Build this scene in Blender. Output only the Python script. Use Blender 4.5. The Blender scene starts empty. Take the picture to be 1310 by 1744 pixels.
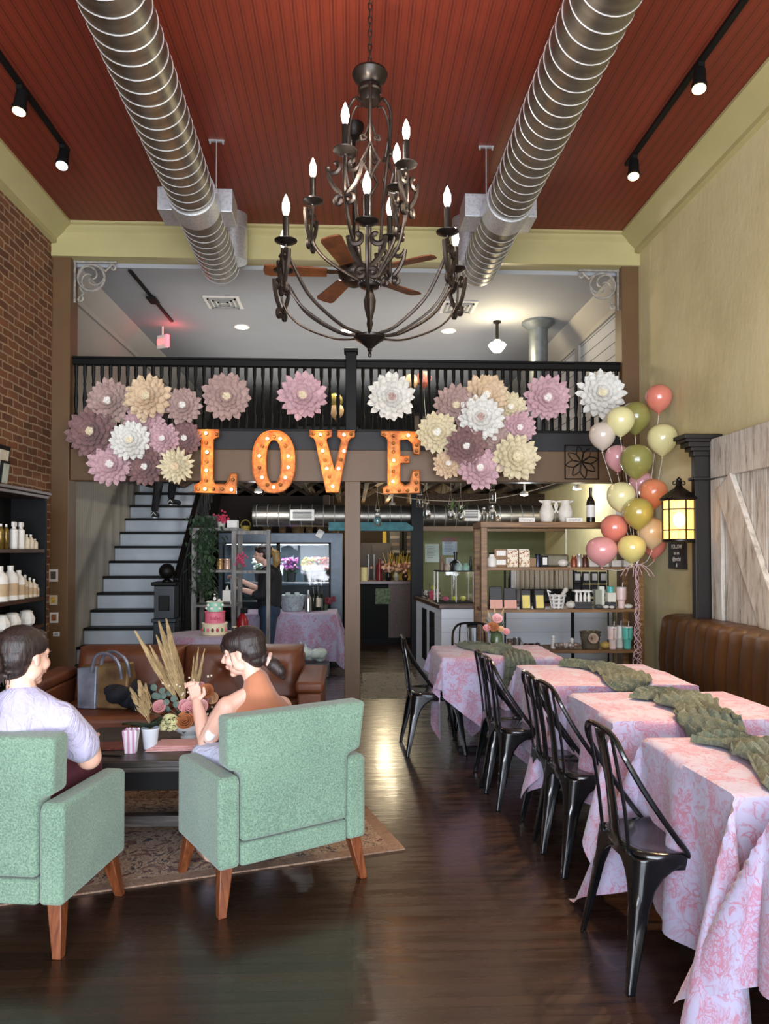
import bpy, bmesh, math, random
from mathutils import Vector, Matrix, Euler
random.seed(7)
PI = math.pi
SC = bpy.context.scene
COL = SC.collection
# ------------------------------------------------------------------ camera
F, CX = 1260.0, 655.0
PITCH = math.radians(1.2)
CY = 938-F*math.tan(PITCH)      # the lens is shifted a little, so verticals stay near upright
YAW = math.atan(55*math.cos(PITCH)/F)
EYE = Vector((0, 0, 1.5))
cam_d = bpy.data.cameras.new('camera'); cam = bpy.data.objects.new('camera', cam_d); COL.objects.link(cam)
cam.location = EYE; cam.rotation_euler = (PI/2+PITCH, 0, -YAW)
cam_d.sensor_fit = 'AUTO'; cam_d.sensor_width = 36; cam_d.lens = F/1744*36; cam_d.shift_y = (CY-872)/1744; cam_d.clip_start = .05
SC.camera = cam
cy_, sy_, cp_, sp_ = math.cos(YAW), math.sin(YAW), math.cos(PITCH), math.sin(PITCH)
FW = Vector((sy_*cp_, cy_*cp_, sp_)); RT = Vector((cy_, -sy_, 0)); UP = RT.cross(FW)
def ray(px, py): return FW + RT*((px-CX)/F) + UP*((CY-py)/F)
def at(px, py, Y): d = ray(px, py); return EYE + d*(Y/d.y)
def onx(px, py, X): d = ray(px, py); return EYE + d*(X/d.x)
def onz(px, py, Z): d = ray(px, py); return EYE + d*((Z-1.5)/d.z)
# ------------------------------------------------------------------ view, world, lights
SC.view_settings.view_transform = 'Standard'; SC.view_settings.look = 'None'
SC.view_settings.gamma = 1; SC.view_settings.use_curve_mapping = False
SC.view_settings.exposure = 0.5
world = bpy.data.worlds.new('daylight'); SC.world = world; world.use_nodes = True
wb = world.node_tree.nodes['Background']; wb.inputs[0].default_value = (.75, .85, 1, 1); wb.inputs[1].default_value = .5
def area(name, loc, rot, sx, sy, power, col):
    l = bpy.data.lights.new(name, 'AREA'); l.shape = 'RECTANGLE'; l.size = sx; l.size_y = sy; l.energy = power; l.color = col
    o = bpy.data.objects.new(name, l); COL.objects.link(o); o.location = loc; o.rotation_euler = rot; return o
def point(name, loc, power, col, r=.04):
    l = bpy.data.lights.new(name, 'POINT'); l.energy = power; l.color = col; l.shadow_soft_size = r
    o = bpy.data.objects.new(name, l); COL.objects.link(o); o.location = loc; return o
def spot(name, loc, tgt, power, col, ang=60, r=.04, blend=.6):
    l = bpy.data.lights.new(name, 'SPOT'); l.energy = power; l.color = col; l.shadow_soft_size = r; l.spot_size = math.radians(ang); l.spot_blend = blend
    o = bpy.data.objects.new(name, l); COL.objects.link(o); o.location = loc
    o.rotation_euler = (Vector(tgt)-Vector(loc)).to_track_quat('-Z', 'Y').to_euler(); return o
WARM = (1, .68, .36); SOFT = (1, .66, .36); COOL = (.78, .87, 1)
# daylight through the storefront windows behind the camera
area('storefront_daylight', (0, -2.2, 2.1), (PI/2, 0, 0), 5.4, 3.4, 430, COOL)
area('pavement_bounce', (0, -2.1, .75), (PI/2+.9, 0, 0), 5.4, 1.0, 260, (.92, .94, 1))
# ------------------------------------------------------------------ materials
def lin(c):
    if isinstance(c, str):
        c = [int(c[i:i+2], 16)/255 for i in (0, 2, 4)]
        c = [x/12.92 if x <= .04045 else ((x+.055)/1.055)**2.4 for x in c]
    return (c[0], c[1], c[2], 1)
class Mat:
    def __init__(s, name):
        s.m = bpy.data.materials.new(name); s.m.use_nodes = True; s.t = s.m.node_tree; s.b = s.t.nodes['Principled BSDF']
        s.tc = None
    def n(s, typ, **kw):
        nd = s.t.nodes.new(typ)
        for k, v in kw.items():
            if k.startswith('i_'):
                key = k[2:]; key = int(key) if key.isdigit() else key.replace('_', ' ')
                nd.inputs[key].default_value = v
            else: setattr(nd, k, v)
        return nd
    def l(s, a, b): s.t.links.new(a, b)
    def co(s, scale=(1, 1, 1), rot=(0, 0, 0), kind='Object', loc=(0, 0, 0)):
        if not s.tc: s.tc = s.n('ShaderNodeTexCoord')
        mp = s.n('ShaderNodeMapping'); mp.inputs['Scale'].default_value = scale; mp.inputs['Rotation'].default_value = rot; mp.inputs['Location'].default_value = loc
        s.l(s.tc.outputs[kind], mp.inputs[0]); return mp.outputs[0]
    def noise(s, vec, scale=5, detail=3, rough=.5, dist=0):
        nd = s.n('ShaderNodeTexNoise'); nd.inputs['Scale'].default_value = scale; nd.inputs['Detail'].default_value = detail
        nd.inputs['Roughness'].default_value = rough; nd.inputs['Distortion'].default_value = dist
        s.l(vec, nd.inputs['Vector']); return nd.outputs['Fac']
    def ramp(s, fac, stops, interp='LINEAR'):
        r = s.n('ShaderNodeValToRGB'); r.color_ramp.interpolation = interp; e = r.color_ramp.elements
        while len(e) < len(stops): e.new(.5)
        for i, (p, c) in enumerate(stops): e[i].position = p; e[i].color = lin(c)
        s.l(fac, r.inputs[0]); return r.outputs[0]
    def mix(s, fac, a, b, blend='MIX'):
        m = s.n('ShaderNodeMix', data_type='RGBA', blend_type=blend)
        for sock, v in ((m.inputs[0], fac), (m.inputs[6], a), (m.inputs[7], b)):
            if hasattr(v, 'is_linked') or hasattr(v, 'links'): s.l(v, sock)
            elif isinstance(v, (int, float)): sock.default_value = v
            else: sock.default_value = lin(v)
        return m.outputs[2]
    def math(s, op, a, b=0, c=0):
        m = s.n('ShaderNodeMath', operation=op)
        for i, v in enumerate((a, b, c)):
            if hasattr(v, 'links'): s.l(v, m.inputs[i])
            else: m.inputs[i].default_value = v
        return m.outputs[0]
    def sep(s, vec):
        x = s.n('ShaderNodeSeparateXYZ'); s.l(vec, x.inputs[0]); return x.outputs
    def bump(s, h, strength=.3, dist=.01):
        b = s.n('ShaderNodeBump'); b.inputs['Strength'].default_value = strength; b.inputs['Distance'].default_value = dist
        s.l(h, b.inputs['Height']); s.l(b.outputs[0], s.b.inputs['Normal'])
    def col(s, v):
        if hasattr(v, 'links'): s.l(v, s.b.inputs['Base Color'])
        else: s.b.inputs['Base Color'].default_value = lin(v)
    def set(s, rough=.5, metal=0, **kw):
        s.b.inputs['Roughness'].default_value = rough; s.b.inputs['Metallic'].default_value = metal
        for k, v in kw.items():
            s.b.inputs[k.replace('_', ' ')].default_value = v
        return s
def plain(name, c, rough=.5, metal=0, var=.12, scale=12, bump=0, **kw):
    """a colour with gentle procedural variation"""
    m = Mat(name); m.set(rough, metal, **kw)
    c = lin(c)[:3]; d = tuple(x*(1-var) for x in c); e = tuple(min(1, x*(1+var)) for x in c)
    f = m.noise(m.co(), scale, 4)
    m.col(m.ramp(f, [(.3, d), (.7, e)]))
    if bump: m.bump(m.noise(m.co(), scale*6, 4), bump, .005)
    return m.m
def emit(name, c, s, base=None):
    m = Mat(name); m.col(base or c); m.b.inputs['Emission Color'].default_value = lin(c); m.b.inputs['Emission Strength'].default_value = s
    f = m.noise(m.co(), 3, 1); m.b.inputs['Roughness'].default_value = .4
    return m.m
def glassmat(name, c=(1, 1, 1), rough=.03):
    m = Mat(name); m.set(rough, 0, Transmission_Weight=1.0, IOR=1.3); m.col(c); return m.m
_C = {}
def cm(c, rough=.5, metal=0, **kw):
    key = (c, rough, metal, tuple(kw.items()))
    if key not in _C: _C[key] = plain('paint_%s' % c, c, rough, metal, var=.06, scale=20, **kw)
    return _C[key]
M = {}
m = Mat('red_beadboard'); x = m.sep(m.co())[0]
fr = m.math('FRACT', m.math('MULTIPLY', x, 1/.078)); fr2 = m.math('FRACT', m.math('MULTIPLY', x, 2/.078))
g1 = m.math('LESS_THAN', m.math('ABSOLUTE', m.math('SUBTRACT', fr, .5)), .07); g2 = m.math('LESS_THAN', m.math('ABSOLUTE', m.math('SUBTRACT', fr2, .5)), .09)
g = m.math('MAXIMUM', g1, m.math('MULTIPLY', g2, .55))
base = m.ramp(m.noise(m.co((1, .25, 1)), 2.5, 3), [(.3, '702816'), (.7, '80301c')])
m.col(m.mix(m.math('MULTIPLY', g, .6), base, '3a120b')); m.bump(m.math('MULTIPLY', g, -1), .4, .006); m.set(.55); M['ceil'] = m.m
m = Mat('old_brick'); v = m.n('ShaderNodeCombineXYZ'); s3 = m.sep(m.co())
m.l(s3[1], v.inputs[0]); m.l(s3[2], v.inputs[1])
nz = m.n('ShaderNodeTexNoise', i_Scale=7.0, i_Detail=3.0); m.l(v.outputs[0], nz.inputs[0])
ad = m.n('ShaderNodeMix', data_type='RGBA', blend_type='LINEAR_LIGHT'); ad.inputs[0].default_value = .018; m.l(v.outputs[0], ad.inputs[6]); m.l(nz.outputs[1], ad.inputs[7])
bk = m.n('ShaderNodeTexBrick', i_Scale=1.0, i_Mortar_Size=.0085, i_Brick_Width=.2, i_Row_Height=.072, i_Mortar_Smooth=.25, i_Bias=-.2); m.l(ad.outputs[2], bk.inputs['Vector'])
bk.inputs['Color1'].default_value = lin('8a5e3c'); bk.inputs['Color2'].default_value = lin('60402a'); bk.inputs['Mortar'].default_value = lin('b8a484')
m.col(m.mix(.45, bk.outputs[0], m.ramp(m.noise(m.co(), 9, 5, .65), [(.3, '3a2014'), (.5, '80543a'), (.72, '9a7a55')]), 'OVERLAY'))
m.bump(m.math('ADD', m.math('MULTIPLY', bk.outputs[1], -1), m.math('MULTIPLY', m.noise(m.co(), 30, 4), .35)), .8, .012); m.set(.9); M['brick'] = m.m
m = Mat('dark_plank_floor'); s3 = m.sep(m.co())
bk = m.n('ShaderNodeTexBrick', i_Scale=1.0, i_Mortar_Size=.0012, i_Brick_Width=1.1, i_Row_Height=.057, i_Mortar_Smooth=.1, i_Bias=0.0); m.l(m.co(), bk.inputs['Vector'])
bk.offset_frequency = 3; bk.offset = .37
bk.inputs['Color1'].default_value = lin('35251b'); bk.inputs['Color2'].default_value = lin('453024'); bk.inputs['Mortar'].default_value = lin('1a100b')
gr = m.noise(m.co((1.2, 30, 1)), 3, 5, .6); wear = m.noise(m.co((1, 1, 1)), .9, 3)
c = m.mix(.55, bk.outputs[0], m.ramp(gr, [(.3, '1d1410'), (.55, '4d3728'), (.75, '76573e')]), 'OVERLAY')
m.col(c); m.l(m.ramp(m.noise(m.co((1, 12, 1)), 2.2, 4), [(.3, (.16,)*3), (.75, (.34,)*3)]), m.b.inputs['Roughness'])
m.bump(m.math('ADD', m.math('MULTIPLY', bk.outputs[1], -1), m.math('MULTIPLY', gr, .25)), .35, .003); m.set(.25, Coat_Weight=.25, Coat_Roughness=.15)
m.l(m.ramp(m.noise(m.co((1, 12, 1)), 2.2, 4), [(.3, (.2,)*3), (.75, (.38,)*3)]), m.b.inputs['Roughness']); M['floor'] = m.m
m = Mat('yellow_plaster'); f = m.noise(m.co(), 1.3, 5, .6)
m.col(m.ramp(f, [(.3, 'bfb283'), (.5, 'cdc091'), (.7, 'd4c89b')])); m.bump(m.noise(m.co((1, .5, .25)), 9, 6, .7), .5, .015); m.set(.7); M['yellow'] = m.m
M['trimy'] = plain('yellow_green_trim', 'b3a875', .45, var=.05, scale=3)
M['brown'] = plain('brown_paint', '63482a', .5, var=.07, scale=3, bump=.1)
M['beadgrey'] = None
m = Mat('grey_beadboard'); y = m.sep(m.co())[1]; fr = m.math('FRACT', m.math('MULTIPLY', y, 1/.07)); gg = m.math('LESS_THAN', m.math('ABSOLUTE', m.math('SUBTRACT', fr, .5)), .1)
m.col(m.mix(m.math('MULTIPLY', gg, .4), '8f877a', '5c564d')); m.bump(m.math('MULTIPLY', gg, -1), .5, .006); m.set(.55); M['beadgrey'] = m.m
M['greyceil'] = plain('grey_ceiling_paint', '9a9c9f', .8, var=.04, scale=2)
M['greywall'] = plain('pale_grey_wall', 'a8a49c', .8, var=.05, scale=2)
m = Mat('white_shiplap'); z = m.sep(m.co())[2]; fr = m.math('FRACT', m.math('MULTIPLY', z, 1/.14)); gg = m.math('LESS_THAN', fr, .07)
m.col(m.mix(gg, 'b9bac2', '2b2b33')); m.bump(m.math('MULTIPLY', gg, -1), .6, .01); m.set(.5); M['shiplap'] = m.m
m = Mat('white_counter_board'); z = m.sep(m.co())[2]; fr = m.math('FRACT', m.math('MULTIPLY', z, 1/.15)); gg = m.math('LESS_THAN', fr, .03)
m.col(m.mix(m.math('MULTIPLY', gg, .5), 'dfe4ea', '9098a0')); m.bump(m.math('MULTIPLY', gg, -1), .6, .01); m.set(.4); M['counter_white'] = m.m
M['greenwall'] = plain('sage_wall', '7d7f57', .7, var=.06)
M['kyellow'] = plain('mustard_wall', 'b59a3c', .7, var=.08)
M['black'] = plain('black_gloss_paint', '0b0a09', .5, var=.15, Specular_IOR_Level=.2)
M['blackmat'] = plain('matt_black', '090909', .65, var=.2, Specular_IOR_Level=.25)
M['band'] = plain('charcoal_board', '1b191a', .6, var=.3, scale=5, bump=.2)
M['stair'] = plain('pale_blue_riser', 'a3a9ae', .5, var=.08, scale=6)
M['iron'] = plain('bronze_iron', '3a322d', .42, .8, var=.35, scale=18)
M['irondk'] = plain('dark_bronze_iron', '231d1a', .35, .6, var=.3, scale=18)
m = Mat('galvanised_spiral'); f = m.noise(m.co((1, 6, 1)), 3, 4)
m.col(m.ramp(f, [(.3, '7c776e'), (.7, '989389')])); m.l(m.ramp(m.noise(m.co(), 14, 3), [(.3, (.22,)*3), (.7, (.36,)*3)]), m.b.inputs['Roughness']); m.set(.3, .95); 
m.l(m.ramp(m.noise(m.co(), 14, 3), [(.3, (.32,)*3), (.7, (.46,)*3)]), m.b.inputs['Roughness']); M['duct'] = m.m
M['seam'] = plain('bright_zinc_seam', 'e8e8e8', .3, .6, var=.05)
vm = Mat('zinc_spangle'); vo = vm.n('ShaderNodeTexVoronoi', i_Scale=45.0); vm.l(vm.co(), vo.inputs['Vector'])
vm.col(vm.ramp(vo.outputs['Distance'], [(0, 'b5b8bc'), (.6, 'd2d5d8')])); vm.set(.42, .75); M['zinc'] = vm.m
def fabric(name, a, b, rough=.9, scale=160, sheen=.3):
    m = Mat(name); m.set(rough, Sheen_Weight=sheen); f = m.noise(m.co(), scale, 3, .7); g = m.noise(m.co(), 3, 2)
    m.col(m.ramp(m.math('ADD', m.math('MULTIPLY', f, .8), m.math('MULTIPLY', g, .2)), [(.38, a), (.62, b)])); m.bump(f, .6, .004); return m.m
M['green'] = fabric('sage_green_tweed', '506959', '7a967f')
m = Mat('tan_leather'); m.set(.5); f = m.noise(m.co(), 3.5, 5); m.col(m.ramp(f, [(.3, '4a2614'), (.55, '63351d'), (.75, '713f25')])); m.bump(m.noise(m.co(), 60, 4), .25, .003); M['leather'] = m.m
m = Mat('banquette_leather'); m.set(.42); f = m.noise(m.co(), 3, 4); m.col(m.ramp(f, [(.3, '3f270e'), (.7, '543413')])); m.bump(m.noise(m.co(), 70, 3), .15, .002); M['leather2'] = m.m
def wood(name, a, b, c, rough=.45, axis=(1, 1, 12), scale=4):
    m = Mat(name); m.set(rough); f = m.noise(m.co(axis), scale, 5, .6, .4); m.col(m.ramp(f, [(.28, a), (.5, b), (.75, c)])); m.bump(f, .15, .003); return m.m
M['legwood'] = wood('orange_walnut', '46210f', '69371c', '7e4a2a', .4, (14, 14, 1))
M['shelfwood'] = wood('oak_shelf', '4c3218', '755026', '92703e', .45, (1, 8, 8))
M['tablewood'] = wood('black_washed_table', '1c1a1b', '37322f', '5d5650', .4, (1, 14, 14))
M['bladewood'] = wood('fan_blade_wood', '40200f', '6e3a1c', '8a5028', .45, (2, 2, 2))
M['joist'] = wood('old_joist', '22180f', '3d2c1c', '55402a', .8, (8, 1, 8))
M['darkshelf'] = wood('dark_walnut_shelf', '24150d', '3d2417', '523220', .45, (8, 1, 8))
M['counterdk'] = wood('dark_counter_top', '2a1812', '4a2c20', '5c3a2a', .3)
m = Mat('white_washed_barnwood'); s3 = m.sep(m.co())
a1 = m.noise(m.co((6, 6, .6)), 4, 6, .7, .3); a2 = m.noise(m.co((3, 3, 1)), 3.5, 5, .65); a3 = m.noise(m.co((40, 40, 3)), 3, 3)
c = m.ramp(a1, [(.3, '5a5046'), (.38, 'a09788'), (.48, 'c4bdb0'), (.7, 'd6d0c4')])
m.col(m.mix(m.math('MULTIPLY', m.ramp(a2, [(.5, (0, 0, 0)), (.66, (.4,)*3)]), 1), c, '8a7462')); m.bump(m.math('ADD', a1, a3), .5, .006); m.set(.75); M['barn'] = m.m
M['barn2'] = wood('cream_barnwood', '857a6a', 'bdb4a5', 'd4cec2', .75, (5, 5, 1.2))
# pink toile on pale lavender white; UVs are metres of cloth
def toile(name, ground, ink, dens=.5):
    m = Mat(name); m.set(.8, Sheen_Weight=.2); uv = m.co(kind='UV')
    n1 = m.noise(uv, 5.5, 2, .5, .8); n2 = m.noise(uv, 26, 3, .6, 2.0); n3 = m.noise(uv, 13, 2, .5, 1.5)
    ln = m.ramp(m.math('ABSOLUTE', m.math('SUBTRACT', n3, .5)), [(0, (1,)*3), (.022, (.8,)*3), (.04, (0,)*3)])
    ln2 = m.ramp(m.math('ABSOLUTE', m.math('SUBTRACT', n2, .5)), [(0, (.9,)*3), (.045, (.5,)*3), (.09, (0,)*3)])
    mask = m.ramp(n1, [(.46, (0,)*3), (.56, (1,)*3)]); mask2 = m.ramp(n1, [(.40, (.35,)*3), (.48, (.9,)*3)])
    fac = m.math('MAXIMUM', m.math('MULTIPLY', ln, mask2), m.math('MULTIPLY', ln2, mask)); fac = m.math('MAXIMUM', fac, m.math('MULTIPLY', mask, .18))
    m.col(m.mix(m.math('MULTIPLY', fac, .8), ground, ink)); m.bump(m.noise(uv, 6, 3), .25, .02); return m.m
M['toile'] = toile('pink_toile_cloth', 'a29db6', 'a4505f')
m = Mat('moss_gauze'); m.set(.95, Sheen_Weight=.3); uv = m.co((1, 1, 1), kind='UV'); f = m.noise(m.co((1, 1, 1), kind='UV'), 30, 4, .7, 1.2)
m.col(m.ramp(f, [(.3, '39422e'), (.7, '6f7a5c')])); m.bump(f, .9, .02); M['gauze'] = m.m
m = Mat('persian_rug'); m.set(.95); uv = m.co(kind='UV'); f = m.noise(uv, 9, 4, .7, 2.2); g = m.noise(uv, 30, 3, .7, 1.5)
vo = m.n('ShaderNodeTexVoronoi', i_Scale=4.0, feature='DISTANCE_TO_EDGE'); m.l(uv, vo.inputs['Vector'])
c = m.ramp(f, [(.38, '1c1e2a'), (.44, 'b5a087'), (.48, '4e2624'), (.52, 'bda98e'), (.56, '23263a'), (.64, '6e3f33')])
c = m.mix(m.ramp(g, [(.45, (0,)*3), (.6, (.45,)*3)]), c, '8f7a66')
su = m.sep(uv); 
def edge(u, size, w): return m.math('MAXIMUM', m.math('LESS_THAN', u, w), m.math('GREATER_THAN', u, size-w))
e = m.math('MAXIMUM', edge(su[0], 2.6, .07), edge(su[1], 1.7, .07)); m.col(m.mix(m.math('MULTIPLY', e, .75), c, '7d6250')); m.bump(g, .5, .006); M['rug'] = m.m
m = Mat('runner_rug'); m.set(.95); f = m.noise(m.co(), 14, 4, .7, 2.5); m.col(m.ramp(f, [(.38, '4e4a40'), (.5, 'a89f8a'), (.62, '5f5a4e'), (.7, 'b8b09a')])); M['runner'] = m.m
m = Mat('rust_marquee_metal'); m.set(.5, .4); f = m.noise(m.co(), 16, 5, .7, .5); m.col(m.ramp(f, [(.3, '7a3a18'), (.5, 'b86a2c'), (.62, 'c8823c'), (.78, '8a7a70')])); M['rust'] = m.m
m = Mat('pale_skin'); m.set(.5, Subsurface_Weight=.12); f = m.noise(m.co(), 6, 3); m.col(m.ramp(f, [(.3, 'd8a893'), (.7, 'e4b9a5')])); m.b.inputs['Subsurface Radius'].default_value = (.02, .008, .005); M['skin'] = m.m
def hairm(name, a, b):
    m = Mat(name); m.set(.5); f = m.noise(m.co((1, 1, .12)), 140, 3, .6, .6); m.col(m.ramp(f, [(.35, a), (.7, b)])); m.bump(f, .6, .004); return m.m
M['hair'] = hairm('dark_brown_hair', '120c0b', '33221e'); M['hairb'] = hairm('blonde_highlight_hair', '5a4020', 'c09a58')
M['glass'] = glassmat('clear_glass'); M['bulbwhite'] = emit('white_led_glow', (1, .97, .9), 14); M['bulbwarm'] = emit('amber_filament_glow', (1, .6, .25), 6)
M['lampwarm'] = emit('warm_lamp_glow', (1, .74, .36), 2.4); M['recess'] = emit('recessed_lamp_glow', (1, .85, .62), 16)
# ------------------------------------------------------------------ mesh builder
class MB:
    def __init__(s): s.v = []; s.f = []; s.uv = None
    def add(s, vs, fs):
        n = len(s.v); s.v += [Vector(p) for p in vs]; s.f += [tuple(i+n for i in f) for f in fs]; return s
    def box(s, x0, x1, y0, y1, z0, z1):
        v = [(x, y, z) for z in (z0, z1) for y in (y0, y1) for x in (x0, x1)]
        return s.add(v, [(0, 2, 3, 1), (4, 5, 7, 6), (0, 1, 5, 4), (2, 6, 7, 3), (0, 4, 6, 2), (1, 3, 7, 5)])
    def obox(s, c, size, rot=(0, 0, 0)):
        b = MB().box(-size[0]/2, size[0]/2, -size[1]/2, size[1]/2, -size[2]/2, size[2]/2)
        R = Euler(rot).to_matrix(); return s.add([R @ p + Vector(c) for p in b.v], b.f)
    def bar(s, p0, p1, w, h, up=(0, 0, 1)):
        p0, p1 = Vector(p0), Vector(p1); d = (p1-p0).normalized(); u = Vector(up)
        sd = d.cross(u)
        if sd.length < 1e-4: sd = d.cross(Vector((0, 1, 0)))
        sd.normalize(); u = sd.cross(d)
        v = [p+sd*a*w/2+u*b*h/2 for p in (p0, p1) for a, b in ((-1, -1), (1, -1), (1, 1), (-1, 1))]
        return s.add(v, [(3, 2, 1, 0), (4, 5, 6, 7), (0, 1, 5, 4), (1, 2, 6, 5), (2, 3, 7, 6), (3, 0, 4, 7)])
    def tube(s, pts, r, n=8, closed=False, flat=None, cap=True):
        """swept round (or flattened) section; r number or list"""
        pts = [Vector(p) for p in pts]; N = len(pts); rs = r if isinstance(r, (list, tuple)) else [r]*N
        base = len(s.v); prev = None
        for i, p in enumerate(pts):
            a = pts[(i-1) % N] if (closed or i > 0) else p; b = pts[(i+1) % N] if (closed or i < N-1) else p
            t = (b-a); t = t.normalized() if t.length > 1e-9 else Vector((0, 0, 1))
            if prev is None:
                ref = Vector((0, 0, 1)) if abs(t.z) < .9 else Vector((0, 1, 0))
                u = t.cross(ref).normalized()
            else:
                u = prev - t*prev.dot(t); u = u.normalized() if u.length > 1e-6 else t.orthogonal().normalized()
            prev = u; w = t.cross(u)
            for k in range(n):
                a_ = 2*PI*k/n
                if flat: 
                    fd = Vector(flat); fw = t.cross(fd).normalized(); s.v.append(p + fd.normalized()*math.cos(a_)*rs[i]*1.0*flat_w + fw*math.sin(a_)*rs[i])
                else: s.v.append(p + u*math.cos(a_)*rs[i] + w*math.sin(a_)*rs[i])
        L = N if closed else N-1
        for i in range(L):
            j = (i+1) % N
            for k in range(n):
                k2 = (k+1) % n; s.f.append((base+i*n+k, base+i*n+k2, base+j*n+k2, base+j*n+k))
        if cap and not closed:
            s.f.append(tuple(base+k for k in reversed(range(n)))); s.f.append(tuple(base+(N-1)*n+k for k in range(n)))
        return s
    def lathe(s, prof, c=(0, 0, 0), n=16, axis='z', sx=1, sy=1, rot=None):
        """prof list of (r, h) from bottom to top"""
        base = len(s.v); c = Vector(c); R = rot.to_matrix() if rot else None
        for r, h in prof:
            for k in range(n):
                a = 2*PI*k/n; p = Vector((math.cos(a)*r*sx, math.sin(a)*r*sy, h))
                if axis == 'y': p = Vector((p.x, p.z, p.y))
                if axis == 'x': p = Vector((p.z, p.x, p.y))
                if R: p = R @ p
                s.v.append(c+p)
        for i in range(len(prof)-1):
            for k in range(n):
                k2 = (k+1) % n; s.f.append((base+i*n+k, base+i*n+k2, base+(i+1)*n+k2, base+(i+1)*n+k))
        if prof[0][0] > 1e-6: s.f.append(tuple(base+k for k in reversed(range(n))))
        if prof[-1][0] > 1e-6: s.f.append(tuple(base+(len(prof)-1)*n+k for k in range(n)))
        return s
    def cyl(s, p0, p1, r0, r1=None, n=14): return s.tube([p0, p1], [r0, r0 if r1 is None else r1], n)
    def ell(s, c, r, rot=None, nu=14, nv=9):
        r = (r, r, r) if isinstance(r, (int, float)) else r
        base = len(s.v); R = Euler(rot).to_matrix() if rot else None; c = Vector(c)
        for i in range(nv+1):
            t = PI*i/nv
            for k in range(nu):
                a = 2*PI*k/nu; p = Vector((math.sin(t)*math.cos(a)*r[0], math.sin(t)*math.sin(a)*r[1], -math.cos(t)*r[2]))
                s.v.append(c+(R @ p if R else p))
        for i in range(nv):
            for k in range(nu):
                k2 = (k+1) % nu; s.f.append((base+i*nu+k, base+i*nu+k2, base+(i+1)*nu+k2, base+(i+1)*nu+k))
        return s
    def cone(s, p0, r0, p1, r1, n=12):
        """round cone with spherical ends (for figures)"""
        p0, p1 = Vector(p0), Vector(p1); s.tube([p0, p1], [r0, r1], n); s.ell(p0, r0, nu=n, nv=8); s.ell(p1, r1, nu=n, nv=8); return s
    def chain(s, pts, rs, n=12):
        for i in range(len(pts)-1): s.cone(pts[i], rs[i], pts[i+1], rs[i+1], n)
        return s
    def prism(s, poly, y0, y1, o=(0, 0, 0)):
        """outline in x,z swept along y"""
        n = len(poly); o = Vector(o)
        v = [o+Vector((x, y0, z)) for x, z in poly]+[o+Vector((x, y1, z)) for x, z in poly]
        return s.add(v, [tuple(range(n)), tuple(reversed(range(n, 2*n)))]+[(i, i+n, (i+1) % n+n, (i+1) % n) for i in range(n)])
    def extr(s, poly, z0, z1, o=(0, 0, 0)):
        n = len(poly); o = Vector(o)
        v = [o+Vector((x, y, z0)) for x, y in poly]+[o+Vector((x, y, z1)) for x, y in poly]
        return s.add(v, [tuple(reversed(range(n))), tuple(range(n, 2*n))]+[(i, (i+1) % n, (i+1) % n+n, i+n) for i in range(n)])
    def grid(s, fn, nu, nv, wrap=False):
        base = len(s.v)
        for j in range(nv+1):
            for i in range(nu+(0 if wrap else 1)): s.v.append(Vector(fn(i/nu, j/nv)))
        W = nu if wrap else nu+1
        for j in range(nv):
            for i in range(nu):
                i2 = (i+1) % W if wrap else i+1
                s.f.append((base+j*W+i, base+j*W+i2, base+(j+1)*W+i2, base+(j+1)*W+i))
        return s
    def xf(s, mat):
        s.v = [mat @ p for p in s.v]; return s
    def bounds(s):
        return (Vector([min(p[i] for p in s.v) for i in range(3)]), Vector([max(p[i] for p in s.v) for i in range(3)]))
    def build(s, name, mat, parent=None, bevel=0, smooth=35, local=False, solid=0, subs=0, remesh=0, sm=0, seg=2, origin=None):
        me = bpy.data.meshes.new(name); vs = s.v
        if parent is not None:
            off = Vector((0, 0, 0)) if local else world_loc(parent)
            vs = [p-off for p in vs]; loc = (0, 0, 0)
        elif origin is not None: loc = Vector(origin); vs = [p-loc for p in vs]
        elif local: loc = (0, 0, 0)
        else:
            lo, hi = s.bounds(); loc = Vector(((lo.x+hi.x)/2, (lo.y+hi.y)/2, lo.z)); vs = [p-loc for p in vs]
        me.from_pydata([tuple(p) for p in vs], [], s.f); me.update()
        if s.uv:
            ul = me.uv_layers.new(name='UVMap')
            for lp in me.loops: ul.data[lp.index].uv = s.uv[lp.vertex_index]
        bm = bmesh.new(); bm.from_mesh(me); bmesh.ops.recalc_face_normals(bm, faces=bm.faces); bm.to_mesh(me); bm.free()
        if smooth:
            for p in me.polygons: p.use_smooth = True
            me.set_sharp_from_angle(angle=math.radians(smooth))
        o = bpy.data.objects.new(name, me); COL.objects.link(o); o.location = loc
        for mm in (mat if isinstance(mat, (list, tuple)) else [mat]): me.materials.append(mm)
        if parent is not None: o.parent = parent
        if solid: md = o.modifiers.new('solid', 'SOLIDIFY'); md.thickness = solid; md.offset = 0
        if remesh:
            md = o.modifiers.new('remesh', 'REMESH'); md.mode = 'VOXEL'; md.voxel_size = remesh; md.use_smooth_shade = True
            if sm: sd = o.modifiers.new('smooth', 'SMOOTH'); sd.iterations = sm; sd.factor = .5
        if bevel: md = o.modifiers.new('bevel', 'BEVEL'); md.width = bevel; md.segments = seg; md.limit_method = 'ANGLE'; md.angle_limit = math.radians(40)
        if subs: md = o.modifiers.new('subsurf', 'SUBSURF'); md.levels = subs; md.render_levels = subs
        return o
flat_w = .45
def world_loc(o):
    p = Vector((0, 0, 0))
    while o is not None: p += o.location; o = o.parent
    return p
def tag(o, label, cat, group=None, kind=None):
    o['label'] = label; o['category'] = cat
    if group: o['group'] = group
    if kind: o['kind'] = kind
    return o
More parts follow.
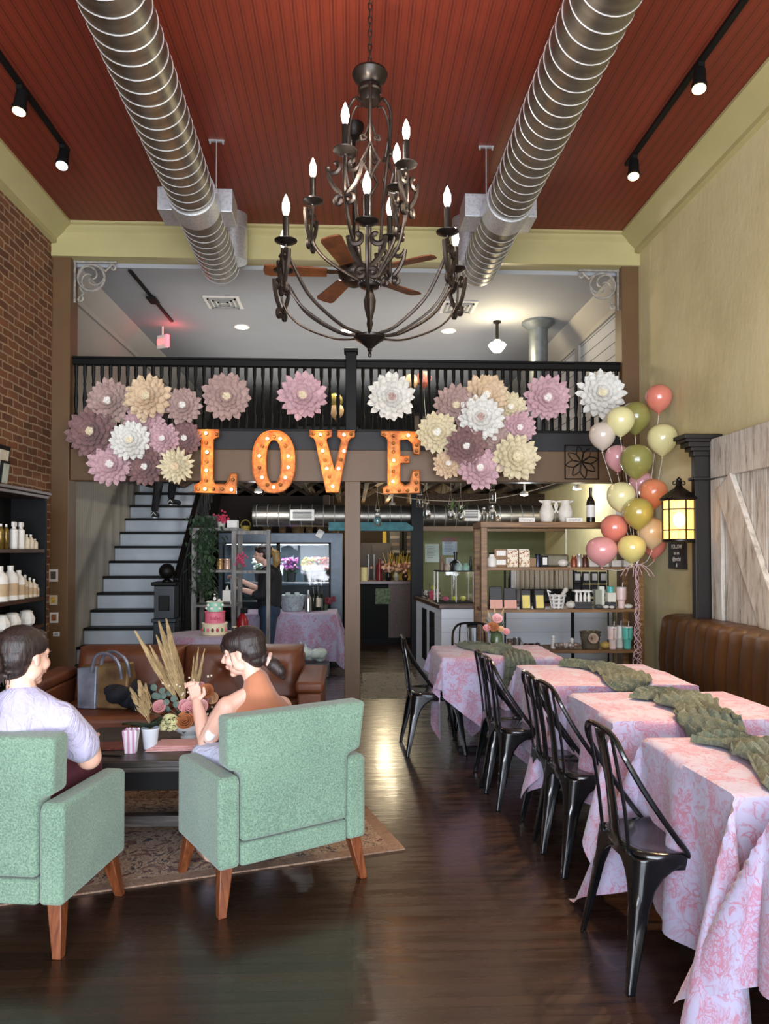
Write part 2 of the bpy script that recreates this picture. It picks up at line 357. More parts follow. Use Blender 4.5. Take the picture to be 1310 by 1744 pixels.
def thing(name, label, cat, loc=(0, 0, 0), rz=0, group=None):
    o = bpy.data.objects.new(name, None); COL.objects.link(o); o.empty_display_size = .1
    o.location = loc; o.rotation_euler = (0, 0, rz); return tag(o, label, cat, group)
def struct(name, mb, mat, **kw):
    o = mb.build(name, mat, **kw); o['kind'] = 'structure'; return o
def dup(root, loc=None, rz=None, label=None, group=None, scale=None, parent=None):
    def cp(o, par):
        c = o.copy(); COL.objects.link(c)
        if par is not None: c.parent = par
        for ch in list(o.children): cp(ch, c)
        return c
    r = cp(root, parent)
    if loc is not None: r.location = loc
    if rz is not None: r.rotation_euler = (0, 0, rz)
    if scale is not None: r.scale = (scale,)*3
    if label: r['label'] = label
    if group: r['group'] = group
    return r
def spline(pts, n=8):
    """Catmull-Rom through points"""
    P = [Vector(p) for p in pts]; P = [P[0]*2-P[1]]+P+[P[-1]*2-P[-2]]; out = []
    for i in range(1, len(P)-2):
        for k in range(n):
            t = k/n; a, b, c, d = P[i-1], P[i], P[i+1], P[i+2]
            out.append(.5*((2*b)+(c-a)*t+(2*a-5*b+4*c-d)*t*t+(3*b-a-3*c+d)*t**3))
    out.append(P[-2]); return out
def spiral(c, r0, r1, a0, a1, n=16):
    """2-D spiral points (x,z)"""
    return [(c[0]+(r0+(r1-r0)*k/n)*math.cos(a0+(a1-a0)*k/n), c[1]+(r0+(r1-r0)*k/n)*math.sin(a0+(a1-a0)*k/n)) for k in range(n+1)]
def rbox(mb, x0, x1, y0, y1, z0, z1): return mb.box(x0, x1, y0, y1, z0, z1)
def text(name, body, size, mat, parent, loc, rot=(PI/2, 0, 0), depth=.001, align='CENTER', sx=1):
    c = bpy.data.curves.new(name, 'FONT'); c.body = body; c.size = size; c.extrude = depth; c.align_x = align; c.align_y = 'CENTER'; c.resolution_u = 3
    tmp = bpy.data.objects.new('tmp', c); COL.objects.link(tmp); dg = bpy.context.evaluated_depsgraph_get(); me = bpy.data.meshes.new_from_object(tmp.evaluated_get(dg))
    bpy.data.objects.remove(tmp); bpy.data.curves.remove(c)
    me.name = name; me.materials.clear(); me.materials.append(mat); o = bpy.data.objects.new(name, me); COL.objects.link(o)
    o.location = Vector(loc)-(world_loc(parent) if parent is not None else Vector((0, 0, 0))); o.parent = parent
    o.rotation_euler = rot; o.scale = (sx, 1, 1); return o
# ------------------------------------------------------------------ room shell
YB = 7.35                      # plane of the gallery front
XL = at(90, 700, YB).x; XR = at(1087, 700, YB).x; H = 4.70
ZM = at(600, 735, YB).z        # gallery floor level
ZB = at(600, 820, YB).z        # underside of beam
struct('floor', MB().box(XL-.2, XR+.2, -2.3, 16, -.1, 0), M['floor'], origin=(0, 0, 0))
struct('ceiling', MB().box(XL-.2, XR+.2, -2.3, YB+.1, H, H+.1), M['ceil'], origin=(0, 0, 0))
struct('wall_left', MB().box(XL-.2, XL, -2.3, YB, 0, H), M['brick'], origin=(0, 0, 0))
struct('wall_right', MB().box(XR, XR+.2, -2.3, 16, 0, H), M['yellow'], origin=(0, 0, 0))
struct('wall_left_rear', MB().box(XL-.2, XL, YB, 16, 0, H), M['beadgrey'], origin=(0, 0, 0))
struct('wall_front', MB().box(XL-.2, XL+.3, -2.5, -2.3, 0, H+.1).box(XR-.3, XR+.2, -2.5, -2.3, 0, H+.1).box(XL, XR, -2.5, -2.3, 4.0, H+.1).box(XL, XR, -2.5, -2.3, 0, .4).box(-.06, .06, -2.5, -2.3, .4, 4.0), M['brown'], origin=(0, 0, 0))
# crown mouldings
def crown(name, P, along):
    # P: list of (offset from wall, drop from ceiling)
    mb = MB(); y0, y1 = along or (0, 0)
    if name == 'trim_1': v = [[(XL+a, y, H-b) for a, b in P] for y in (y0, y1)]
    elif name == 'trim_2': v = [[(XR-a, y, H-b) for a, b in P] for y in (y0, y1)]
    else: v = [[(x, YB-a, H-b) for a, b in P] for x in (XL, XR)]
    n = len(P); mb.add(v[0]+v[1], [(i, (i+1) % n, (i+1) % n+n, i+n) for i in range(n)]+[tuple(range(n)), tuple(range(n, 2*n))])
    return struct(name, mb, M['trimy'], smooth=20)
PC = [(0, 0), (.20, 0), (.20, .025), (.165, .045), (.12, .075), (.06, .13), (.045, .15), (.045, .19), (0, .2)]
crown('trim_1', PC, (-2.3, YB)); crown('trim_2', PC, (-2.3, YB))
zh = at(600, 449, YB).z        # header underside
crown('trim_3', [(0, 0), (.13, 0), (.13, .02), (.10, .03), (.08, .06), (.06, .075), (.05, .09), (.05, H-zh-.13), (.075, H-zh-.12), (.075, H-zh), (0, H-zh)], None)
struct('wall_header', MB().box(XL, XR, YB, YB+.18, zh, H), M['trimy'])
# brown posts and beam
xa, xb = at(121, 700, YB).x, at(1058, 700, YB).x
struct('trim_4', MB().box(XL, xa, YB-.04, YB+.16, 0, at(100, 402, YB).z), M['brown'], bevel=.006)
struct('trim_5', MB().box(xb, XR, YB-.04, YB+.16, 0, at(1070, 418, YB).z), M['brown'], bevel=.006)
zt = at(600, 767, YB).z
struct('trim_6', MB().box(xa, xb, YB-.01, YB+.16, ZB, zt), M['brown'], bevel=.004)
struct('trim_7', MB().box(xa, xb, YB, YB+.12, zt, ZM), M['band'], bevel=.004)
pc0, pc1 = at(587, 1000, YB).x, at(614, 1000, YB).x
struct('trim_8', MB().box(pc0, pc1, YB-.03, YB+.15, 0, ZB), M['brown'], bevel=.006)
# gallery floor with the stair opening, gallery ceiling and back wall
SR = -1.92                      # right side of stair
mb = MB().box(SR, XR, YB+.1, 15, ZM-.06, ZM).box(XL, SR, YB+.1, YB+.75, ZM-.06, ZM).box(XL, SR, 10.6, 15, ZM-.06, ZM)
struct('floor_gallery', mb, M['joist'], origin=(0, 0, 0))
ZC = at(600, 456, YB).z
struct('ceiling_gallery', MB().box(XL, XR, YB+.1, 15.2, ZC, ZC+.1), M['greyceil'], origin=(0, 0, 0))
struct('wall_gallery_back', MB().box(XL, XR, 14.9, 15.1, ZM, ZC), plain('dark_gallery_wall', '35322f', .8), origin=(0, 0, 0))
struct('wall_gallery_left', MB().box(XL, XL+.02, YB+.16, 14.9, ZM, ZC), M['greywall'], origin=(0, 0, 0))
struct('wall_gallery_right', MB().box(XR-.02, XR, YB+.16, 14.9, ZM, ZC), M['shiplap'], origin=(0, 0, 0))
def gcrown(x, sgn):
    P = [(0, 0), (.2, 0), (.19, .03), (.04, .19), (.03, .24), (0, .24)]
    mb = MB(); v = [(x+sgn*a, y, ZC-b) for y in (YB+.16, 14.9) for a, b in P]; n = len(P)
    return mb.add(v, [(i, (i+1) % n, (i+1) % n+n, i+n) for i in range(n)]+[tuple(range(n)), tuple(range(n, 2*n))])
struct('trim_9', gcrown(XL+.02, 1), M['greywall'], smooth=20); struct('trim_10', gcrown(XR-.02, -1), M['greywall'], smooth=20)
# half wall on the gallery, far side of the landing
struct('trim_11', MB().box(XR-.05, XR-.02, 9.15, 9.3, ZM, ZC-.2), M['greywall'])
# ------------------------------------------------------------------ lower rear: joists, walls
for i in range(14):
    x = -2.75+i*.42
    struct('trim_%d' % (20+i), MB().box(x-.03, x+.03, YB+.16, 13.9, ZM-.32, ZM-.07), M['joist'])
k = 40
for yy in (8.6, 10.2, 11.8):
    for i in range(13):
        x = -2.75+i*.42
        mb = MB().bar((x+.03, yy, ZM-.31), (x+.39, yy, ZM-.09), .02, .05).bar((x+.03, yy+.05, ZM-.09), (x+.39, yy+.05, ZM-.31), .02, .05)
        struct('trim_%d' % k, mb, M['joist']); k += 1
YK = 11.0
struct('wall_sage', MB().box(at(716, 950, YK).x, XR, YK, YK+.12, 0, 1.95), M['greenwall'])
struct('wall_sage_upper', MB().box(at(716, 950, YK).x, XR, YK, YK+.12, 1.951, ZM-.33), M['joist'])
struct('wall_kitchen_back', MB().box(at(652, 950, 14).x, XR, 14.0, 14.15, 0, 2.0), M['kyellow'])
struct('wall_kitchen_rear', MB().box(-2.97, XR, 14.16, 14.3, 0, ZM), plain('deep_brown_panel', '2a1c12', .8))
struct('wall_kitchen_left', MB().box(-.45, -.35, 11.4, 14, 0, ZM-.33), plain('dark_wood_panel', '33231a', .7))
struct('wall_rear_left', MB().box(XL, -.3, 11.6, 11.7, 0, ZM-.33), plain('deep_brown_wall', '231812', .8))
dp0, dp1 = at(700, 1000, 9.9).x, at(718, 1000, 9.9).x
struct('trim_90', MB().box(dp0, dp1+.02, 9.85, 10.0, 0, ZM-.33), M['black'], bevel=.005)
struct('trim_91', MB().box(dp0-.62, XR, 9.9, 10.0, at(700, 905, 9.9).z, at(700, 896, 9.9).z), M['brown'], bevel=.005)
# ------------------------------------------------------------------ stairs
def nose(k): return (7.62+.206*k, .12+.18*k)      # y, z of tread k
t = thing('staircase', 'straight staircase with pale blue risers and black tread edges climbing behind the sofa', 'staircase', ((XL+SR)/2, 7.6, 0))
for k in range(15):
    y, z = nose(k)
    z0 = 0 if k == 0 else nose(k-1)[1]-.0
    MB().box(XL+.005, SR, y, y+.02, max(0, z0-.03), z-.03).build('riser', M['stair'], t)
    MB().box(XL+.005, SR+.03, y-.03, y+.23, z-.03, z).build('tread', M['black'], t, bevel=.006)
P = []
ys, zs = nose(0); ye, ze = nose(14)
MB().add([(x, y, z) for x in (SR, SR+.04) for y, z in ((ys-.05, 0), (ys-.05, zs+.08), (ye, ze+.08), (ye+.2, ze), (ye+.2, ze-.4), (ys+.35, 0))],
   [tuple(range(6)), tuple(range(6, 12))]+[(i, (i+1) % 6, (i+1) % 6+6, i+6) for i in range(6)]).build('stringer', M['black'], t)
t = thing('stair_railing', 'black stair handrail with turned balusters rising from the ball-topped newel post', 'railing', (SR+.05, 7.95, 0))
def railz(y): return zs+(y-ys)*.18/.206
yA, yE = 8.0, 12.6
MB().bar((SR+.04, yA, railz(yA)+.72), (SR+.04, 10.9, railz(10.9)+.72), .07, .07).build('handrail', M['black'], t, bevel=.015)
BAL = [(.018, 0), (.018, .16), (.011, .18), (.017, .25), (.021, .34), (.012, .47), (.016, .5), (.011, .53), (.016, .6), (.018, .62), (.018, .72)]
b0 = None
for k in range(22):
    y = 8.08+k*.125
    if y > 10.8: break
    MB().lathe([(r*1.1, h*1.02) for r, h in BAL], (SR+.04, y, railz(y)-.02), 8).build('baluster', M['black'], t)
# newel post
nw = at(282, 1000, 7.85); nx = nw.x
t = thing('newel_post', 'dark blue-black square newel post topped with a round ball at the stair foot', 'newel post', (nx, 7.9, 0))
zc_ = at(282, 991, 7.85).z
pn = plain('slate_black_paint', '20262b', .35, var=.2)
MB().box(nx-.11, nx+.11, 7.79, 8.01, 0, zc_-.42).build('base_block', pn, t, bevel=.008)
MB().box(nx-.125, nx+.125, 7.775, 8.025, zc_-.42, zc_-.38).box(nx-.105, nx+.105, 7.795, 8.005, zc_-.38, zc_-.04).build('post', pn, t, bevel=.006)
MB().box(nx-.055, nx+.055, 7.78, 7.797, zc_-.3, zc_-.14).build('panel', M['black'], t, bevel=.006)
MB().box(nx-.13, nx+.13, 7.77, 8.03, zc_-.04, zc_).build('cap', M['black'], t, bevel=.01)
MB().lathe([(.05, 0), (.05, .012), (.025, .03), (.03, .045)], (nx, 7.9, zc_), 16).ell((nx, 7.9, zc_+.11), .082, nu=24, nv=16).build('ball', M['black'], t)
# ------------------------------------------------------------------ gallery railing
YR = YB+.05
zr0, zr1, zr2 = at(600, 728, YR).z, at(600, 627, YR).z, at(600, 614, YR).z
t = thing('gallery_railing', 'long black balustrade along the front edge of the gallery', 'railing', (0, YR, ZM))
MB().box(xa+.0, xb, YR-.03, YR+.04, zr1, zr2).box(xa, xb, YR-.045, YR+.055, zr2-.02, zr2+.005).build('handrail', M['black'], t, bevel=.008)
MB().box(xa, xb, YR-.02, YR+.03, ZM, ZM+.03).build('bottom_rail', M['black'], t, bevel=.004)
n = 66
for i in range(n):
    x = xa+.03+(xb-xa-.06)*i/(n-1)
    if abs(x-at(598, 700, YR).x) < .07: continue
    hh = zr1-ZM-.03; q = hh/.72
    if i == 0: bal = MB().lathe([(r*1.05, h*q) for r, h in BAL], (0, 0, 0), 8).build('baluster', M['black'], t, local=True)
    else: bal = bal.copy(); COL.objects.link(bal); bal.parent = t
    bal.location = Vector((x, YR, ZM+.03))-t.location
px_ = at(598, 700, YR-.03).x
MB().box(px_-.055, px_+.055, YR-.09, YR+.05, ZM-.01, at(598, 603, YR).z).box(px_-.07, px_+.07, YR-.1, YR+.06, at(598, 603, YR).z, at(598, 597, YR).z).build('middle_post', M['black'], t, bevel=.006)
# ------------------------------------------------------------------ ducts
def duct(cx, sgn, label):
    zc, r = 4.275, .178
    t = thing('spiral_duct', label, 'duct', (cx, 3, zc-r))
    y0, y1 = -1.5, 7.16
    MB().tube([(cx, y0, zc), (cx, 5.75, zc)], r, 40).build('duct_pipe', M['duct'], t, smooth=40)
    MB().tube([(cx, 5.72, zc), (cx, 5.98, zc)], r+.012, 40).build('coupling', M['zinc'], t, smooth=40)
    MB().tube([(cx, 5.97, zc), (cx, y1, zc)], r, 40).lathe([(r, 0), (r*.96, .04), (r*.8, .075), (0, .09)], (cx, y1, zc), 40, axis='y').build('duct_pipe', M['duct'], t, smooth=40)
    sm_ = MB(); y = -1.4
    while y < y1:
        if not (5.70 < y < 6.0):
            # helical seam, one turn every step
            sm_.tube([(cx+math.cos(a)*(r+.001), y+.12*a/(2*PI), zc+math.sin(a)*(r+.001)) for a in [2*PI*k/36 for k in range(37)]], .0038, 5)
        y += .12
    o = sm_.build('seam', M['seam'], t, smooth=0); o['kind'] = 'stuff'
    ex = cx+sgn*.13
    MB().tube([(ex, 7.05, zc-.02), (ex, 7.05, H)], .15, 30).tube([(ex, 7.05, H-.14), (ex, 7.05, H-.115)], .158, 30).build('riser_pipe', M['zinc'], t, smooth=40)
    for side in (-1, 1):
        x0, x1 = (cx-.32, cx-.12) if side < 0 else (cx+.12, cx+.28)
        MB().box(x0, x1, 6.0, 6.3, zc-.02, zc+.17).build('side_box', M['zinc'], t, bevel=.004)
    for yy in (1.9, 3.6, 5.75):
        p = cx+sgn*.19
        MB().cyl((p, yy, zc), (p, yy, H), .005, n=6).box(p-.06, p+.06, yy-.012, yy+.012, H-.012, H).cyl((p-.05, yy, H-.03), (p-.05, yy, H), .008, n=6).cyl((p+.05, yy, H-.03), (p+.05, yy, H), .008, n=6).build('hanger_rod', M['zinc'], t)
    t.rotation_euler.z = .026 if sgn > 0 else .004
duct(at(205, 0, 3.72).x-.01, 1, 'left of the two round galvanised ceiling ducts with pale ribs')
duct(at(1018, 0, 3.72).x-.01, -1, 'right of the two round galvanised ceiling ducts with pale ribs')
# ------------------------------------------------------------------ track lights
def track_head(loc, aim, label, lit, g, power=60, ang=60):
    t = thing('track_spotlight', label, 'spotlight', loc, group=g)
    d = (Vector(aim)-Vector(loc)).normalized(); p = Vector(loc)
    MB().box(p.x-.02, p.x+.02, p.y-.035, p.y+.035, p.z-.03, p.z).cyl(p-Vector((0, 0, .03)), p-Vector((0, 0, .07)), .01, n=8).build('bracket', M['blackmat'], t)
    a = p-Vector((0, 0, .08)); MB().cyl(a-d*.05, a+d*.07, .038, .044, 20).cyl(a+d*.07, a+d*.1, .05, .05, 20).build('lamp_housing', M['blackmat'], t)
    MB().cyl(a+d*.097, a+d*.105, .043, .043, 20).build('lamp', M['lampwarm'] if lit else emit('unlit_face_glow', (.8, .85, 1), 1.5), t)  # an unlit lamp's face still gets a cool glow from its material
    if lit: spot('track_lamp_light', a+d*.13, a+d*2, power, SOFT, ang, .05, .9)
def track(x, y0, y1, z, name, label):
    mb = MB().box(x-.02, x+.02, y0, y1, z-.025, z); tag(mb.build('lighting_track', M['blackmat']), label, 'light track')
lx = onz(115, 258, H-.02); ly = lx.y
track(lx.x, .2, ly, H, '', 'black lighting track on the red ceiling by the brick wall')
rx = onz(1068, 282, H-.02)
track(rx.x, .2, rx.y, H, '', 'black lighting track on the red ceiling above the yellow wall')
GT = 'spotlights on the ceiling tracks'
p = onz(105, 262, H-.03); track_head((lx.x, p.y-.1, H-.025), (lx.x+.05, p.y-.6, 3.5), 'unlit black track spotlight at the inner end of the left track', False, GT)
p = onz(40, 150, H-.03); track_head((lx.x, p.y, H-.025), (lx.x-.1, p.y-.3, 3), 'glowing track spotlight on the left track near the frame edge', True, GT, 40)
p = onz(1078, 268, H-.03); track_head((rx.x, p.y, H-.025), (1.7, 4.6, .7), 'glowing track spotlight nearest the gallery on the right track', True, GT, 400, 46)
p = onz(1205, 112, H-.03); track_head((rx.x, p.y, H-.025), (1.6, 3.6, .7), 'glowing track spotlight in the middle of the right track', True, GT, 400, 46)
track_head((rx.x, 3.0, H-.025), (1.6, 2.4, .7), 'glowing track spotlight cut by the top right corner of the frame', True, GT, 380, 46)
# ------------------------------------------------------------------ chandelier
cx0, cyy = at(630, 400, 4.0).x, 4.0
def cz(py, Y=4.0): return at(630, py, Y).z
t = thing('chandelier', 'tiered wrought iron chandelier with scroll arms and candle bulbs hanging in the centre', 'chandelier', (cx0, cyy, cz(608)))
ch = MB(); z = cz(122); 
k = 0
while z < H-.03:
    pts = [(cx0+(math.cos(a)*.011 if k % 2 else 0), cyy+(0 if k % 2 else math.cos(a)*.011), z+.02+math.sin(a)*.024) for a in [2*PI*j/10 for j in range(10)]]
    ch.tube(pts, .0035, 5, closed=True); z += .038; k += 1
o = ch.build('chain', M['iron'], t); o['kind'] = 'stuff'
MB().lathe([(0, H-.05), (.06, H-.04), (.065, H)], (cx0, cyy, 0), 20).build('ceiling_rose', M['irondk'], t)
MB().lathe([(.03, cz(160)), (.04, cz(152)), (.035, cz(149)), (.055, cz(145)), (.088, cz(135)), (.098, cz(128)), (.094, cz(124)), (.03, cz(123)), (.012, cz(120))], (cx0, cyy, 0), 28).build('top_dish', M['irondk'], t)
MB().lathe([(.05, cz(176)), (.056, cz(172)), (.056, cz(158)), (.066, cz(156)), (.064, cz(150)), (.03, cz(149))], (cx0, cyy, 0), 24).build('top_hub', M['irondk'], t)
MB().lathe([(.009, cz(600)), (.009, cz(160))], (cx0, cyy, 0), 8).lathe([(.012, cz(562)), (.018, cz(552)), (.014, cz(545)), (.03, cz(525)), (.034, cz(512)), (.018, cz(495)), (.012, cz(490))], (cx0, cyy, 0), 16).build('stem', M['iron'], t)
g = MB().lathe([(.03, cz(492)), (.05, cz(490)), (.062, cz(484)), (.062, cz(474)), (.05, cz(472)), (.03, cz(466))], (cx0, cyy, 0), 28)
for k in range(24):
    a = 2*PI*k/24; g.ell((cx0+math.cos(a)*.062, cyy+math.sin(a)*.062, cz(484)), .008, nu=6, nv=4)
g.build('middle_hub', M['irondk'], t)
MB().lathe([(0, cz(609)), (.008, cz(608)), (.011, cz(604)), (.005, cz(600)), (.014, cz(597)), (.012, cz(594)), (.045, cz(585)), (.084, cz(577)), (.088, cz(573)), (.07, cz(571)), (.02, cz(570))], (cx0, cyy, 0), 28).build('bottom_bowl', M['irondk'], t)
def radial(pts, ang):          # (r,z) -> world
    return [Vector((cx0+math.cos(ang)*r, cyy+math.sin(ang)*r, z)) for r, z in pts]
# cage bars with diamond scrolls
def flatscroll(mb, o, ux, pts2, w=.008, rr=.006):
    """pts2 in (side,z) plane; side along ux"""
    mb.tube([Vector(o)+Vector(ux)*a+Vector((0, 0, b)) for a, b in pts2], rr, 6)
for ang in (-PI/2, PI/2, -PI/2+PI*2/3, PI/2+PI*.35):
    side = Vector((-math.sin(ang), math.cos(ang), 0))
    mb = MB().tube(spline(radial([(.05, cz(170)), (.09, cz(160)), (.135, cz(180)), (.13, cz(230)), (.1, cz(300)), (.07, cz(400)), (.05, cz(470))], ang), 6), .009, 7)
    mb.tube(spline(radial([(.05, cz(178)), (.085, cz(176)), (.12, cz(200)), (.13, cz(240))], ang), 5), .006, 6)
    o = radial([(.12, cz(262))], ang)[0]
    for sg in (-1, 1):
        # diamond
        flatscroll(mb, o, side*sg, [(0, .0), (.02, -.05), (.048, -.1), (.02, -.15), (0, -.2)], rr=.008)
        sp = spiral((.038, .025), .02, .006, -PI*.9, PI*1.0, 14)
        flatscroll(mb, o, side*sg, [(0, .12), (.012, .08), (.03, .03)]+[(a+.0, b) for a, b in sp], rr=.007)
    mb.build('cage_bar', M['iron'], t)
bulb_m = M['bulbwhite']
CDLS = []
def arm(px, ppy, Y, tier, heart=True):
    """one candle arm whose pan sits where the photo shows it"""
    pan = at(px, ppy, Y); dx, dy = pan.x-cx0, pan.y-cyy; R = math.hypot(dx, dy); ang = math.atan2(dy, dx); z = pan.z
    a = MB()
    if tier == 2: pts = [(.05, cz(570)), (R*.35, cz(560)), (R*.72, cz(520)), (R*.93, cz(470)), (R*1.0, (cz(470)+z)/2), (R, z-.02)]
    else: pts = [(.05, cz(478)), (R*.4, cz(462)), (R*.8, cz(430)), (R*1.0, z-.22), (R*1.02, z-.1), (R, z-.02)]
    a.tube(spline(radial(pts, ang), 7), .0095, 7)
    if tier == 2: a.tube(spline(radial([(.05, cz(575)), (R*.4, cz(570)), (R*.8, cz(540)), (R*1.0, cz(500)), (R*1.03, cz(455))], ang), 6), .0065, 6)
    ar = a.build('arm', M['iron'], t)
    side = Vector((-math.sin(ang), math.cos(ang), 0)); o = radial([(R+.012, z-.06)], ang)[0]
    s = MB()
    for sg in (-1, 1):
        top = spiral((.03, -.02), .028, .007, PI*1.25, -PI*.95, 18)
        s.tube([o+side*sg*u+Vector((0, 0, v)) for u, v in ([(.026, -.018)]+top[::-1])+[] ], .0075, 6) if False else None
        pts2 = [(c_[0]*1.2+.006, c_[1]*1.2) for c_ in spiral((.03, -.012), .008, .032, -PI*1.6, PI*.02, 18)]
        pts2 += [(.072, -.06), (.05, -.105), (.018, -.14)]
        pts2 += spiral((.026, -.172), .024, .007, PI*.65, -PI*1.2, 12)
        s.tube([o+side*sg*u+Vector((0, 0, v)) for u, v in [(q_[0]*1.12, q_[1]*1.12) for q_ in pts2]], .013, 6)
    s.build('scroll', M['iron'], ar)
    MB().lathe([(.008, -.03), (.012, -.02), (.035, -.012), (.058, 0), (.06, .004), (.03, -.002), (.014, .0)], pan, 20).build('drip_pan', M['irondk'], ar)
    MB().lathe([(.0165, 0), (.0165, .13), (.012, .135)], pan, 12).build('candle_sleeve', M['irondk'], ar)
    MB().lathe([(.009, .132), (.016, .15), (.0205, .175), (.0185, .2), (.010, .225), (.003, .243), (0, .246)], pan, 14).build('bulb', bulb_m, ar)
    CDLS.append(pan+Vector((0, 0, .19)))
for a in [(487, 411, 3.82, 2), (483, 462, 4.2, 2), (625, 378, 3.52, 2), (762, 396, 3.82, 2), (776, 459, 4.2, 2), (664, 406, 4.3, 1),
          (533, 343, 4.1, 1), (588, 257, 3.66, 1), (692, 281, 3.86, 1), (676, 321, 3.92, 1)]: arm(*a)
for i in (0, 2, 3, 7): point('chandelier_bulb_light', CDLS[i]+Vector((0, 0, .03)), 22, (1, .9, .75), .02)
# ------------------------------------------------------------------ ceiling fan
fx, fy = at(603, 215, 5.5).x, 5.5
zf = at(600, 466, fy).z
t = thing('ceiling_fan', 'ceiling fan with five wooden blades behind the chandelier', 'ceiling fan', (fx, fy, zf))
MB().lathe([(.02, H-.12), (.055, H-.1), (.06, H-.06), (.075, H-.03), (.075, H)], (fx, fy, 0), 20).build('canopy', M['irondk'], t)
MB().lathe([(.013, zf+.1), (.013, H-.1)], (fx, fy, 0), 8).build('downrod', M['irondk'], t)
MB().lathe([(.03, zf-.1), (.075, zf-.08), (.085, zf-.05), (.11, zf-.03), (.12, zf), (.11, zf+.05), (.06, zf+.08), (.03, zf+.14)], (fx, fy, 0), 24).build('motor_housing', M['iron'], t)
for k in range(5):
    a = math.radians(-32+72*k); R = Matrix.Translation((fx, fy, zf)) @ Matrix.Rotation(a, 4, 'Z') @ Matrix.Rotation(math.radians(10), 4, 'X')
    b = MB().extr([(.2, -.055), (.62, -.075), (.66, -.06), (.67, 0), (.66, .06), (.62, .075), (.2, .055)], -.005, .005).xf(R).build('blade', M['bladewood'], t, bevel=.002)
    MB().extr([(.08, -.02), (.2, -.025), (.28, -.04), (.28, .04), (.2, .025), (.08, .02)], .005, .011).xf(R).build('blade_bracket', M['iron'], b)
# ------------------------------------------------------------------ marquee letters
YL = YB-.13
def bulbs(t, pts, lit, S, org):
    for i, (u, v) in enumerate(pts):
        p = org+Vector((u*S, -.005, v*S)); on = i in lit
        MB().lathe([(.017, 0), (.017, -.008), (.01, -.012)], p, 10, axis='y').build('socket', M['irondk'], t)
        MB().lathe([(.008, -.012), (.012, -.02), (.0165, -.034), (.012, -.047), (0, -.052)], p, 10, axis='y').build('bulb', M['bulbwarm'] if on else emit_off, t)
        if on and i in lit[:4]: point('marquee_bulb_light', p+Vector((0, -.08, 0)), .45, (1, .6, .25), .02)
emit_off = plain('unlit_amber_bulb', '9a6a3a', .25, .1)
def letter(ch, px, py, outer, inner, bl, lit, label):
    S = YL/F; c = at(px, py, YL); t = thing('marquee_letter', label, 'marquee letter', (c.x, YL, c.z-50*S), group='LOVE marquee letters')
    org = c
    fp = [(u*S, v*S) for u, v in outer]
    mb = MB()
    if inner:
        n = len(outer); v = []
        for y in (0, .012):
            v += [org+Vector((u*S, y, w*S)) for u, w in outer]+[org+Vector((u*S, y, w*S)) for u, w in inner]
        fs = []
        for i in range(n):
            j = (i+1) % n; fs += [(i, j, n+j, n+i), (2*n+i, 3*n+i, 3*n+j, 2*n+j), (i, 2*n+i, 2*n+j, j), (n+i, n+j, 3*n+j, 3*n+i)]
        mb.add(v, fs)
    else: mb.prism(fp, 0, .012, org)
    mb.build('face_plate', M['rust'], t)
    for ring in [outer]+([inner] if inner else []):
        r = MB(); n = len(ring)
        r.add([org+Vector((u*S, y, w*S)) for y in (-.045, .012) for u, w in ring], [(i, (i+1) % n, (i+1) % n+n, i+n) for i in range(n)])
        r.build('rim', M['rust'], t, solid=.006, smooth=25)
    bulbs(t, bl, lit, S, org)
    for u in (min(a for a, b in outer)+12, max(a for a, b in outer)-12): MB().cyl(org+Vector((u*S, .01, -25*S if ch != 'V' else 40*S)), org+Vector((u*S, .13, -25*S if ch != 'V' else 40*S)), .006, n=6).build('mounting_pin', M['irondk'], t)
L = [(-31, 54), (4, 54), (4, 43), (-5, 38), (-5, -32), (-1, -38), (16, -38), (21, -32), (24, -20), (35, -20), (33, -54), (-36, -52), (-36, -40), (-27, -36), (-24, -32), (-24, 36), (-26, 42), (-31, 44)]
letter('L', 369, 787, L, None, [(-17, 48), (-27, 47), (0, 47), (-17, 32), (-15, 16), (-16, 0), (-16, -15), (-17, -32), (-18, -46), (-30, -46), (-5, -46), (10, -46), (26, -47), (28, -30)], [0, 4, 6, 8, 12], 'rusty lit marquee letter L on the gallery beam')
def oval(a, b, n=32, p=2.4): return [(a*math.copysign(abs(math.cos(2*PI*k/n))**(2/p), math.cos(2*PI*k/n)), b*math.copysign(abs(math.sin(2*PI*k/n))**(2/p), math.sin(2*PI*k/n))) for k in range(n)]
ob = [(25*math.cos(a), 43*math.sin(a)) for a in [PI/14+2*PI*k/14 for k in range(14)]]
letter('O', 467, 787, oval(36, 53), oval(13, 37), ob, [0, 2, 4, 6, 8, 10, 12, 13], 'rusty lit marquee letter O on the gallery beam')
V = [(-38, 53), (-1, 53), (-1, 43), (-9, 40), (-10, 36), (4, -14), (16, 36), (14, 40), (9, 43), (9, 53), (38, 53), (38, 43), (31, 40), (27, 34), (11, -52), (-10, -52), (-28, 34), (-31, 40), (-38, 43)]
letter('V', 566, 787, V, None, [(-20, 46), (-32, 48), (-8, 48), (-19, 30), (-16, 18), (-12, 3), (-9, -12), (-5, -25), (1, -42), (11, -12), (15, 4), (20, 18), (20, 46), (32, 48)], [0, 4, 6, 8, 9, 11, 12], 'rusty lit marquee letter V on the gallery beam')
E = [(-33, 53), (34, 52), (33, 14), (23, 15), (20, 32), (12, 40), (-1, 38), (-1, 10), (15, 11), (15, -1), (-1, -1), (-1, -34), (8, -40), (16, -36), (21, -14), (33, -14), (33, -52), (-30, -54), (-30, -44), (-22, -40), (-22, 38), (-26, 44), (-33, 46)]
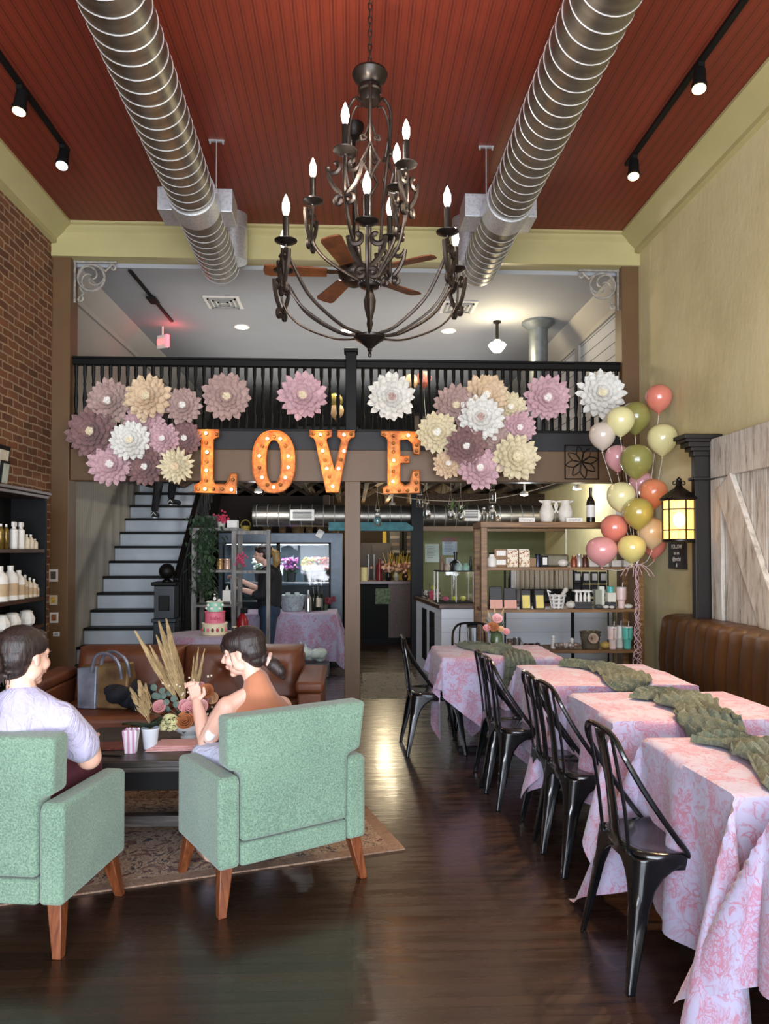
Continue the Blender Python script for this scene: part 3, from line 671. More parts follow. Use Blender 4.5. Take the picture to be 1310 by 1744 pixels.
letter('E', 682, 788, E, None, [(13, 46), (-12, 3), (-13, -33), (-28, 47), (-12, 46), (-12, 33), (-12, 18), (-12, -15), (28, 45), (28, 30), (28, 20), (10, 5), (27, -20), (27, -34), (27, -46), (12, -48), (-2, -48), (-22, -48)], [0, 1, 2], 'rusty marquee letter E with a few lit bulbs')
# ------------------------------------------------------------------ paper flowers
def paper(name, a, b):
    m = Mat(name); m.set(.85, Subsurface_Weight=.0, Sheen_Weight=.2); f = m.noise(m.co(), 9, 3); g = m.noise(m.co(), 40, 3)
    m.col(m.ramp(m.math('ADD', m.math('MULTIPLY', f, .6), m.math('MULTIPLY', g, .4)), [(.35, a), (.65, b)])); m.bump(g, .3, .01); return m.m
PAP = {'mauve': paper('mauve_paper', '7d5c5b', '98746f'), 'rose': paper('dusty_rose_paper', 'a98c84', 'c2a69c'), 'pink': paper('pink_paper', 'c69ea4', 'd8b5b8'),
       'cream': paper('cream_paper', 'd6c7a0', 'e8dcbc'), 'peach': paper('peach_cream_paper', 'd6b993', 'e4cdae'), 'white': paper('white_paper', 'dcd9cf', 'efece4')}
def petal(mb, ang, tilt, r0, L, W, curl, pointed, rnd):
    """cupped tapering paper petal from radius r0, facing -y"""
    ca, sa = math.cos(ang), math.sin(ang)
    def fn(u, v):
        s = (u-.5)*2; w = W*(.3+.7*math.sin(PI*.5*min(1, v/.7)))*(1 if v < .7 else math.sqrt(max(0, 1-((v-.7)/.3)**(1.3 if pointed else 2.4)))*.97+.03)
        rr = r0+L*v; x = s*w; y = -(math.sin(tilt)*L*v) - curl*v*v*L*.3 + abs(s)**2*W*-.3*(1-.3*v) + .15*W*(1-abs(s))
        rr = r0+L*v*math.cos(tilt)
        return (rr*ca - x*sa, y+rnd, rr*sa + x*ca)
    mb.grid(fn, 4, 8)
def paper_flower(px, py, rp, colr, cen, Y, label, group, pointed=False, seed=0):
    rnd = random.Random(seed*31+int(px)); R = rp*Y/F; c = at(px, py, Y)
    rx = rnd.uniform(-.12, .12); rz = rnd.uniform(-.15, .15)
    t = thing('paper_flower', label, 'paper flower', c, group=group)
    X = Matrix.Translation(c) @ Euler((rx, 0, rz)).to_matrix().to_4x4()
    layers = [(17, 1.0, .06, .155), (16, .84, .2, .15), (14, .66, .38, .14), (12, .48, .6, .12), (9, .32, .85, .1)]
    names = ['outer_petals', 'outer_petals', 'inner_petals', 'inner_petals', 'inner_petals']
    for li, (n, s, tilt, w) in enumerate(layers):
        mb = MB(); n = n+rnd.randint(-1, 1)
        for k in range(n):
            petal(mb, 2*PI*(k+.5*(li % 2))/n+rnd.uniform(-.06, .06), tilt+rnd.uniform(-.08, .08), R*.06, R*s*rnd.uniform(.9, 1.04), R*w*(.75 if pointed else 1)*rnd.uniform(.85, 1.1), rnd.uniform(.1, .9), pointed, -R*.06*li+rnd.uniform(-.01, .01)*R*4)
        mb.xf(X).build(names[li], PAP[colr], t, smooth=60)
    cmb = MB()
    for k in range(26):
        a = rnd.uniform(0, 2*PI); q = R*.15*math.sqrt(rnd.random()); cmb.ell((math.cos(a)*q, -R*.36-rnd.uniform(0, .02)*R, math.sin(a)*q), (R*.045,)*3, nu=6, nv=4)
    cmb.lathe([(R*.02, R*.05), (R*.17, -R*.34)], (0, 0, 0), 10, axis='y').xf(X).build('flower_centre', PAP[cen], t)
    MB().cyl((0, .0, 0), (0, YB+.0-Y+(.0 if py > 735 else .04), 0), .01, n=6).xf(Matrix.Translation(c)).build('stem_wire', M['irondk'], t)
    return t
GL = 'paper flowers in the left cluster'; GR = 'paper flowers in the right cluster'
fl = [(187, 685, 38, 'rose', 'white', 7.12, 'dusty rose paper flower at the upper left of the left cluster', GL), (253, 678, 40, 'peach', 'cream', 7.08, 'peach cream paper flower topping the left cluster', GL),
 (312, 692, 32, 'rose', 'white', 7.14, 'dusty rose paper flower at the upper right of the left cluster', GL), (158, 737, 42, 'mauve', 'cream', 7.08, 'large mauve paper flower at the far left of the left cluster', GL),
 (246, 718, 33, 'pink', 'cream', 7.16, 'pink paper flower in the middle of the left cluster above the white one', GL), (223, 752, 34, 'white', 'cream', 7.02, 'white paper flower in the middle of the left cluster', GL),
 (279, 748, 29, 'pink', 'white', 7.10, 'small pink paper flower right of the white one in the left cluster', GL), (315, 748, 30, 'mauve', 'white', 7.17, 'mauve paper flower partly behind the marquee letter L', GL),
 (190, 792, 38, 'pink', 'white', 7.08, 'pink paper flower at the bottom left of the left cluster', GL), (250, 795, 34, 'mauve', 'white', 7.10, 'mauve paper flower at the bottom middle of the left cluster', GL),
 (302, 794, 31, 'cream', 'peach', 7.02, 'cream pointed paper flower at the bottom right of the left cluster', GL, True),
 (386, 676, 41, 'rose', 'cream', 7.22, 'dusty rose paper flower alone on the railing above the letter L', None), (516, 677, 41, 'pink', 'cream', 7.22, 'pink paper flower alone on the railing above the letters O and V', None),
 (666, 677, 41, 'white', 'rose', 7.22, 'white paper flower with rose centre alone on the railing above the E', None), (931, 678, 40, 'pink', 'white', 7.22, 'pink paper flower on the railing left of the last white one', None),
 (1023, 672, 42, 'white', 'cream', 7.20, 'white paper flower at the right end of the railing by the balloons', None),
 (775, 692, 37, 'rose', 'cream', 7.12, 'dusty rose paper flower at the upper left of the right cluster', GR), (826, 676, 40, 'peach', 'white', 7.14, 'peach paper flower topping the right cluster', GR),
 (818, 712, 40, 'white', 'rose', 7.04, 'white paper flower with rose centre in the right cluster', GR), (868, 695, 29, 'cream', 'white', 7.17, 'cream paper flower at the upper right of the right cluster', GR),
 (884, 728, 29, 'pink', 'white', 7.13, 'pink paper flower at the right edge of the right cluster', GR), (744, 737, 36, 'cream', 'white', 7.08, 'cream paper flower at the far left of the right cluster', GR),
 (794, 761, 35, 'mauve', 'white', 7.02, 'dark mauve paper flower in the middle of the right cluster', GR), (842, 748, 26, 'rose', 'white', 7.12, 'small dusty rose paper flower beside the mauve one in the right cluster', GR),
 (763, 791, 26, 'peach', 'white', 7.12, 'small peach paper flower at the lower left of the right cluster', GR), (815, 799, 37, 'pink', 'white', 7.06, 'pink paper flower at the bottom of the right cluster', GR),
 (876, 780, 41, 'cream', 'cream', 7.04, 'large cream paper flower at the lower right of the right cluster', GR)]
for i, f in enumerate(fl): paper_flower(*f[:8], pointed=(len(f) > 8), seed=i)
# ------------------------------------------------------------------ balloons
def ballm(name, c):
    m = Mat(name); m.set(.22, Subsurface_Weight=.25, Coat_Weight=.5, Coat_Roughness=.05); m.b.inputs['Subsurface Radius'].default_value = (.05, .04, .03)
    l_ = lin(c)[:3]; f = m.noise(m.co(), 4, 2); m.col(m.ramp(f, [(.3, tuple(x*.93 for x in l_)), (.7, l_)])); return m.m
BC = {'coral': ballm('coral_latex', 'd8806e'), 'pinkb': ballm('pink_latex', 'dd9a98'), 'olive': ballm('olive_latex', '8d8a4c'), 'gold': ballm('mustard_latex', 'b0a050'), 'lemon': ballm('pale_lemon_latex', 'ddd79f'),
      'pearl': ballm('pearl_latex', 'cfc2b4'), 'peachb': ballm('peach_latex', 'e6c598'), 'yel': ballm('butter_latex', 'e0cf80'), 'blush': ballm('blush_latex', 'd7a0a4'), 'orange': ballm('orange_latex', 'e08a62')}
BPROF = [(0, 1.0), (.25, .975), (.5, .89), (.74, .72), (.9, .5), (.985, .25), (1, .0), (.96, -.25), (.86, -.5), (.7, -.73), (.5, -.92), (.3, -1.07), (.14, -1.17), (.05, -1.215)]
def balloon(px, py, rp, colr, Y, label, squash=1.0, group='balloons in the bunch beside the wall lantern', tilt=(0, 0)):
    r = rp*Y/F; c = at(px, py, Y); t = thing('balloon', label, 'balloon', c, group=group)
    R = Euler((tilt[0], tilt[1], 0)); RM = R.to_matrix()
    MB().lathe([(a*r, b*r*squash) for a, b in reversed(BPROF)], c, 28, rot=R).build('balloon_skin', BC[colr], t, smooth=80)
    kn = c+RM @ Vector((0, 0, -1.215*r*squash)); MB().lathe([(.006, 0), (.003, -.006), (.010, -.018), (.008, -.02)], kn, 10, rot=R).build('knot', BC[colr], t)
    tie = at(1085, 962, 6.34) if Y < 7 else Vector((kn.x, kn.y, ZM)); e = kn-RM @ Vector((0, 0, .02))
    mid = (e+tie)/2+Vector((.03, .04, -.03))
    MB().tube(spline([e, mid, tie], 6), .0018, 4).build('ribbon', PAP['white'], t)
GB = None
bl = [(1122, 677, 22.5, 'coral', 6.5, 'coral balloon floating highest beside the yellow wall'), (1082, 710, 26, 'olive', 6.62, 'dark olive balloon behind the pale lemon one near the bunch top'),
 (1057, 716, 24, 'lemon', 6.35, 'pale lemon balloon at the upper left of the bunch'), (1026, 741, 22.5, 'pearl', 6.42, 'pearl grey balloon at the left of the bunch'),
 (1128, 747, 25.5, 'lemon', 6.42, 'pale lemon balloon at the upper right of the bunch'), (1052, 779, 21.5, 'blush', 6.6, 'pink balloon half hidden behind the large olive one'),
 (1084, 784, 27.5, 'olive', 6.3, 'large olive balloon in the middle of the bunch'), (1113, 839, 24, 'orange', 6.42, 'orange coral balloon left of the lantern roof'),
 (1058, 845, 24.5, 'lemon', 6.38, 'pale lemon balloon in the middle left of the bunch'), (1087, 873, 25.5, 'gold', 6.24, 'mustard balloon in the lower middle of the bunch'),
 (1046, 899, 23, 'coral', 6.4, 'coral balloon at the lower left above the pink one'), (1110, 906, 25, 'peachb', 6.36, 'peach balloon beside the lantern glass'),
 (1025, 937, 27, 'pinkb', 6.3, 'pink balloon lowest on the left of the bunch'), (1076, 933, 24, 'yel', 6.2, 'butter yellow balloon lowest in the middle of the bunch'),
 (1114, 928, 20, 'coral', 6.55, 'coral balloon behind the peach one under the lantern'), (1092, 822, 20, 'blush', 6.62, 'pink balloon behind the olive and orange ones')]
for b in bl:
    sq = {1025: .86, 1076: .93}.get(b[0], 1.0); balloon(*b[:5], b[5], sq)
for px, py, c, lb in ((571, 683, 'gold', 'mustard balloon seen through the gallery balusters'), (573, 700, 'peachb', 'peach balloon seen through the balusters under the mustard one'), (700, 650, 'peachb', 'pale balloon behind the balusters right of the middle post'), (722, 645, 'coral', 'coral balloon behind the balusters right of the middle post')):
    balloon(px, py, 13, c, 9.6, lb, group='balloons up on the gallery')
rb = MB(); tie = at(1085, 962, 6.34)
for k in range(5):
    a = random.uniform(0, 6.28); pts = [tie+Vector((math.cos(a+i*1.3+random.uniform(-.9, .9))*(.01+.0012*i), math.sin(a+i*1.3)*.02, -i*.036+random.uniform(-.01, .01))) for i in range(28)]
    rb.tube(spline(pts, 3), .0024, 4)
for k in range(6):
    a = 2*PI*k/6; rb.tube([tie+Vector((math.cos(a)*.03*j+.006*math.sin(j*1.7), math.sin(a)*.02*j, .01*j-.012*j*j*.5)) for j in range(6)], .003, 4)
tag(rb.build('balloon_ribbons', PAP['pink']), 'tangle of curled pink and white ribbon hanging below the balloon bunch', 'ribbon', kind='stuff')
# ------------------------------------------------------------------ banquette, barn door, pilaster
bz1 = at(1150, 1046, 6.1).z
t = thing('banquette', 'long brown channel-tufted leather banquette along the yellow wall', 'bench', (2.5, 3.6, 0))
def bq(u, v):
    y = .9+u*5.2; w = abs(math.sin(PI*(y-.9)/.165))**.5
    prof = [(XR-.002, .38), (2.60, .42), (2.585, .6), (2.60, .8), (2.62, .93), (2.66, bz1-.01), (2.73, bz1), (XR-.002, bz1-.005)]
    i = v*(len(prof)-1); k = min(int(i), len(prof)-2); f = i-k; x = prof[k][0]*(1-f)+prof[k+1][0]*f; z = prof[k][1]*(1-f)+prof[k+1][1]*f
    e = math.sin(PI*min(1, max(0, v)))**.3; return (x-.028*w*e, y, z+(.006*w if v > .6 else 0))
mb = MB().grid(bq, 310, 14); W = 311
mb.f.append(tuple(j*W for j in range(15))); mb.f.append(tuple(j*W+310 for j in reversed(range(15))))
mb.build('backrest', M['leather2'], t, smooth=50)
for k in range(4): MB().box(2.12, 2.62, .92+k*1.3, 2.2+k*1.3, .34, .46).build('seat', M['leather2'], t, bevel=.03, seg=3)
MB().box(2.2, XR-.002, .92, 6.08, 0, .34).build('base', M['blackmat'], t)
# barn door
BKK = M['blackmat']; bx = XR-.07; y1 = onx(1215, 900, bx).y; y0 = y1-2.2; zt_ = onx(1215, 748, bx).z
t = thing('barn_door', 'white-washed weathered plank barn door with a diagonal brace on the yellow wall', 'barn door', (bx, (y0+y1)/2, .5))
zb_ = .5
MB().box(bx+.036, bx+.06, y0, y1, zb_, zt_).build('backing_board', BKK, t)
for k in range(12):
    a = y0+k*(y1-y0)/12; MB().box(bx+.012, bx+.035, a+.005, a+(y1-y0)/12-.005, zb_, zt_).build('plank', M['barn'], t, bevel=.002)
z2 = onx(1219, 814, bx).z
MB().box(bx-.02, bx+.01, y0, y1, z2, zt_).build('top_rail', M['barn'], t, bevel=.003)
MB().box(bx-.02, bx+.01, y1-.16, y1, zb_, z2-.012).build('side_stile', M['barn'], t, bevel=.003)
MB().box(bx-.02, bx+.01, y0, y1-.165, zb_, zb_+.2).build('bottom_rail', M['barn'], t, bevel=.003)
pA, pB = Vector((bx-.005, y1-.22, z2-.05)), Vector((bx-.005, y1-1.05, .62))
d = (pB-pA).normalized(); nrm = Vector((0, -d.z, d.y)).normalized()*.12
MB().add([p+Vector((dx, 0, 0)) for dx in (-.03, .012) for p in (pA-nrm, pA+nrm, pB+nrm, pB-nrm)], [(0, 1, 2, 3), (7, 6, 5, 4), (0, 4, 5, 1), (1, 5, 6, 2), (2, 6, 7, 3), (3, 7, 4, 0)]).build('diagonal_brace', M['barn2'], t, bevel=.003)
# pilaster
pl = plain('espresso_panel', '17110d', .45, var=.15, scale=4)
py1, py0 = onx(1178, 900, 2.69).y, y1+.02
ptop = at(1190, 742, 5.75).z
t = thing('pilaster', 'dark brown square pilaster with moulded cap beside the barn door', 'pilaster', (2.76, (py0+py1)/2, 0))
MB().box(2.69, XR-.003, py0, py1, 0, ptop-.17).build('shaft', pl, t, bevel=.005)
MB().box(2.672, XR-.003, py0-.02, py1+.02, ptop-.36, ptop-.335).build('neck_moulding', pl, t, bevel=.006)
cap = MB()
for i, (g, za, zb2) in enumerate(((.012, ptop-.17, ptop-.13), (.035, ptop-.13, ptop-.1), (.06, ptop-.1, ptop-.06), (.085, ptop-.06, ptop-.035), (.1, ptop-.035, ptop))):
    cap.box(2.69-g, XR-.003, py0-g*.5, py1+g, za, zb2)
cap.build('cap', pl, t, bevel=.004)
# wall lantern
lc = at(1157, 890, 5.8); lz0, lz1 = at(1157, 919, 5.8).z, at(1157, 852, 5.8).z; lr = .125
t = thing('wall_lantern', 'lit round bronze wall lantern with banded glass on the dark pilaster', 'lantern', (lc.x, 5.8, lz0))
amb = Mat('seeded_amber_glass'); amb.set(.25, 0, Transmission_Weight=.75, IOR=1.15); amb.col(amb.ramp(amb.noise(amb.co(), 40, 4), [(.3, 'ffe1a0'), (.6, 'fff3d6')])); amb.b.inputs['Emission Color'].default_value = lin('ffc060'); amb.b.inputs['Emission Strength'].default_value = 1.1
MB().lathe([(lr*.93, lz0), (lr*.93, lz1)], (lc.x, 5.8, 0), 32).build('glass_shade', amb.m, t)
b = MB()
for z_ in (lz0-.0, lz0+.075, lz1-.075, lz1): b.tube([(lc.x+math.cos(a)*lr, 5.8+math.sin(a)*lr, z_) for a in [2*PI*k/32 for k in range(32)]], .006, 6, closed=True)
for k in range(6):
    a = PI/6+k*PI/3; b.cyl((lc.x+math.cos(a)*lr, 5.8+math.sin(a)*lr, lz0), (lc.x+math.cos(a)*lr, 5.8+math.sin(a)*lr, lz1), .006, n=6)
b.lathe([(0, lz0-.03), (.1, lz0-.025), (lr+.008, lz0-.015), (lr+.008, lz0)], (lc.x, 5.8, 0), 32).build('cage', M['irondk'], t)
rf = MB().lathe([(lr+.02, lz1), (lr+.025, lz1+.015), (lr-.02, lz1+.05), (.07, lz1+.075), (.035, lz1+.1), (.018, lz1+.13), (.012, lz1+.15), (.02, lz1+.158), (.02, lz1+.17), (.008, lz1+.18), (0, lz1+.19)], (lc.x, 5.8, 0), 32).build('roof', M['irondk'], t)
s = MB()
for sg in (-1, 1):
    for a in (0, PI/2): s.tube([(lc.x+math.cos(a)*sg*u, 5.8+math.sin(a)*sg*u, lz1+.13+v) for u, v in spiral((.035, .005), .022, .007, PI*.9, -PI*.9, 14)], .005, 6)
s.build('finial_scroll', M['irondk'], rf)
MB().lathe([(.012, lz0+.0), (.012, lz0+.08)], (lc.x, 5.8, 0), 8).build('candle_sleeve', M['irondk'], t)
MB().ell((lc.x, 5.8, (lz0+lz1)/2), (.042, .042, .06)).build('bulb', M['lampwarm'], t)
MB().box(2.665, 2.69, 5.76, 5.84, lz0+.02, lz1+.02).bar((lc.x+lr, 5.8, lz1+.01), (2.67, 5.8, lz1+.01), .02, .02).bar((lc.x+lr, 5.8, lz0), (2.67, 5.8, lz0+.04), .02, .02).build('wall_bracket', M['irondk'], t, bevel=.003)
point('lantern_bulb_light', (lc.x, 5.8-.0, (lz0+lz1)/2), 26, (1, .66, .3), .04)
# small chalkboard on the right wall
c0 = onx(1140, 922, XR-.01); c1 = onx(1170, 970, XR-.01)
t = thing('chalkboard_sign', 'small chalkboard with chalk writing hanging below the lantern', 'sign', (XR-.01, (c0.y+c1.y)/2, c1.z))
MB().box(XR-.02, XR-.002, c1.y, c0.y, c1.z, c0.z).build('board', plain('chalkboard_slate', '2a2623', .8, var=.2), t, bevel=.002)
for i, w in enumerate(('FOLLOW', 'us on', '@social', '8')):
    text('chalk_line', w, .05, PAP['white'], t, (XR-.022, (c0.y+c1.y)/2, c0.z-.05-i*.055), (PI/2, 0, -PI/2))
# ------------------------------------------------------------------ draped tables
def cloth(x0, x1, y0, y1, z, cx, cy, hw, hh, th, res=.028, amp=.018, seed=0):
    """cloth of half size hw x hh turned by th, centred at cx,cy, draped over a box top"""
    rnd = random.Random(seed); ph = [rnd.uniform(0, 6) for _ in range(6)]
    nu, nv = int(2*hw/res), int(2*hh/res); ct, st = math.cos(th), math.sin(th); uv = []
    def fn(u, v):
        a, b = (u-.5)*2*hw, (v-.5)*2*hh; uv.append((a+hw+seed*1.3, b+hh+seed*.7))
        x, y = cx+a*ct-b*st, cy+a*st+b*ct
        dx = max(0, x-x1)-max(0, x0-x); dy = max(0, y-y1)-max(0, y0-y)
        bx_, by_ = min(max(x, x0), x1), min(max(y, y0), y1)
        if dx == 0 and dy == 0: return (x, y, z+.0015*math.sin(9*x+ph[0])*math.sin(8*y+ph[1]))
        if dx == 0 or dy == 0:
            d = abs(dx)+abs(dy); s_ = .05+.03*math.sin((y if dx else x)*7+ph[2])
            w = amp*min(1, d/.3)*(math.sin((y if dx else x)*17+ph[3])+.6*math.sin((y if dx else x)*29+ph[4]+d*3))
            o = d*s_+w; sg = (1 if dx+dy > 0 else -1)
            # lean towards the nearer corner, as hanging cloth does
            P_ = Vector((bx_+(sg*o if dx else 0), by_+(sg*o if dy else 0), z-d*math.sqrt(1-s_*s_)))
        else:
            r = math.hypot(dx, dy); phi = math.atan2(abs(dy), abs(dx)); m2 = math.sin(2*phi)
            s_ = .05+.33*m2**1.5; o = r*s_+amp*.8*math.sin(phi*11+ph[5])*min(1, r/.3)
            # fold: bend the horizontal direction so that the corner cloth tucks toward the faces
            q = phi+.35*math.sin(4*phi)*-.5
            P_ = Vector((bx_+math.copysign(math.cos(q)*o, dx), by_+math.copysign(math.sin(q)*o, dy), z-r*math.sqrt(1-s_*s_)))
        if P_.z < .012:
            e = .012-P_.z; P_.z = .012+.004*math.sin(P_.x*40)
            P_.x += (e*.5 if dx > 0 else -e*.5 if dx < 0 else 0); P_.y += (e*.5 if dy > 0 else -e*.5 if dy < 0 else 0)
        return P_
    mb = MB().grid(fn, nu, nv); mb.uv = uv; return mb
def table(x0, x1, y0, y1, label):
    t = thing('table', label, 'table', ((x0+x1)/2, (y0+y1)/2, 0), group='square tables under the toile cloths')
    MB().box(x0+.035, x1-.035, y0+.035, y1-.035, .70, .735).build('tabletop', M['blackmat'], t)
    cx, cy = (x0+x1)/2, (y0+y1)/2
    MB().cyl((cx, cy, .03), (cx, cy, .70), .038).build('pedestal', M['blackmat'], t)
    MB().box(cx-.27, cx+.27, cy-.03, cy+.03, 0, .03).box(cx-.03, cx+.03, cy-.27, cy-.0301, 0, .03).box(cx-.03, cx+.03, cy+.0301, cy+.27, 0, .03).build('base', M['blackmat'], t)
def P2(px, py): p = onz(px, py, .75); return p.x, p.y
TB = []
for i, (bl_, fl_, fr_, lb) in enumerate((((727, 1098), (762, 1120), (948, 1121), 'farthest, behind the others'), ((878, 1131), (935, 1167), (1195, 1168), 'second from the back'), ((965, 1178), (1048, 1227), (1330, 1227), 'third from the back'), ((1090, 1253), (1255, 1352), (1700, 1352), 'nearest whole one'))):
    a, b, c = P2(*bl_), P2(*fl_), P2(*fr_); x0 = (a[0]+b[0])/2; TB.append((x0, x0+.86, b[1], a[1]))
TB.append((TB[3][0]+.0, TB[3][0]+.86, TB[3][2]-.93, TB[3][2]-.19))
lab = ['square table under the farthest toile cloth by the shelves', 'square table under the second toile cloth from the back', 'square table under the middle toile cloth', 'square table under the toile cloth beside the nearest metal chair', 'square table mostly outside the frame at the lower right']
lab2 = ['pink toile tablecloth on the farthest table, corner hanging down in front', 'pink toile tablecloth on the second table from the back', 'pink toile tablecloth on the middle table of the row', 'pink toile tablecloth on the large table beside the nearest metal chair', 'pink toile tablecloth edge at the bottom right corner of the frame']
for i, (x0, x1, y0, y1) in enumerate(TB):
    table(x0, x1, y0, y1, lab[i]); cx, cy = (x0+x1)/2, (y0+y1)/2
    if i == 0: mb = cloth(x0, x1, y0, y1, .745, cx+.03, cy-.0, .78, .78, PI/4+.12, seed=1)
    elif i == 3: mb = cloth(x0, x1, y0, y1, .745, cx-.0, cy, .43+.6, .37+.55, .03, seed=4, amp=.02)
    else: mb = cloth(x0, x1, y0, y1, .745, cx, cy, .43+.45, .37+(.45 if i < 4 else .5), .05*(-1)**i, seed=i+1)
    tag(mb.build('tablecloth', M['toile'], smooth=60), lab2[i], 'tablecloth', 'pink toile tablecloths')
# gauze runners
def runner(pts, w, label, seed, knots=()):
    """pts: list of x,y,z centre line; w half width"""
    rnd = random.Random(seed); ph = [rnd.uniform(0, 6) for _ in range(8)]; C_ = spline(pts, 12); n = len(C_)-1; uv = []
    def fn(u, v):
        i = v*n; k = min(int(i), n-1); f = i-k; p = C_[k].lerp(C_[k+1], f); d = (C_[k+1]-C_[k]).normalized(); sd = Vector((d.y, -d.x, 0))
        if sd.length < .2: sd = Vector((1, 0, 0))
        sd.normalize(); nn = sd.cross(d); nn = nn if nn.z > 0 or (abs(nn.z) < .1 and nn.y < 0) else -nn
        s_ = (u-.5)*2; ww = w*(1+.18*math.sin(v*9+ph[0]))
        for kv, ks in knots: ww *= 1+ks*math.exp(-((v-kv)/.05)**2)
        wr = .010*(math.sin(s_*22+ph[1]+2*math.sin(v*8+ph[2]))+.6*math.sin(s_*41+v*13+ph[3]))+.012*(math.sin(v*50+s_*5+ph[4]))*(.5+.5*math.sin(v*13+s_*4))
        h = .012+wr+.016*(1-s_*s_)
        for kv, ks in knots: h += .03*math.exp(-((v-kv)/.05)**2)*(1-abs(s_))
        uv.append((s_*w*1.6, v*n*.05)); return p+sd*s_*ww+nn*max(.003, h)
    mb = MB().grid(fn, 44, n*5); mb.uv = uv
    return tag(mb.build('gauze_runner', M['gauze'], smooth=80, solid=.002), label, 'table runner', 'moss green gauze runners')
x0, x1, y0, y1 = TB[0]
zt0 = .748
runner([(.93, y1-.05, zt0), (.98, y1-.25, zt0), (1.1, y1-.45, zt0), (1.17, y0+.14, zt0), (1.17, y0-.02, zt0-.01), (1.17, y0-.06, .62), (1.17, y0-.075, .5), (1.16, y0-.1, .36), (1.16, y0-.1, .3)], .11, 'moss green gauze runner hanging over the front of the farthest table', 3, knots=((.25, .2),))
a = TB[1]; b_ = TB[2]; c_ = TB[3]
def X(px, py): return onz(px, py, .76)
q = lambda px, py, dz=0: Vector((X(px, py).x, X(px, py).y, zt0+dz))
runner([q(965, 1129), q(1020, 1136), q(1062, 1150), Vector((X(1075, 1165).x, a[2]+.02, zt0)), Vector((X(1080, 1166).x, a[2]-.055, zt0-.05)), Vector((q(1100, 1182).x, a[2]-.11, zt0-.09))], .12, 'moss green gauze runner crossing the second table from the back', 5)
runner([q(1090, 1180), q(1135, 1186, .005), q(1165, 1196, .01), q(1200, 1215), Vector((q(1222, 1228).x, b_[2]+.02, zt0)), Vector((q(1222, 1228).x, b_[2]-.055, zt0-.04)), Vector((q(1222, 1228).x, b_[2]-.08, zt0-.10))], .125, 'moss green gauze runner bunched across the middle table', 8, knots=((.35, .5),))
runner([q(1205, 1254), q(1260, 1268, .005), q(1310, 1290, .01), q(1360, 1330), Vector((q(1390, 1352).x, c_[2]+.02, zt0)), Vector((q(1400, 1352).x, c_[2]-.055, zt0-.05)), Vector((q(1400, 1352).x, c_[2]-.07, zt0-.12))], .1, 'moss green gauze runner on the nearest whole table at the frame edge', 11, knots=((.3, .4),))
# ------------------------------------------------------------------ metal chairs
mch = Mat('gunmetal_black_chair'); mch.set(.24, .55, Coat_Weight=.6, Coat_Roughness=.12); mch.col(mch.ramp(mch.noise(mch.co(), 6, 3), [(.3, '101113'), (.7, '1c1e21')])); mch = mch.m
def metal_chair():
    t = thing('metal_chair', '', 'chair')
    def sup(r, p=3.6, n=32, dy=0): return [(math.copysign(abs(math.cos(2*PI*k/n))**(2/p), math.cos(2*PI*k/n))*r, math.copysign(abs(math.sin(2*PI*k/n))**(2/p), math.sin(2*PI*k/n))*r+dy) for k in range(n)]
    seat = MB(); rings = [(.182, .395), (.186, .43), (.186, .442), (.178, .451), (.168, .452), (.155, .446), (.08, .443)]; base = []
    for r, z in rings: base.append([Vector((x, y, z)) for x, y in sup(r)])
    n = 32; seat.add([p for rg in base for p in rg], [(i*n+k, i*n+(k+1) % n, (i+1)*n+(k+1) % n, (i+1)*n+k) for i in range(len(rings)-1) for k in range(n)]+[tuple((len(rings)-1)*n+k for k in range(n)), tuple(reversed(range(n)))])
    seat.build('seat', mch, t, smooth=50, local=True)
    for a, b in ((.05, 0), (-.05, 0), (0, .05), (0, -.05), (0, 0)): pass
    for sx in (-1, 1):
        for sy in (-1, 1):
            W_ = [(.435, .17), (.41, .165), (.395, .13), (.37, .095), (.33, .068), (.27, .052), (.18, .042), (.08, .03), (.02, .024), (.0, .024)]
            def fn(u, v):
                i = v*(len(W_)-1); k = min(int(i), len(W_)-2); f = i-k; z = W_[k][0]*(1-f)+W_[k+1][0]*f; w = W_[k][1]*(1-f)+W_[k+1][1]*f
                q = (u-.5)*2*w; rr = min(.03, w*.6); f2 = (.44-z)/.44
                ox = .18+.04*f2**1.2; oy = (.18+(.055 if sy < 0 else .035)*f2**1.2)
                ax = max(0, -q-rr); ay = max(0, q-rr); tq = max(-1, min(1, q/rr)); an = (tq+1)*PI/4
                cx_, cy__ = ox-rr, oy-rr
                x = cx_+rr*math.sin(an)-ax; y = cy__+rr*math.cos(an)-ay
                rib = .004*math.exp(-(q/.012)**2)*(1 if z < .3 else 0)
                return (sx*(x+rib), sy*(y+rib), z)
            MB().grid(fn, 14, 27).build('leg', mch, t, smooth=60, solid=.004, local=True)
    fr = MB()
    hp = spline([(-.185, .02, .425), (-.188, -.06, .53), (-.186, -.15, .66), (-.172, -.215, .775), (-.13, -.235, .835), (-.06, -.24, .853), (.06, -.24, .853), (.13, -.235, .835), (.172, -.215, .775), (.186, -.15, .66), (.188, -.06, .53), (.185, .02, .425)], 6)
    fr.tube(hp, .0105, 8); fr.build('back_hoop', mch, t, local=True)
    sp = MB()
    def sf(u, v): 
        q = (u-.5); y = -.182-.058*min(1, v*1.05)+.01*math.sin(PI*v); z = .43+.42*v; return (q*(.075+.05*abs(v-.5)), y+.012*(1-4*q*q)*0-.006*math.cos(PI*q), z)
    sp.grid(sf, 6, 10).build('back_splat', mch, t, smooth=60, solid=.004, local=True)
    for sx in (-1, 1): 
        MB().tube(spline([(sx*.115, -.183, .43), (sx*.118, -.2, .6), (sx*.11, -.232, .79), (sx*.1, -.238, .845)], 5), .007, 7).build('back_rod', mch, t, local=True)
    return t
CH = metal_chair(); GC = 'black metal chairs along the toile tables'
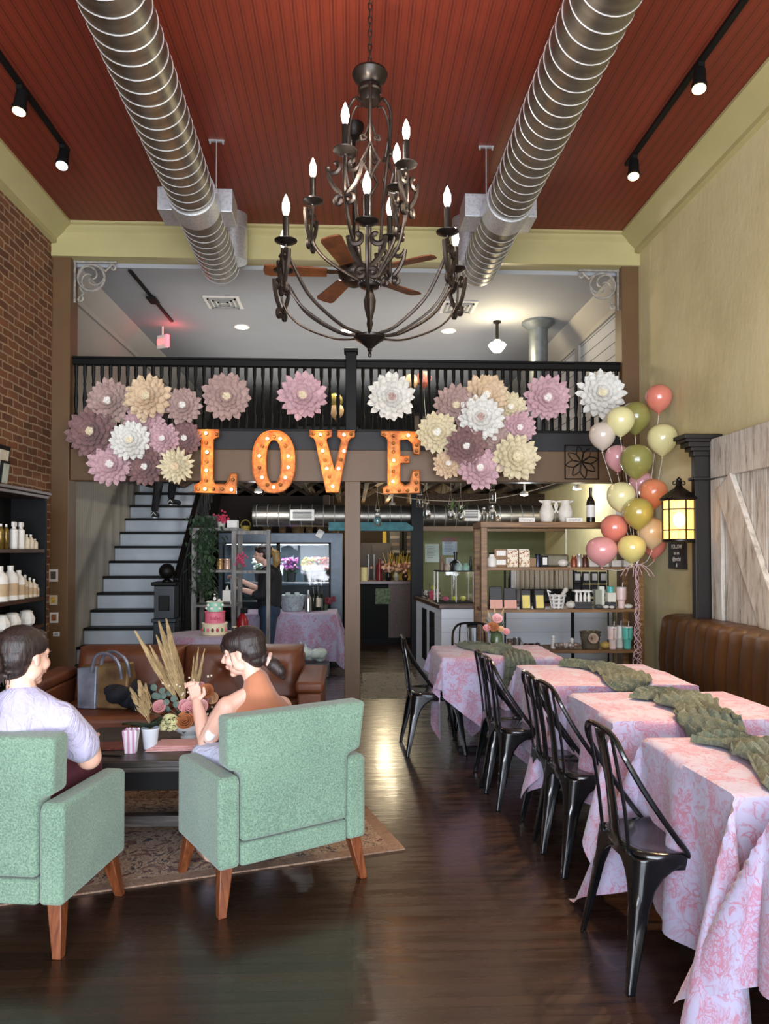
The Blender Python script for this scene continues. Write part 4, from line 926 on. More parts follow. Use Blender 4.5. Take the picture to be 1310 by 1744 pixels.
def place_chair(px, py, label, rz=-PI/2, first=[True]):
    p = onz(px, py, 0); p.z = 0
    if first[0]: CH.location = p; CH.rotation_euler = (0, 0, rz); CH['label'] = label; CH['group'] = GC; first[0] = False; return CH
    return dup(CH, p, rz, label, GC)
# the photographed contact of the near back foot minus its offset inside the chair
def chair_from_foot(px, py, label, rz=-PI/2):
    f = onz(px, py, 0); off = Euler((0, 0, rz)).to_matrix() @ Vector((.235*.93, -.235, 0)); p = f-off; p.z = 0
    if 'done' not in chair_from_foot.__dict__: CH.location = p; CH.rotation_euler = (0, 0, rz); CH['label'] = label; CH['group'] = GC; chair_from_foot.done = 1; return
    dup(CH, p, rz, label, GC)
chair_from_foot(1070, 1697, 'black metal chair nearest the camera, at the large toile table', -PI/2+.06)
chair_from_foot(958, 1497, 'third black metal chair from the back, second from the camera along the aisle', -PI/2+.08)
chair_from_foot(922, 1455, 'black metal chair tucked just behind the second one from the camera', -PI/2+.02)
chair_from_foot(846, 1382, 'black metal chair at the corner of the second table from the back', -PI/2+.05)
chair_from_foot(826, 1352, 'black metal chair just behind the one at the second table corner', -PI/2)
chair_from_foot(692, 1290, 'black metal chair standing free in the aisle at the farthest table', -PI/2+.05)
p = at(815, 1110, 6.25); dup(CH, Vector((p.x, 6.35, 0)), PI, 'black metal chair behind the farthest table with only its hoop showing', GC)
# ------------------------------------------------------------------ green armchairs
def armchair(loc, rz, label):
    t = thing('armchair', label, 'armchair', (0, 0, 0), group='sage green armchairs')
    W, D, zb, za = .355, .255, .185, .56; G = M['green']
    for s in (-1, 1):
        pts = [(-D, zb), (-D, za-.015), (-D+.02, za), (D+.0, za-.01), (D+.015, za-.03), (D+.015, zb)]
        mb = MB(); x0, x1 = (W-.095, W) if s > 0 else (-W, -W+.095)
        n = len(pts); mb.add([(x, y, z) for x in (x0, x1) for y, z in pts], [tuple(range(n)), tuple(range(n, 2*n))]+[(i, (i+1) % n, (i+1) % n+n, i+n) for i in range(n)])
        mb.build('arm', G, t, bevel=.018, seg=3, local=True)
    # back: lower part between the arms, upper part over them, leaning back
    wi, wo = W-.1, W-.035
    def bk(x, y, z): return (x, y-.1*max(0, z-.5), z)
    o = [(-wi, .285), (wi, .285), (wi, za-.0), (wi+.01, za+.02), (wo, za+.035), (wo+.015, .815), (-wo-.015, .815), (-wo, za+.035), (-wi-.01, za+.02), (-wi, za)]
    n = len(o); mb = MB().add([bk(x, y, z) for y in (-D-.004, -D+.11) for x, z in o], [tuple(range(n)), tuple(range(n, 2*n))]+[(i, (i+1) % n, (i+1) % n+n, i+n) for i in range(n)])
    mb.build('backrest', G, t, bevel=.02, seg=3, local=True)
    MB().box(-wi, wi, -D, D-.01, zb, .278).build('lower_rail', G, t, bevel=.012, seg=2, local=True)
    MB().box(-wi+.005, wi-.005, -D+.1, D+.02, .28, .42).build('seat_cushion', G, t, bevel=.04, seg=3, local=True)
    for sx in (-1, 1):
        for sy in (-1, 1):
            x, y = sx*(W-.045), sy*(D-.05); dx, dy = sx*.03, sy*.045
            v = [(x+a*.028, y+b*.028, zb+.004) for a, b in ((-1, -1), (1, -1), (1, 1), (-1, 1))]+[(x+dx+a*.017, y+dy+b*.017, .0) for a, b in ((-1, -1), (1, -1), (1, 1), (-1, 1))]
            MB().add(v, [(0, 1, 2, 3), (7, 6, 5, 4), (0, 4, 5, 1), (1, 5, 6, 2), (2, 6, 7, 3), (3, 7, 4, 0)]).build('leg', M['legwood'], t, bevel=.003, local=True)
    t.location = loc; t.rotation_euler = (0, 0, rz); return t
rB = math.radians(31)
nearB = onz(372, 1487, .185); offB = Euler((0, 0, rB)).to_matrix() @ Vector((-.355, -.255, 0)); cB = Vector((nearB.x, nearB.y, 0))-offB; cB.z = 0
ACB = armchair(cB, rB, 'sage green armchair in the centre with its back turned, behind the woman in rust')
rA = math.radians(-8)
nearA = onz(106, 1546, .185); offA = Euler((0, 0, rA)).to_matrix() @ Vector((.355, -.255, 0)); cA = Vector((nearA.x, nearA.y, 0))-offA; cA.z = 0
ACA = armchair(cA, rA, 'sage green armchair at the left edge, under the woman in the pale lavender shirt')
# ------------------------------------------------------------------ rug
r0 = onz(690, 1446, .004); dirx = Vector((-1.46, -.43, 0)).normalized(); diry = Vector((-.43*.42, .9, 0)).normalized(); diry = Vector((dirx.y, -dirx.x, 0)); diry = diry if diry.y > 0 else -diry
mb = MB(); uv = []
for j in range(2):
    for k_ in range(2): p = r0+dirx*2.6*k_+diry*1.7*j; mb.v.append(Vector((p.x, p.y, .008))); uv.append((2.6*k_, 1.7*j))
for j in range(2):
    for k_ in range(2): p = r0+dirx*2.6*k_+diry*1.7*j; mb.v.append(Vector((p.x, p.y, .0005))); uv.append((2.6*k_, 1.7*j))
mb.f = [(0, 1, 3, 2), (4, 6, 7, 5), (0, 4, 5, 1), (1, 5, 7, 3), (3, 7, 6, 2), (2, 6, 4, 0)]; mb.uv = uv
tag(mb.build('rug', M['rug']), 'worn patterned rug under the green armchairs and coffee table', 'rug')
mb = MB().box(at(617, 1150, 8.9).x, at(704, 1150, 8.9).x, 7.55, 9.1, 0.0005, .008)
tag(mb.build('runner_rug', M['runner']), 'small beige and grey patterned rug on the floor behind the centre post', 'rug')
# ------------------------------------------------------------------ sofa
sx0, sx1 = at(128, 1110, 5.5).x, at(517, 1110, 5.5).x; zt_ = at(400, 1101, 5.55).z
t = thing('sofa', 'brown leather sofa with tufted back facing the camera', 'sofa', ((sx0+sx1)/2, 5.3, 0)); LE = M['leather']
mid = (sx0+sx1)/2-.05
def cushion(x0, x1, tuft):
    def fn(u, v):
        a = 2*PI*u; return 0
    nx, nz = 22, 12; mb = MB()
    z0, z1 = .42, zt_
    def f1(u, v):
        x = x0+(x1-x0)*u; z = z0+(z1-z0)*v; e = (min(1, 6*u*(1-u)*2)**.5)*(min(1, 6*v*(1-v)*2)**.5); y = 5.46-.10*e+.12*(v)
        for tx, tz in tuft:
            d = math.hypot(x-tx, (z-tz)); y += .045*math.exp(-(d/.05)**2)
            # creases running diagonally to the button
            a = abs(abs(x-tx)-abs(z-tz)); y += .012*math.exp(-(a/.018)**2)*math.exp(-d/.25)
        return (x, y, z)
    mb.grid(f1, 40, 26); base = len(mb.v)
    mb.grid(lambda u, v: (x0+(x1-x0)*u, 5.62+.08*v, z0+(z1-z0)*v), 40, 26)
    W_, H_ = 41, 27
    for i in range(40):
        mb.f.append((i, i+1, base+i+1, base+i)); k = 26*W_; mb.f.append((k+i, k+i+1, base+k+i+1, base+k+i))
    for j in range(26):
        mb.f.append((j*W_, (j+1)*W_, base+(j+1)*W_, base+j*W_)); k = 40; mb.f.append((j*W_+k, (j+1)*W_+k, base+(j+1)*W_+k, base+j*W_+k))
    return mb
zc1 = .63
cushion(sx0+.01, mid-.004, [(sx0+.25, zc1), (sx0+.68, zc1)]).build('back_cushion', LE, t, smooth=60, bevel=.012)
cushion(mid+.004, sx1-.01, [(mid+.28, zc1), (mid+.7, zc1)]).build('back_cushion', LE, t, smooth=60, bevel=.012)
MB().box(sx0, sx1, 5.6, 5.74, .12, zt_-.06).build('back_frame', LE, t, bevel=.02)
for a, b in ((sx0+.01, mid-.004), (mid+.004, sx1-.01)): MB().box(a, b, 4.84, 5.47, .29, .435).build('seat_cushion', LE, t, bevel=.04, seg=3)
MB().box(sx0, sx1, 4.88, 5.6, .12, .288).build('seat_base', LE, t, bevel=.015)
az = at(545, 1150, 5.2).z
for s, xx in ((-1, sx0), (1, sx1)):
    x0_, x1_ = (xx-.16, xx-.002) if s < 0 else (xx+.002, xx+.16)
    MB().box(x0_, x1_, 4.86, 5.66, .12, az-.06).build('arm', LE, t, bevel=.015)
    MB().box(x0_-.015, x1_+.015 if s > 0 else x1_, 4.84, 5.6, az-.06, az+.015).build('arm_pad', LE, t, bevel=.028, seg=3)
for x in (sx0-.1, sx1+.1):
    for y in (4.92, 5.6): MB().cyl((x, y, 0), (x, y, .12), .018, .025).build('leg', M['legwood'], t)
# tote bag and jacket on the sofa
bagp = at(199, 1200, 5.2)
t = thing('tote_bag', 'silver and bronze leather tote bag standing on the left of the sofa', 'bag', (bagp.x, 5.2, .44))
mb_s = Mat('silver_bag_leather'); mb_s.set(.35, .6); mb_s.col(mb_s.ramp(mb_s.noise(mb_s.co(), 7, 4), [(.3, '5a6070'), (.7, '9aa2b2')])); mb_b = Mat('bronze_bag_leather'); mb_b.set(.4, .4); mb_b.col(mb_b.ramp(mb_b.noise(mb_b.co(), 6, 4), [(.3, '4a3620'), (.7, '8a6e48')]))
bx_ = bagp.x
MB().add([(bx_-.22, 5.1, .437), (bx_+.12, 5.03, .437), (bx_+.16, 5.2, .437), (bx_-.18, 5.27, .437), (bx_-.25, 5.16, .70), (bx_+.1, 5.13, .74), (bx_+.12, 5.2, .74), (bx_-.23, 5.23, .72)], [(3, 2, 1, 0), (4, 5, 6, 7), (0, 1, 5, 4), (1, 2, 6, 5), (2, 3, 7, 6), (3, 0, 4, 7)]).build('bag_body', mb_b.m, t, bevel=.015)
MB().add([(bx_-.23, 5.09, .438), (bx_-.1, 5.06, .438), (bx_-.12, 5.13, .715), (bx_-.255, 5.15, .70), (bx_-.215, 5.11, .438), (bx_-.09, 5.085, .438), (bx_-.11, 5.15, .715), (bx_-.24, 5.17, .70)], [(0, 1, 2, 3), (7, 6, 5, 4), (0, 4, 5, 1), (1, 5, 6, 2), (2, 6, 7, 3), (3, 7, 4, 0)]).build('side_panel', mb_s.m, t, bevel=.006)
for dy, xo in ((-.05, 0), (.03, .03)): MB().tube(spline([(bx_-.14+xo, 5.15+dy, .68), (bx_-.1+xo, 5.12+dy, .79), (bx_-.02+xo, 5.1+dy, .81), (bx_+.06+xo, 5.08+dy, .75), (bx_+.08+xo, 5.09+dy, .64)], 6), .011, 6).build('handle', mb_s.m, t)
jk = MB(); rj = random.Random(5)
for k in range(9):
    c = at(205+k*4.5, 1200+rj.uniform(-8, 12), 5.15); jk.ell((c.x+rj.uniform(-.05, .1), 5.1+rj.uniform(-.08, .1), .50+rj.uniform(-.02, .05)), (rj.uniform(.07, .12), .08, rj.uniform(.05, .07)), rot=(0, rj.uniform(-.5, .5), rj.uniform(0, 3)))
tag(jk.build('jacket', plain('navy_cloth', '090e1c', .85, var=.3, bump=.3), remesh=.012, sm=3), 'crumpled navy jacket lying on the sofa beside the tote bag', 'jacket')
# ------------------------------------------------------------------ coffee table
ct0 = onz(170, 1297, .45); ct1 = onz(180, 1238, .45); cxr = -.42; cxl = -1.5
ya, yb = ct0.y, 4.5
t = thing('coffee_table', 'weathered black wooden coffee table between the armchairs and sofa', 'coffee table', ((cxl+cxr)/2, (ya+yb)/2, 0)); TW = M['tablewood']
MB().box(cxl, cxr, ya, yb, .415, .45).box(cxl+.02, cxr-.02, ya+.02, yb-.02, .385, .415).build('tabletop', TW, t, bevel=.006)
MB().box(cxl+.06, cxr-.06, ya+.06, yb-.06, .29, .385).build('apron', M['blackmat'], t)
for x in (cxl+.08, cxr-.08):
    for y in (ya+.07, yb-.07): MB().box(x-.035, x+.035, y-.035, y+.035, .008, .385).build('leg', TW, t, bevel=.006)
for y in (ya+.05, yb-.1): MB().box(cxl+.08, cxr-.08, y, y+.06, .1, .16).build('stretcher', TW, t, bevel=.005)
def on_table(px, py): p = onz(px, py, .45); return Vector((p.x, p.y, .451))
# popcorn box
p = on_table(223, 1282)
st = Mat('pink_stripe_card'); st.set(.6); xx = st.sep(st.co())[0]; st.col(st.mix(st.math('GREATER_THAN', st.math('FRACT', st.math('MULTIPLY', xx, 1/.026)), .5), 'e9e4ea', 'cf97bb'))
t = thing('popcorn_box', 'pink and white striped popcorn box on the coffee table', 'popcorn box', p)
MB().add([p+Vector(v) for v in ((-.026, -.02, 0), (.026, -.02, 0), (.026, .02, 0), (-.026, .02, 0), (-.038, -.03, .115), (.038, -.03, .115), (.038, .03, .115), (-.038, .03, .115))], [(3, 2, 1, 0), (0, 1, 5, 4), (1, 2, 6, 5), (2, 3, 7, 6), (3, 0, 4, 7)]).build('box_body', st.m, t)
s = MB()
for k in range(5):
    for sy in (-.03, .03): s.ell(p+Vector((-.03+k*.015, sy, .115)), (.0075, .0015, .008), nu=8, nv=6)
s.build('scalloped_rim', st.m, t)
# potted plant
p = on_table(256, 1275)
t = thing('potted_plant', 'dark-leaved plant and dry grass in a small white pot on the coffee table', 'potted plant', p)
MB().lathe([(.032, 0), (.034, .003), (.045, .1), (.048, .105), (.048, .11), (.044, .11), (.04, .06)], p, 24).build('pot', cm('d9dfe6', .4), t)
lf = cm('1f3322', .5); lv = MB(); rl = random.Random(9)
def leaf(mb, base, tip, w, droop=.2):
    base, tip = Vector(base), Vector(tip); d = tip-base; sd = d.cross(Vector((0, 0, 1))); sd = sd.normalized() if sd.length > 1e-5 else Vector((1, 0, 0))
    def fn(u, v): s_ = (u-.5)*2; return base+d*v+sd*s_*w*math.sin(PI*min(1, v*.94+.06))**.7+Vector((0, 0, -droop*d.length*v*v+abs(s_)*w*.25))
    mb.grid(fn, 4, 6)
for k in range(9):
    a = rl.uniform(0, 6.28); r_ = rl.uniform(.07, .13); leaf(lv, p+Vector((0, 0, .105)), p+Vector((math.cos(a)*r_-.02, math.sin(a)*r_, .13+rl.uniform(0, .05))), .035)
lv.build('leaves', lf, t, solid=.001)
def plume(mb, base, tip, w, n, seed, mbm=None):
    rr = random.Random(seed); base, tip = Vector(base), Vector(tip); d = tip-base; L_ = d.length; dn = d.normalized()
    mb.tube([base, base+d*.5, base+d*.96], [.0025, .002, .001], 5)
    for k in range(n):
        v = .35+.62*rr.random()**.8; a = rr.uniform(0, 6.28); o = dn.orthogonal().normalized(); o = (Matrix.Rotation(a, 3, dn) @ o)
        ww = w*1.4*(min(1, (v-.3)*5)*max(.04, (1.0-v)/.65)**.75); s0 = base+d*(v-.08); s1 = base+d*min(1.03, v+.09)+o*ww*rr.uniform(.5, 1)-Vector((0, 0, .15*ww)); m_ = (s0+s1)/2+o*ww*.35+Vector((rr.gauss(0, .1), rr.gauss(0, .1), 0))*ww
        mb.tube([s0, m_, s1], [.0018, .0015, .0004], 3, cap=False)
drym = plain('dry_pampas_grass', 'b39a6f', .95, var=.2, scale=30)
pm = MB(); plume(pm, p+Vector((0, 0, .1)), at(237, 1160, p.y+.03), .03, 160, 4); plume(pm, p+Vector((.01, 0, .1)), at(222, 1172, p.y+.05), .025, 120, 6); plume(pm, p+Vector((0, 0, .1)), at(248, 1165, p.y+.05), .025, 100, 7)
o = pm.build('dry_grass', drym, t, smooth=0); o['kind'] = 'stuff'
# flower arrangement
p = on_table(320, 1262); p.y += .08; p.x = at(323, 1240, p.y).x
t = thing('flower_arrangement', 'low arrangement of roses, hydrangea, eucalyptus and pampas in a white bowl on the coffee table', 'flower arrangement', p)
MB().lathe([(.05, 0), (.05, .008), (.03, .014), (.06, .03), (.1, .06), (.115, .085), (.11, .085), (.09, .06), (0, .04)], p, 32).build('bowl', cm('d8dcdc', .3), t)
def rose(mb, c, r, seed, face=(0, -.8, .5)):
    rr = random.Random(seed); q = Vector(face).to_track_quat('Z', 'Y').to_matrix().to_4x4(); X_ = Matrix.Translation(c) @ q
    tmp = MB()
    for L_, (n, rad, h, op) in enumerate(((5, 1, .55, .6), (5, .8, .7, .4), (4, .58, .8, .22), (3, .34, .85, .1))):
        for k in range(n):
            a0 = 2*PI*(k+.5*L_)/n+rr.uniform(-.2, .2); wd = 2*PI/n*.75
            def fn(u, v):
                a = a0+(u-.5)*wd*2; e = 1-(2*u-1)**2; rd = r*rad*(.45+.55*math.sin(v*PI*.6))*(1+op*.35*v*v); return (math.cos(a)*rd, math.sin(a)*rd, r*h*(v-.5)*(1+.15*e)+r*.12*e*v)
            tmp.grid(fn, 6, 5)
    tmp.xf(X_); mb.add(tmp.v, tmp.f)
RC = {'p': cm('e0a6a8', .7), 'pp': cm('e8b9b6', .7), 't': cm('b9764a', .7), 'pe': cm('dcb48a', .7)}
for (px, py, dy, r, c) in ((322, 1208, -.07, .036, 'p'), (331, 1196, -.03, .036, 'pp'), (343, 1204, -.06, .034, 'pp'), (345, 1190, .02, .036, 'p'), (314, 1232-30, -.02, .03, 'p'), (272, 1204, -.02, .032, 'p'), (316, 1228, -.11, .042, 't'),
                           (352, 1178, .0, .036, 't'), (340, 1172, .05, .03, 'p'), (362, 1190, .03, .03, 'pe')):
    mb = MB(); rose(mb, at(px, py, p.y+dy), r, px); mb.build('rose', RC[c], t, solid=.0008, smooth=60)
hy = MB(); rh = random.Random(3)
for k in range(110):
    a, b = rh.uniform(0, 6.28), rh.uniform(-.3, 1); n_ = Vector((math.cos(a)*math.sqrt(max(0, 1-b*b)), math.sin(a)*math.sqrt(max(0, 1-b*b)), b)); c = at(289, 1232, p.y-.1)+Vector((n_.x*.052, n_.y*.045, n_.z*.06-.01))
    for j in range(4):
        u = n_.orthogonal().normalized(); u = Matrix.Rotation(PI/2*j+k, 3, n_) @ u; hy.ell(c+u*.006, (.006, .006, .003), nu=6, nv=4)
hy.build('hydrangea', cm('cfcf9c', .8), t)
eu = MB(); re_ = random.Random(12)
for (px, py) in ((262, 1171), (276, 1176), (268, 1186), (278, 1185), (283, 1196), (289, 1180), (264, 1185), (284, 1208), (300, 1200), (240, 1208), (250, 1207), (296, 1190), (272, 1195), (292, 1170)):
    c = at(px, py, p.y+re_.uniform(-.03, .06)); q = Euler((re_.uniform(.9, 1.8), re_.uniform(-.5, .5), 0)); eu.ell(c, (.019, .019, .0015), rot=q, nu=12, nv=6)
for (px, py) in ((262, 1171), (240, 1208), (292, 1172)): eu.tube([at(px, py, p.y+.02), at((px+300)/2, (py+1240)/2-5, p.y), p+Vector((0, 0, .06))], .0018, 4)
eu.build('eucalyptus_leaves', cm('5e7268', .7), t)
gl = MB()
for k in range(46):
    a = re_.uniform(0, 6.28); r_ = re_.uniform(.08, .16); e_ = p+Vector((math.cos(a)*r_*1.1, math.sin(a)*r_*.8, re_.uniform(.05, .2))); leaf(gl, p+Vector((math.cos(a)*.05, math.sin(a)*.05, .07)), e_, .022)
gl.build('dark_leaves', cm('1c2a1c', .6), t, solid=.001)
sm_ = MB()
for k in range(40): sm_.ell(at(re_.uniform(276, 365), re_.uniform(1150, 1230), p.y+re_.uniform(-.05, .06)), .0065, nu=6, nv=4)
sm_.build('filler_blossoms', cm('e5dcc4', .8), t)
b0_ = p+Vector((0, 0, .08))
for i, (tx, ty, w, n) in enumerate(((232, 1078, .022, 150), (257, 1102, .02, 140), (272, 1062, .026, 170), (284, 1058, .024, 160), (287, 1075, .03, 200), (278, 1090, .03, 200), (295, 1110, .028, 200), (268, 1085, .022, 120), (338, 1105, .012, 60), (348, 1108, .012, 60), (330, 1120, .01, 40))):
    pm = MB(); plume(pm, b0_, at(tx, ty, p.y+.05+.02*(i % 3)), w, int(n*1.6), 20+i); o = pm.build('pampas_plume', drym, t, smooth=0)
# napkins and magazine
p = on_table(290, 1272); pc = [(.0, 0)]
mb = MB()
for k in range(6): mb.obox((p.x+.03+k*.004, p.y-.02+k*.003, .453+k*.004), (.28-k*.01, .15, .0035), (0, 0, .1*math.sin(k*2)+.05))
tag(mb.build('paper_napkins', M['toile'] if False else cm('d9a8a4', .8), bevel=.001), 'stack of pink scalloped paper placemats at the front of the coffee table', 'paper placemats')
p = on_table(190, 1272); tag(MB().obox((p.x, p.y, .456), (.21, .15, .008), (0, 0, .1)).build('magazine', plain('magazine_cover', '6e3a30', .3, var=.6, scale=25)), 'dark red glossy magazine lying on the coffee table', 'magazine')
p = on_table(183, 1288); tag(MB().obox((p.x, p.y, .4545), (.15, .012, .006), (0, 0, -.15)).build('pen', M['blackmat'], bevel=.002), 'black pen on the coffee table in front of the magazine', 'pen')
# ------------------------------------------------------------------ people
lipm = cm('b4605c', .4); eyew = cm('e8e4de', .2); iris = cm('3a2a20', .2)
def head_xf(c, rz, pitch=0, roll=0): return Matrix.Translation(c) @ Euler((pitch, roll, 0)).to_matrix().to_4x4() if False else Matrix.Translation(c) @ Matrix.Rotation(rz, 4, 'Z') @ Matrix.Rotation(pitch, 4, 'X') @ Matrix.Rotation(roll, 4, 'Y')
def head_skin(mb, X_, s=1.0):
    h = MB()
    h.ell((0, -.018, .03), (.074, .092, .084)); h.ell((0, .022, -.02), (.061, .068, .082)); h.ell((0, .03, -.07), (.046, .048, .036)); h.ell((0, .064, -.094), (.021, .018, .017))
    h.ell((0, .062, .022), (.05, .026, .024)); h.cone((0, .086, .008), .008, (0, .108, -.024), .0105, 10); h.ell((.009, .1, -.03), .0075, nu=8, nv=6); h.ell((-.009, .1, -.03), .0075, nu=8, nv=6)
    for sx in (-1, 1):
        h.ell((sx*.034, .055, -.028), (.026, .03, .026)); h.ell((sx*.073, -.004, -.008), (.008, .019, .031), rot=(0, sx*-.15, sx*.3)); h.ell((sx*.05, .01, -.06), (.018, .035, .024), rot=(.5, 0, 0))
    h.ell((0, .083, -.056), (.022, .014, .014)); h.ell((0, .088, -.051), (.019, .009, .006)); h.ell((0, .086, -.063), (.017, .009, .006))
    h.xf(X_ @ Matrix.Scale(s, 4)); mb.add(h.v, h.f)
def face_parts(parent, X_, s=1.0):
    Xs = X_ @ Matrix.Scale(s, 4)
    MB().ell((0, .0945, -.0515), (.017, .006, .0045), nu=12, nv=6).ell((0, .0925, -.0615), (.015, .006, .005), nu=12, nv=6).xf(Xs).build('lips', lipm, parent)
    for sx in (-1, 1):
        MB().ell((sx*.029, .068, .004), (.0125, .0095, .0075), nu=12, nv=8).xf(Xs).build('eye', eyew, parent)
        MB().ell((sx*.029, .0765, .004), (.0055, .003, .0055), nu=10, nv=6).xf(Xs).build('iris', iris, parent)
        MB().tube([Xs @ Vector((sx*a, .083-.012*abs(a-.03)/.02, .024-.12*abs(a-.03))) for a in (.014, .022, .03, .038, .045)], .0028, 5).build('eyebrow', M['hair'], parent)
def hand(mb, wrist, d, up, side, curl=.7, s=1.0):
    """palm from wrist along d; palm normal up; thumb towards side"""
    d, up, side = Vector(d).normalized(), Vector(up).normalized(), Vector(side).normalized(); w = Vector(wrist)
    p0 = w; p1 = w+d*.075*s
    for k in range(4):
        o = side*(.027-.018*k)*s; mb.cone(w+o*.6+d*.012*s, .0135*s, p1+o, .0115*s, 8)
    for k, L_ in enumerate((.075, .083, .078, .062)):
        o = side*(.027-.018*k)*s; a = p1+o; dd = d; r = .0088*s; seg = [.42, .33, .25]
        for j, f in enumerate(seg):
            ang = curl*(.5+.35*j)+k*.12; dd = (d*math.cos(ang*(j+1)*.6)-up*math.sin(ang*(j+1)*.6)).normalized(); b = a+dd*L_*f*s; mb.cone(a, r, b, r*.9, 8); a = b; r *= .9
    t0 = w+side*.022*s+d*.02*s; t1 = t0+(side*.75+d*.6-up*.25).normalized()*.036*s; t2 = t1+(d*.85+side*.25-up*.45).normalized()*.03*s
    mb.cone(t0, .0135*s, t1, .0105*s, 8); mb.cone(t1, .0105*s, t2, .0088*s, 8)
SK = M['skin']
# --- woman in the lavender T-shirt, seated in the left armchair
hc = at(44, 1118, 3.0); hA = head_xf(hc, math.radians(-29), -.12, 0)
t = thing('person', 'seated person with dark bun, pale lavender T-shirt and maroon trousers in the left armchair', 'person', (hc.x, 3.0, .42))
sR, sL = at(112, 1222, 3.0), at(-32, 1222, 3.02); nk = at(38, 1180, 2.97)
eR = at(152, 1290, 3.12); wR = Vector((-1.16, 3.36, .66)); eL = sL+Vector((-.07, .12, -.27)); wL = eL+Vector((.1, .22, -.02))
pel = Vector((-1.385, 3.0, .52)); ch_ = (sR+sL)/2+Vector((0, .0, -.1))
body = MB(); head_skin(body, hA)
body.cone(hA @ Vector((0, -.025, -.06)), .05, nk, .055); body.cone(nk, .05, ch_, .08)
for s_, e_, w_, sg in ((sR, eR, wR, 1), (sL, eL, wL, -1)):
    body.chain([s_, e_, w_], [.045, .05, .032]); d = (w_-e_).normalized(); hand(body, w_, d, Vector((0, 0, 1)), Vector((-sg*d.y, sg*d.x, 0)), .5)
kR, kL = Vector((-1.22, 3.46, .53)), Vector((-1.47, 3.46, .53))
body.chain([ch_, (pel+ch_)/2, pel], [.1, .1, .12])
for k_, sg in ((kR, .1), (kL, -.1)): body.chain([pel+Vector((sg, 0, 0)), k_, k_+Vector((0, .03, -.42))], [.08, .06, .042]); body.cone(k_+Vector((0, .02, -.49)), .035, k_+Vector((0, .14, -.5)), .03)
bo = body.build('body', SK, t, remesh=.006, sm=2); face_parts(bo, hA)
sh = MB(); 
ax = (sR-sL).normalized()
sh.cone(sL+Vector((.03, 0, -.01)), .078, sR+Vector((-.03, 0, -.01)), .078); sh.cone(nk+Vector((0, -.01, -.03)), .075, sR+Vector((-.05, 0, -.0)), .07); sh.cone(nk+Vector((0, -.01, -.03)), .075, sL+Vector((.05, 0, -.0)), .07); sh.cone(nk+Vector((0, -.01, -.05)), .085, ch_, .15)
for f in (0, .25, .5, .75, 1): p = ch_.lerp(pel+Vector((0, -.0, .02)), f); sh.ell(p+Vector((0, -.01, 0)), (.175+.012*math.sin(f*9), .14+.02*f, .11), rot=(0, 0, .0))
sh.cone(sR+Vector((-.02, 0, -.02)), .078, sR.lerp(eR, .62), .072); sh.cone(sR.lerp(eR, .5), .07, sR.lerp(eR, .68), .072)
sh.cone(sL+Vector((.02, 0, -.02)), .078, sL.lerp(eL, .85), .08)
lav = Mat('pale_lavender_jersey'); lav.set(.85, Sheen_Weight=.2); lav.col(lav.ramp(lav.noise(lav.co(), 3, 3), [(.3, 'a9a3c2'), (.7, 'bcb7d0')])); lav.bump(lav.noise(lav.co((1, 1, .6)), 9, 4, .6, 1.2), .9, .035)
sh.build('t_shirt', lav.m, t, remesh=.011, sm=6)
pt = MB()
pt.ell(pel+Vector((0, 0, -.01)), (.2, .16, .11))
for k_, sg in ((kR, .1), (kL, -.1)): pt.chain([pel+Vector((sg, 0, 0)), k_, k_+Vector((0, .03, -.38))], [.1, .078, .06])
mar = plain('maroon_trousers', '5f2b3a', .8, var=.15, bump=.2); pt.build('trousers', mar, t, remesh=.012, sm=4)
hr = MB(); hh = MB()
hh.ell((0, -.03, .042), (.083, .098, .084)); hh.ell((0, -.055, .0), (.077, .07, .07)); hh.ell((.04, -.01, .05), (.044, .07, .05)); hh.ell((-.04, -.01, .05), (.044, .07, .05)); hh.ell((0, .035, .08), (.05, .04, .032)); hh.ell((0, -.05, -.045), (.06, .05, .05))
hh.ell((.068, -.022, .03), (.013, .035, .03)); hh.ell((-.068, -.022, .03), (.013, .035, .03))
hh.xf(hA); hr.add(hh.v, hh.f)
bc = hA @ Vector((-.02, -.145, -.045)); rr = random.Random(2)
hr.ell(bc, (.055, .05, .055))
for k in range(10): 
    a, b = rr.uniform(0, 6.28), rr.uniform(-1, 1); hr.ell(bc+Vector((math.cos(a)*.035, math.sin(a)*.03, b*.04)), (.03, .024, .024), rot=(a, b, 0))
for k in range(7): a = hA @ Vector((-.05+.017*k, -.1, -.06)); hr.tube([a, a+Vector((.0, -.01, -.04)), a+Vector((.01*math.sin(k*2), .0, -.075))], [.005, .004, .002], 6)
hr.build('hair', M['hair'], t, remesh=.005, sm=3)
# --- woman in the rust sleeveless top, seated in the centre armchair
hc = at(413, 1111, 3.58); hB = head_xf(hc, math.radians(80), -.22, .05)
t = thing('person', 'seated person in rust sleeveless top and white trousers, one hand raised, in the centre armchair', 'person', (-.42, 3.42, .42))
nk = at(435, 1163, 3.56); sL = at(388, 1205, 3.52); sR = at(478, 1205, 3.70); pel = Vector((-.37, 3.4, .54)); up_ = at(441, 1218, 3.58)
eL = at(352, 1262, 3.60); wL = at(335, 1195, 3.72); eR = sR+Vector((-.0, .18, -.2)); wR = eR+Vector((-.22, .1, .0))
body = MB(); head_skin(body, hB, .97)
body.cone(hB @ Vector((0, -.02, -.06)), .047, nk, .05); body.cone(nk, .045, up_, .06); body.cone(nk+Vector((0, 0, -.03)), .035, sL, .05); body.cone(nk+Vector((0, 0, -.03)), .035, sR, .045)
body.chain([sL, sL.lerp(eL, .4), eL], [.055, .056, .043]); body.chain([eL, eL.lerp(wL, .3), wL], [.042, .041, .024]); body.chain([sR, eR, wR], [.058, .044, .028])
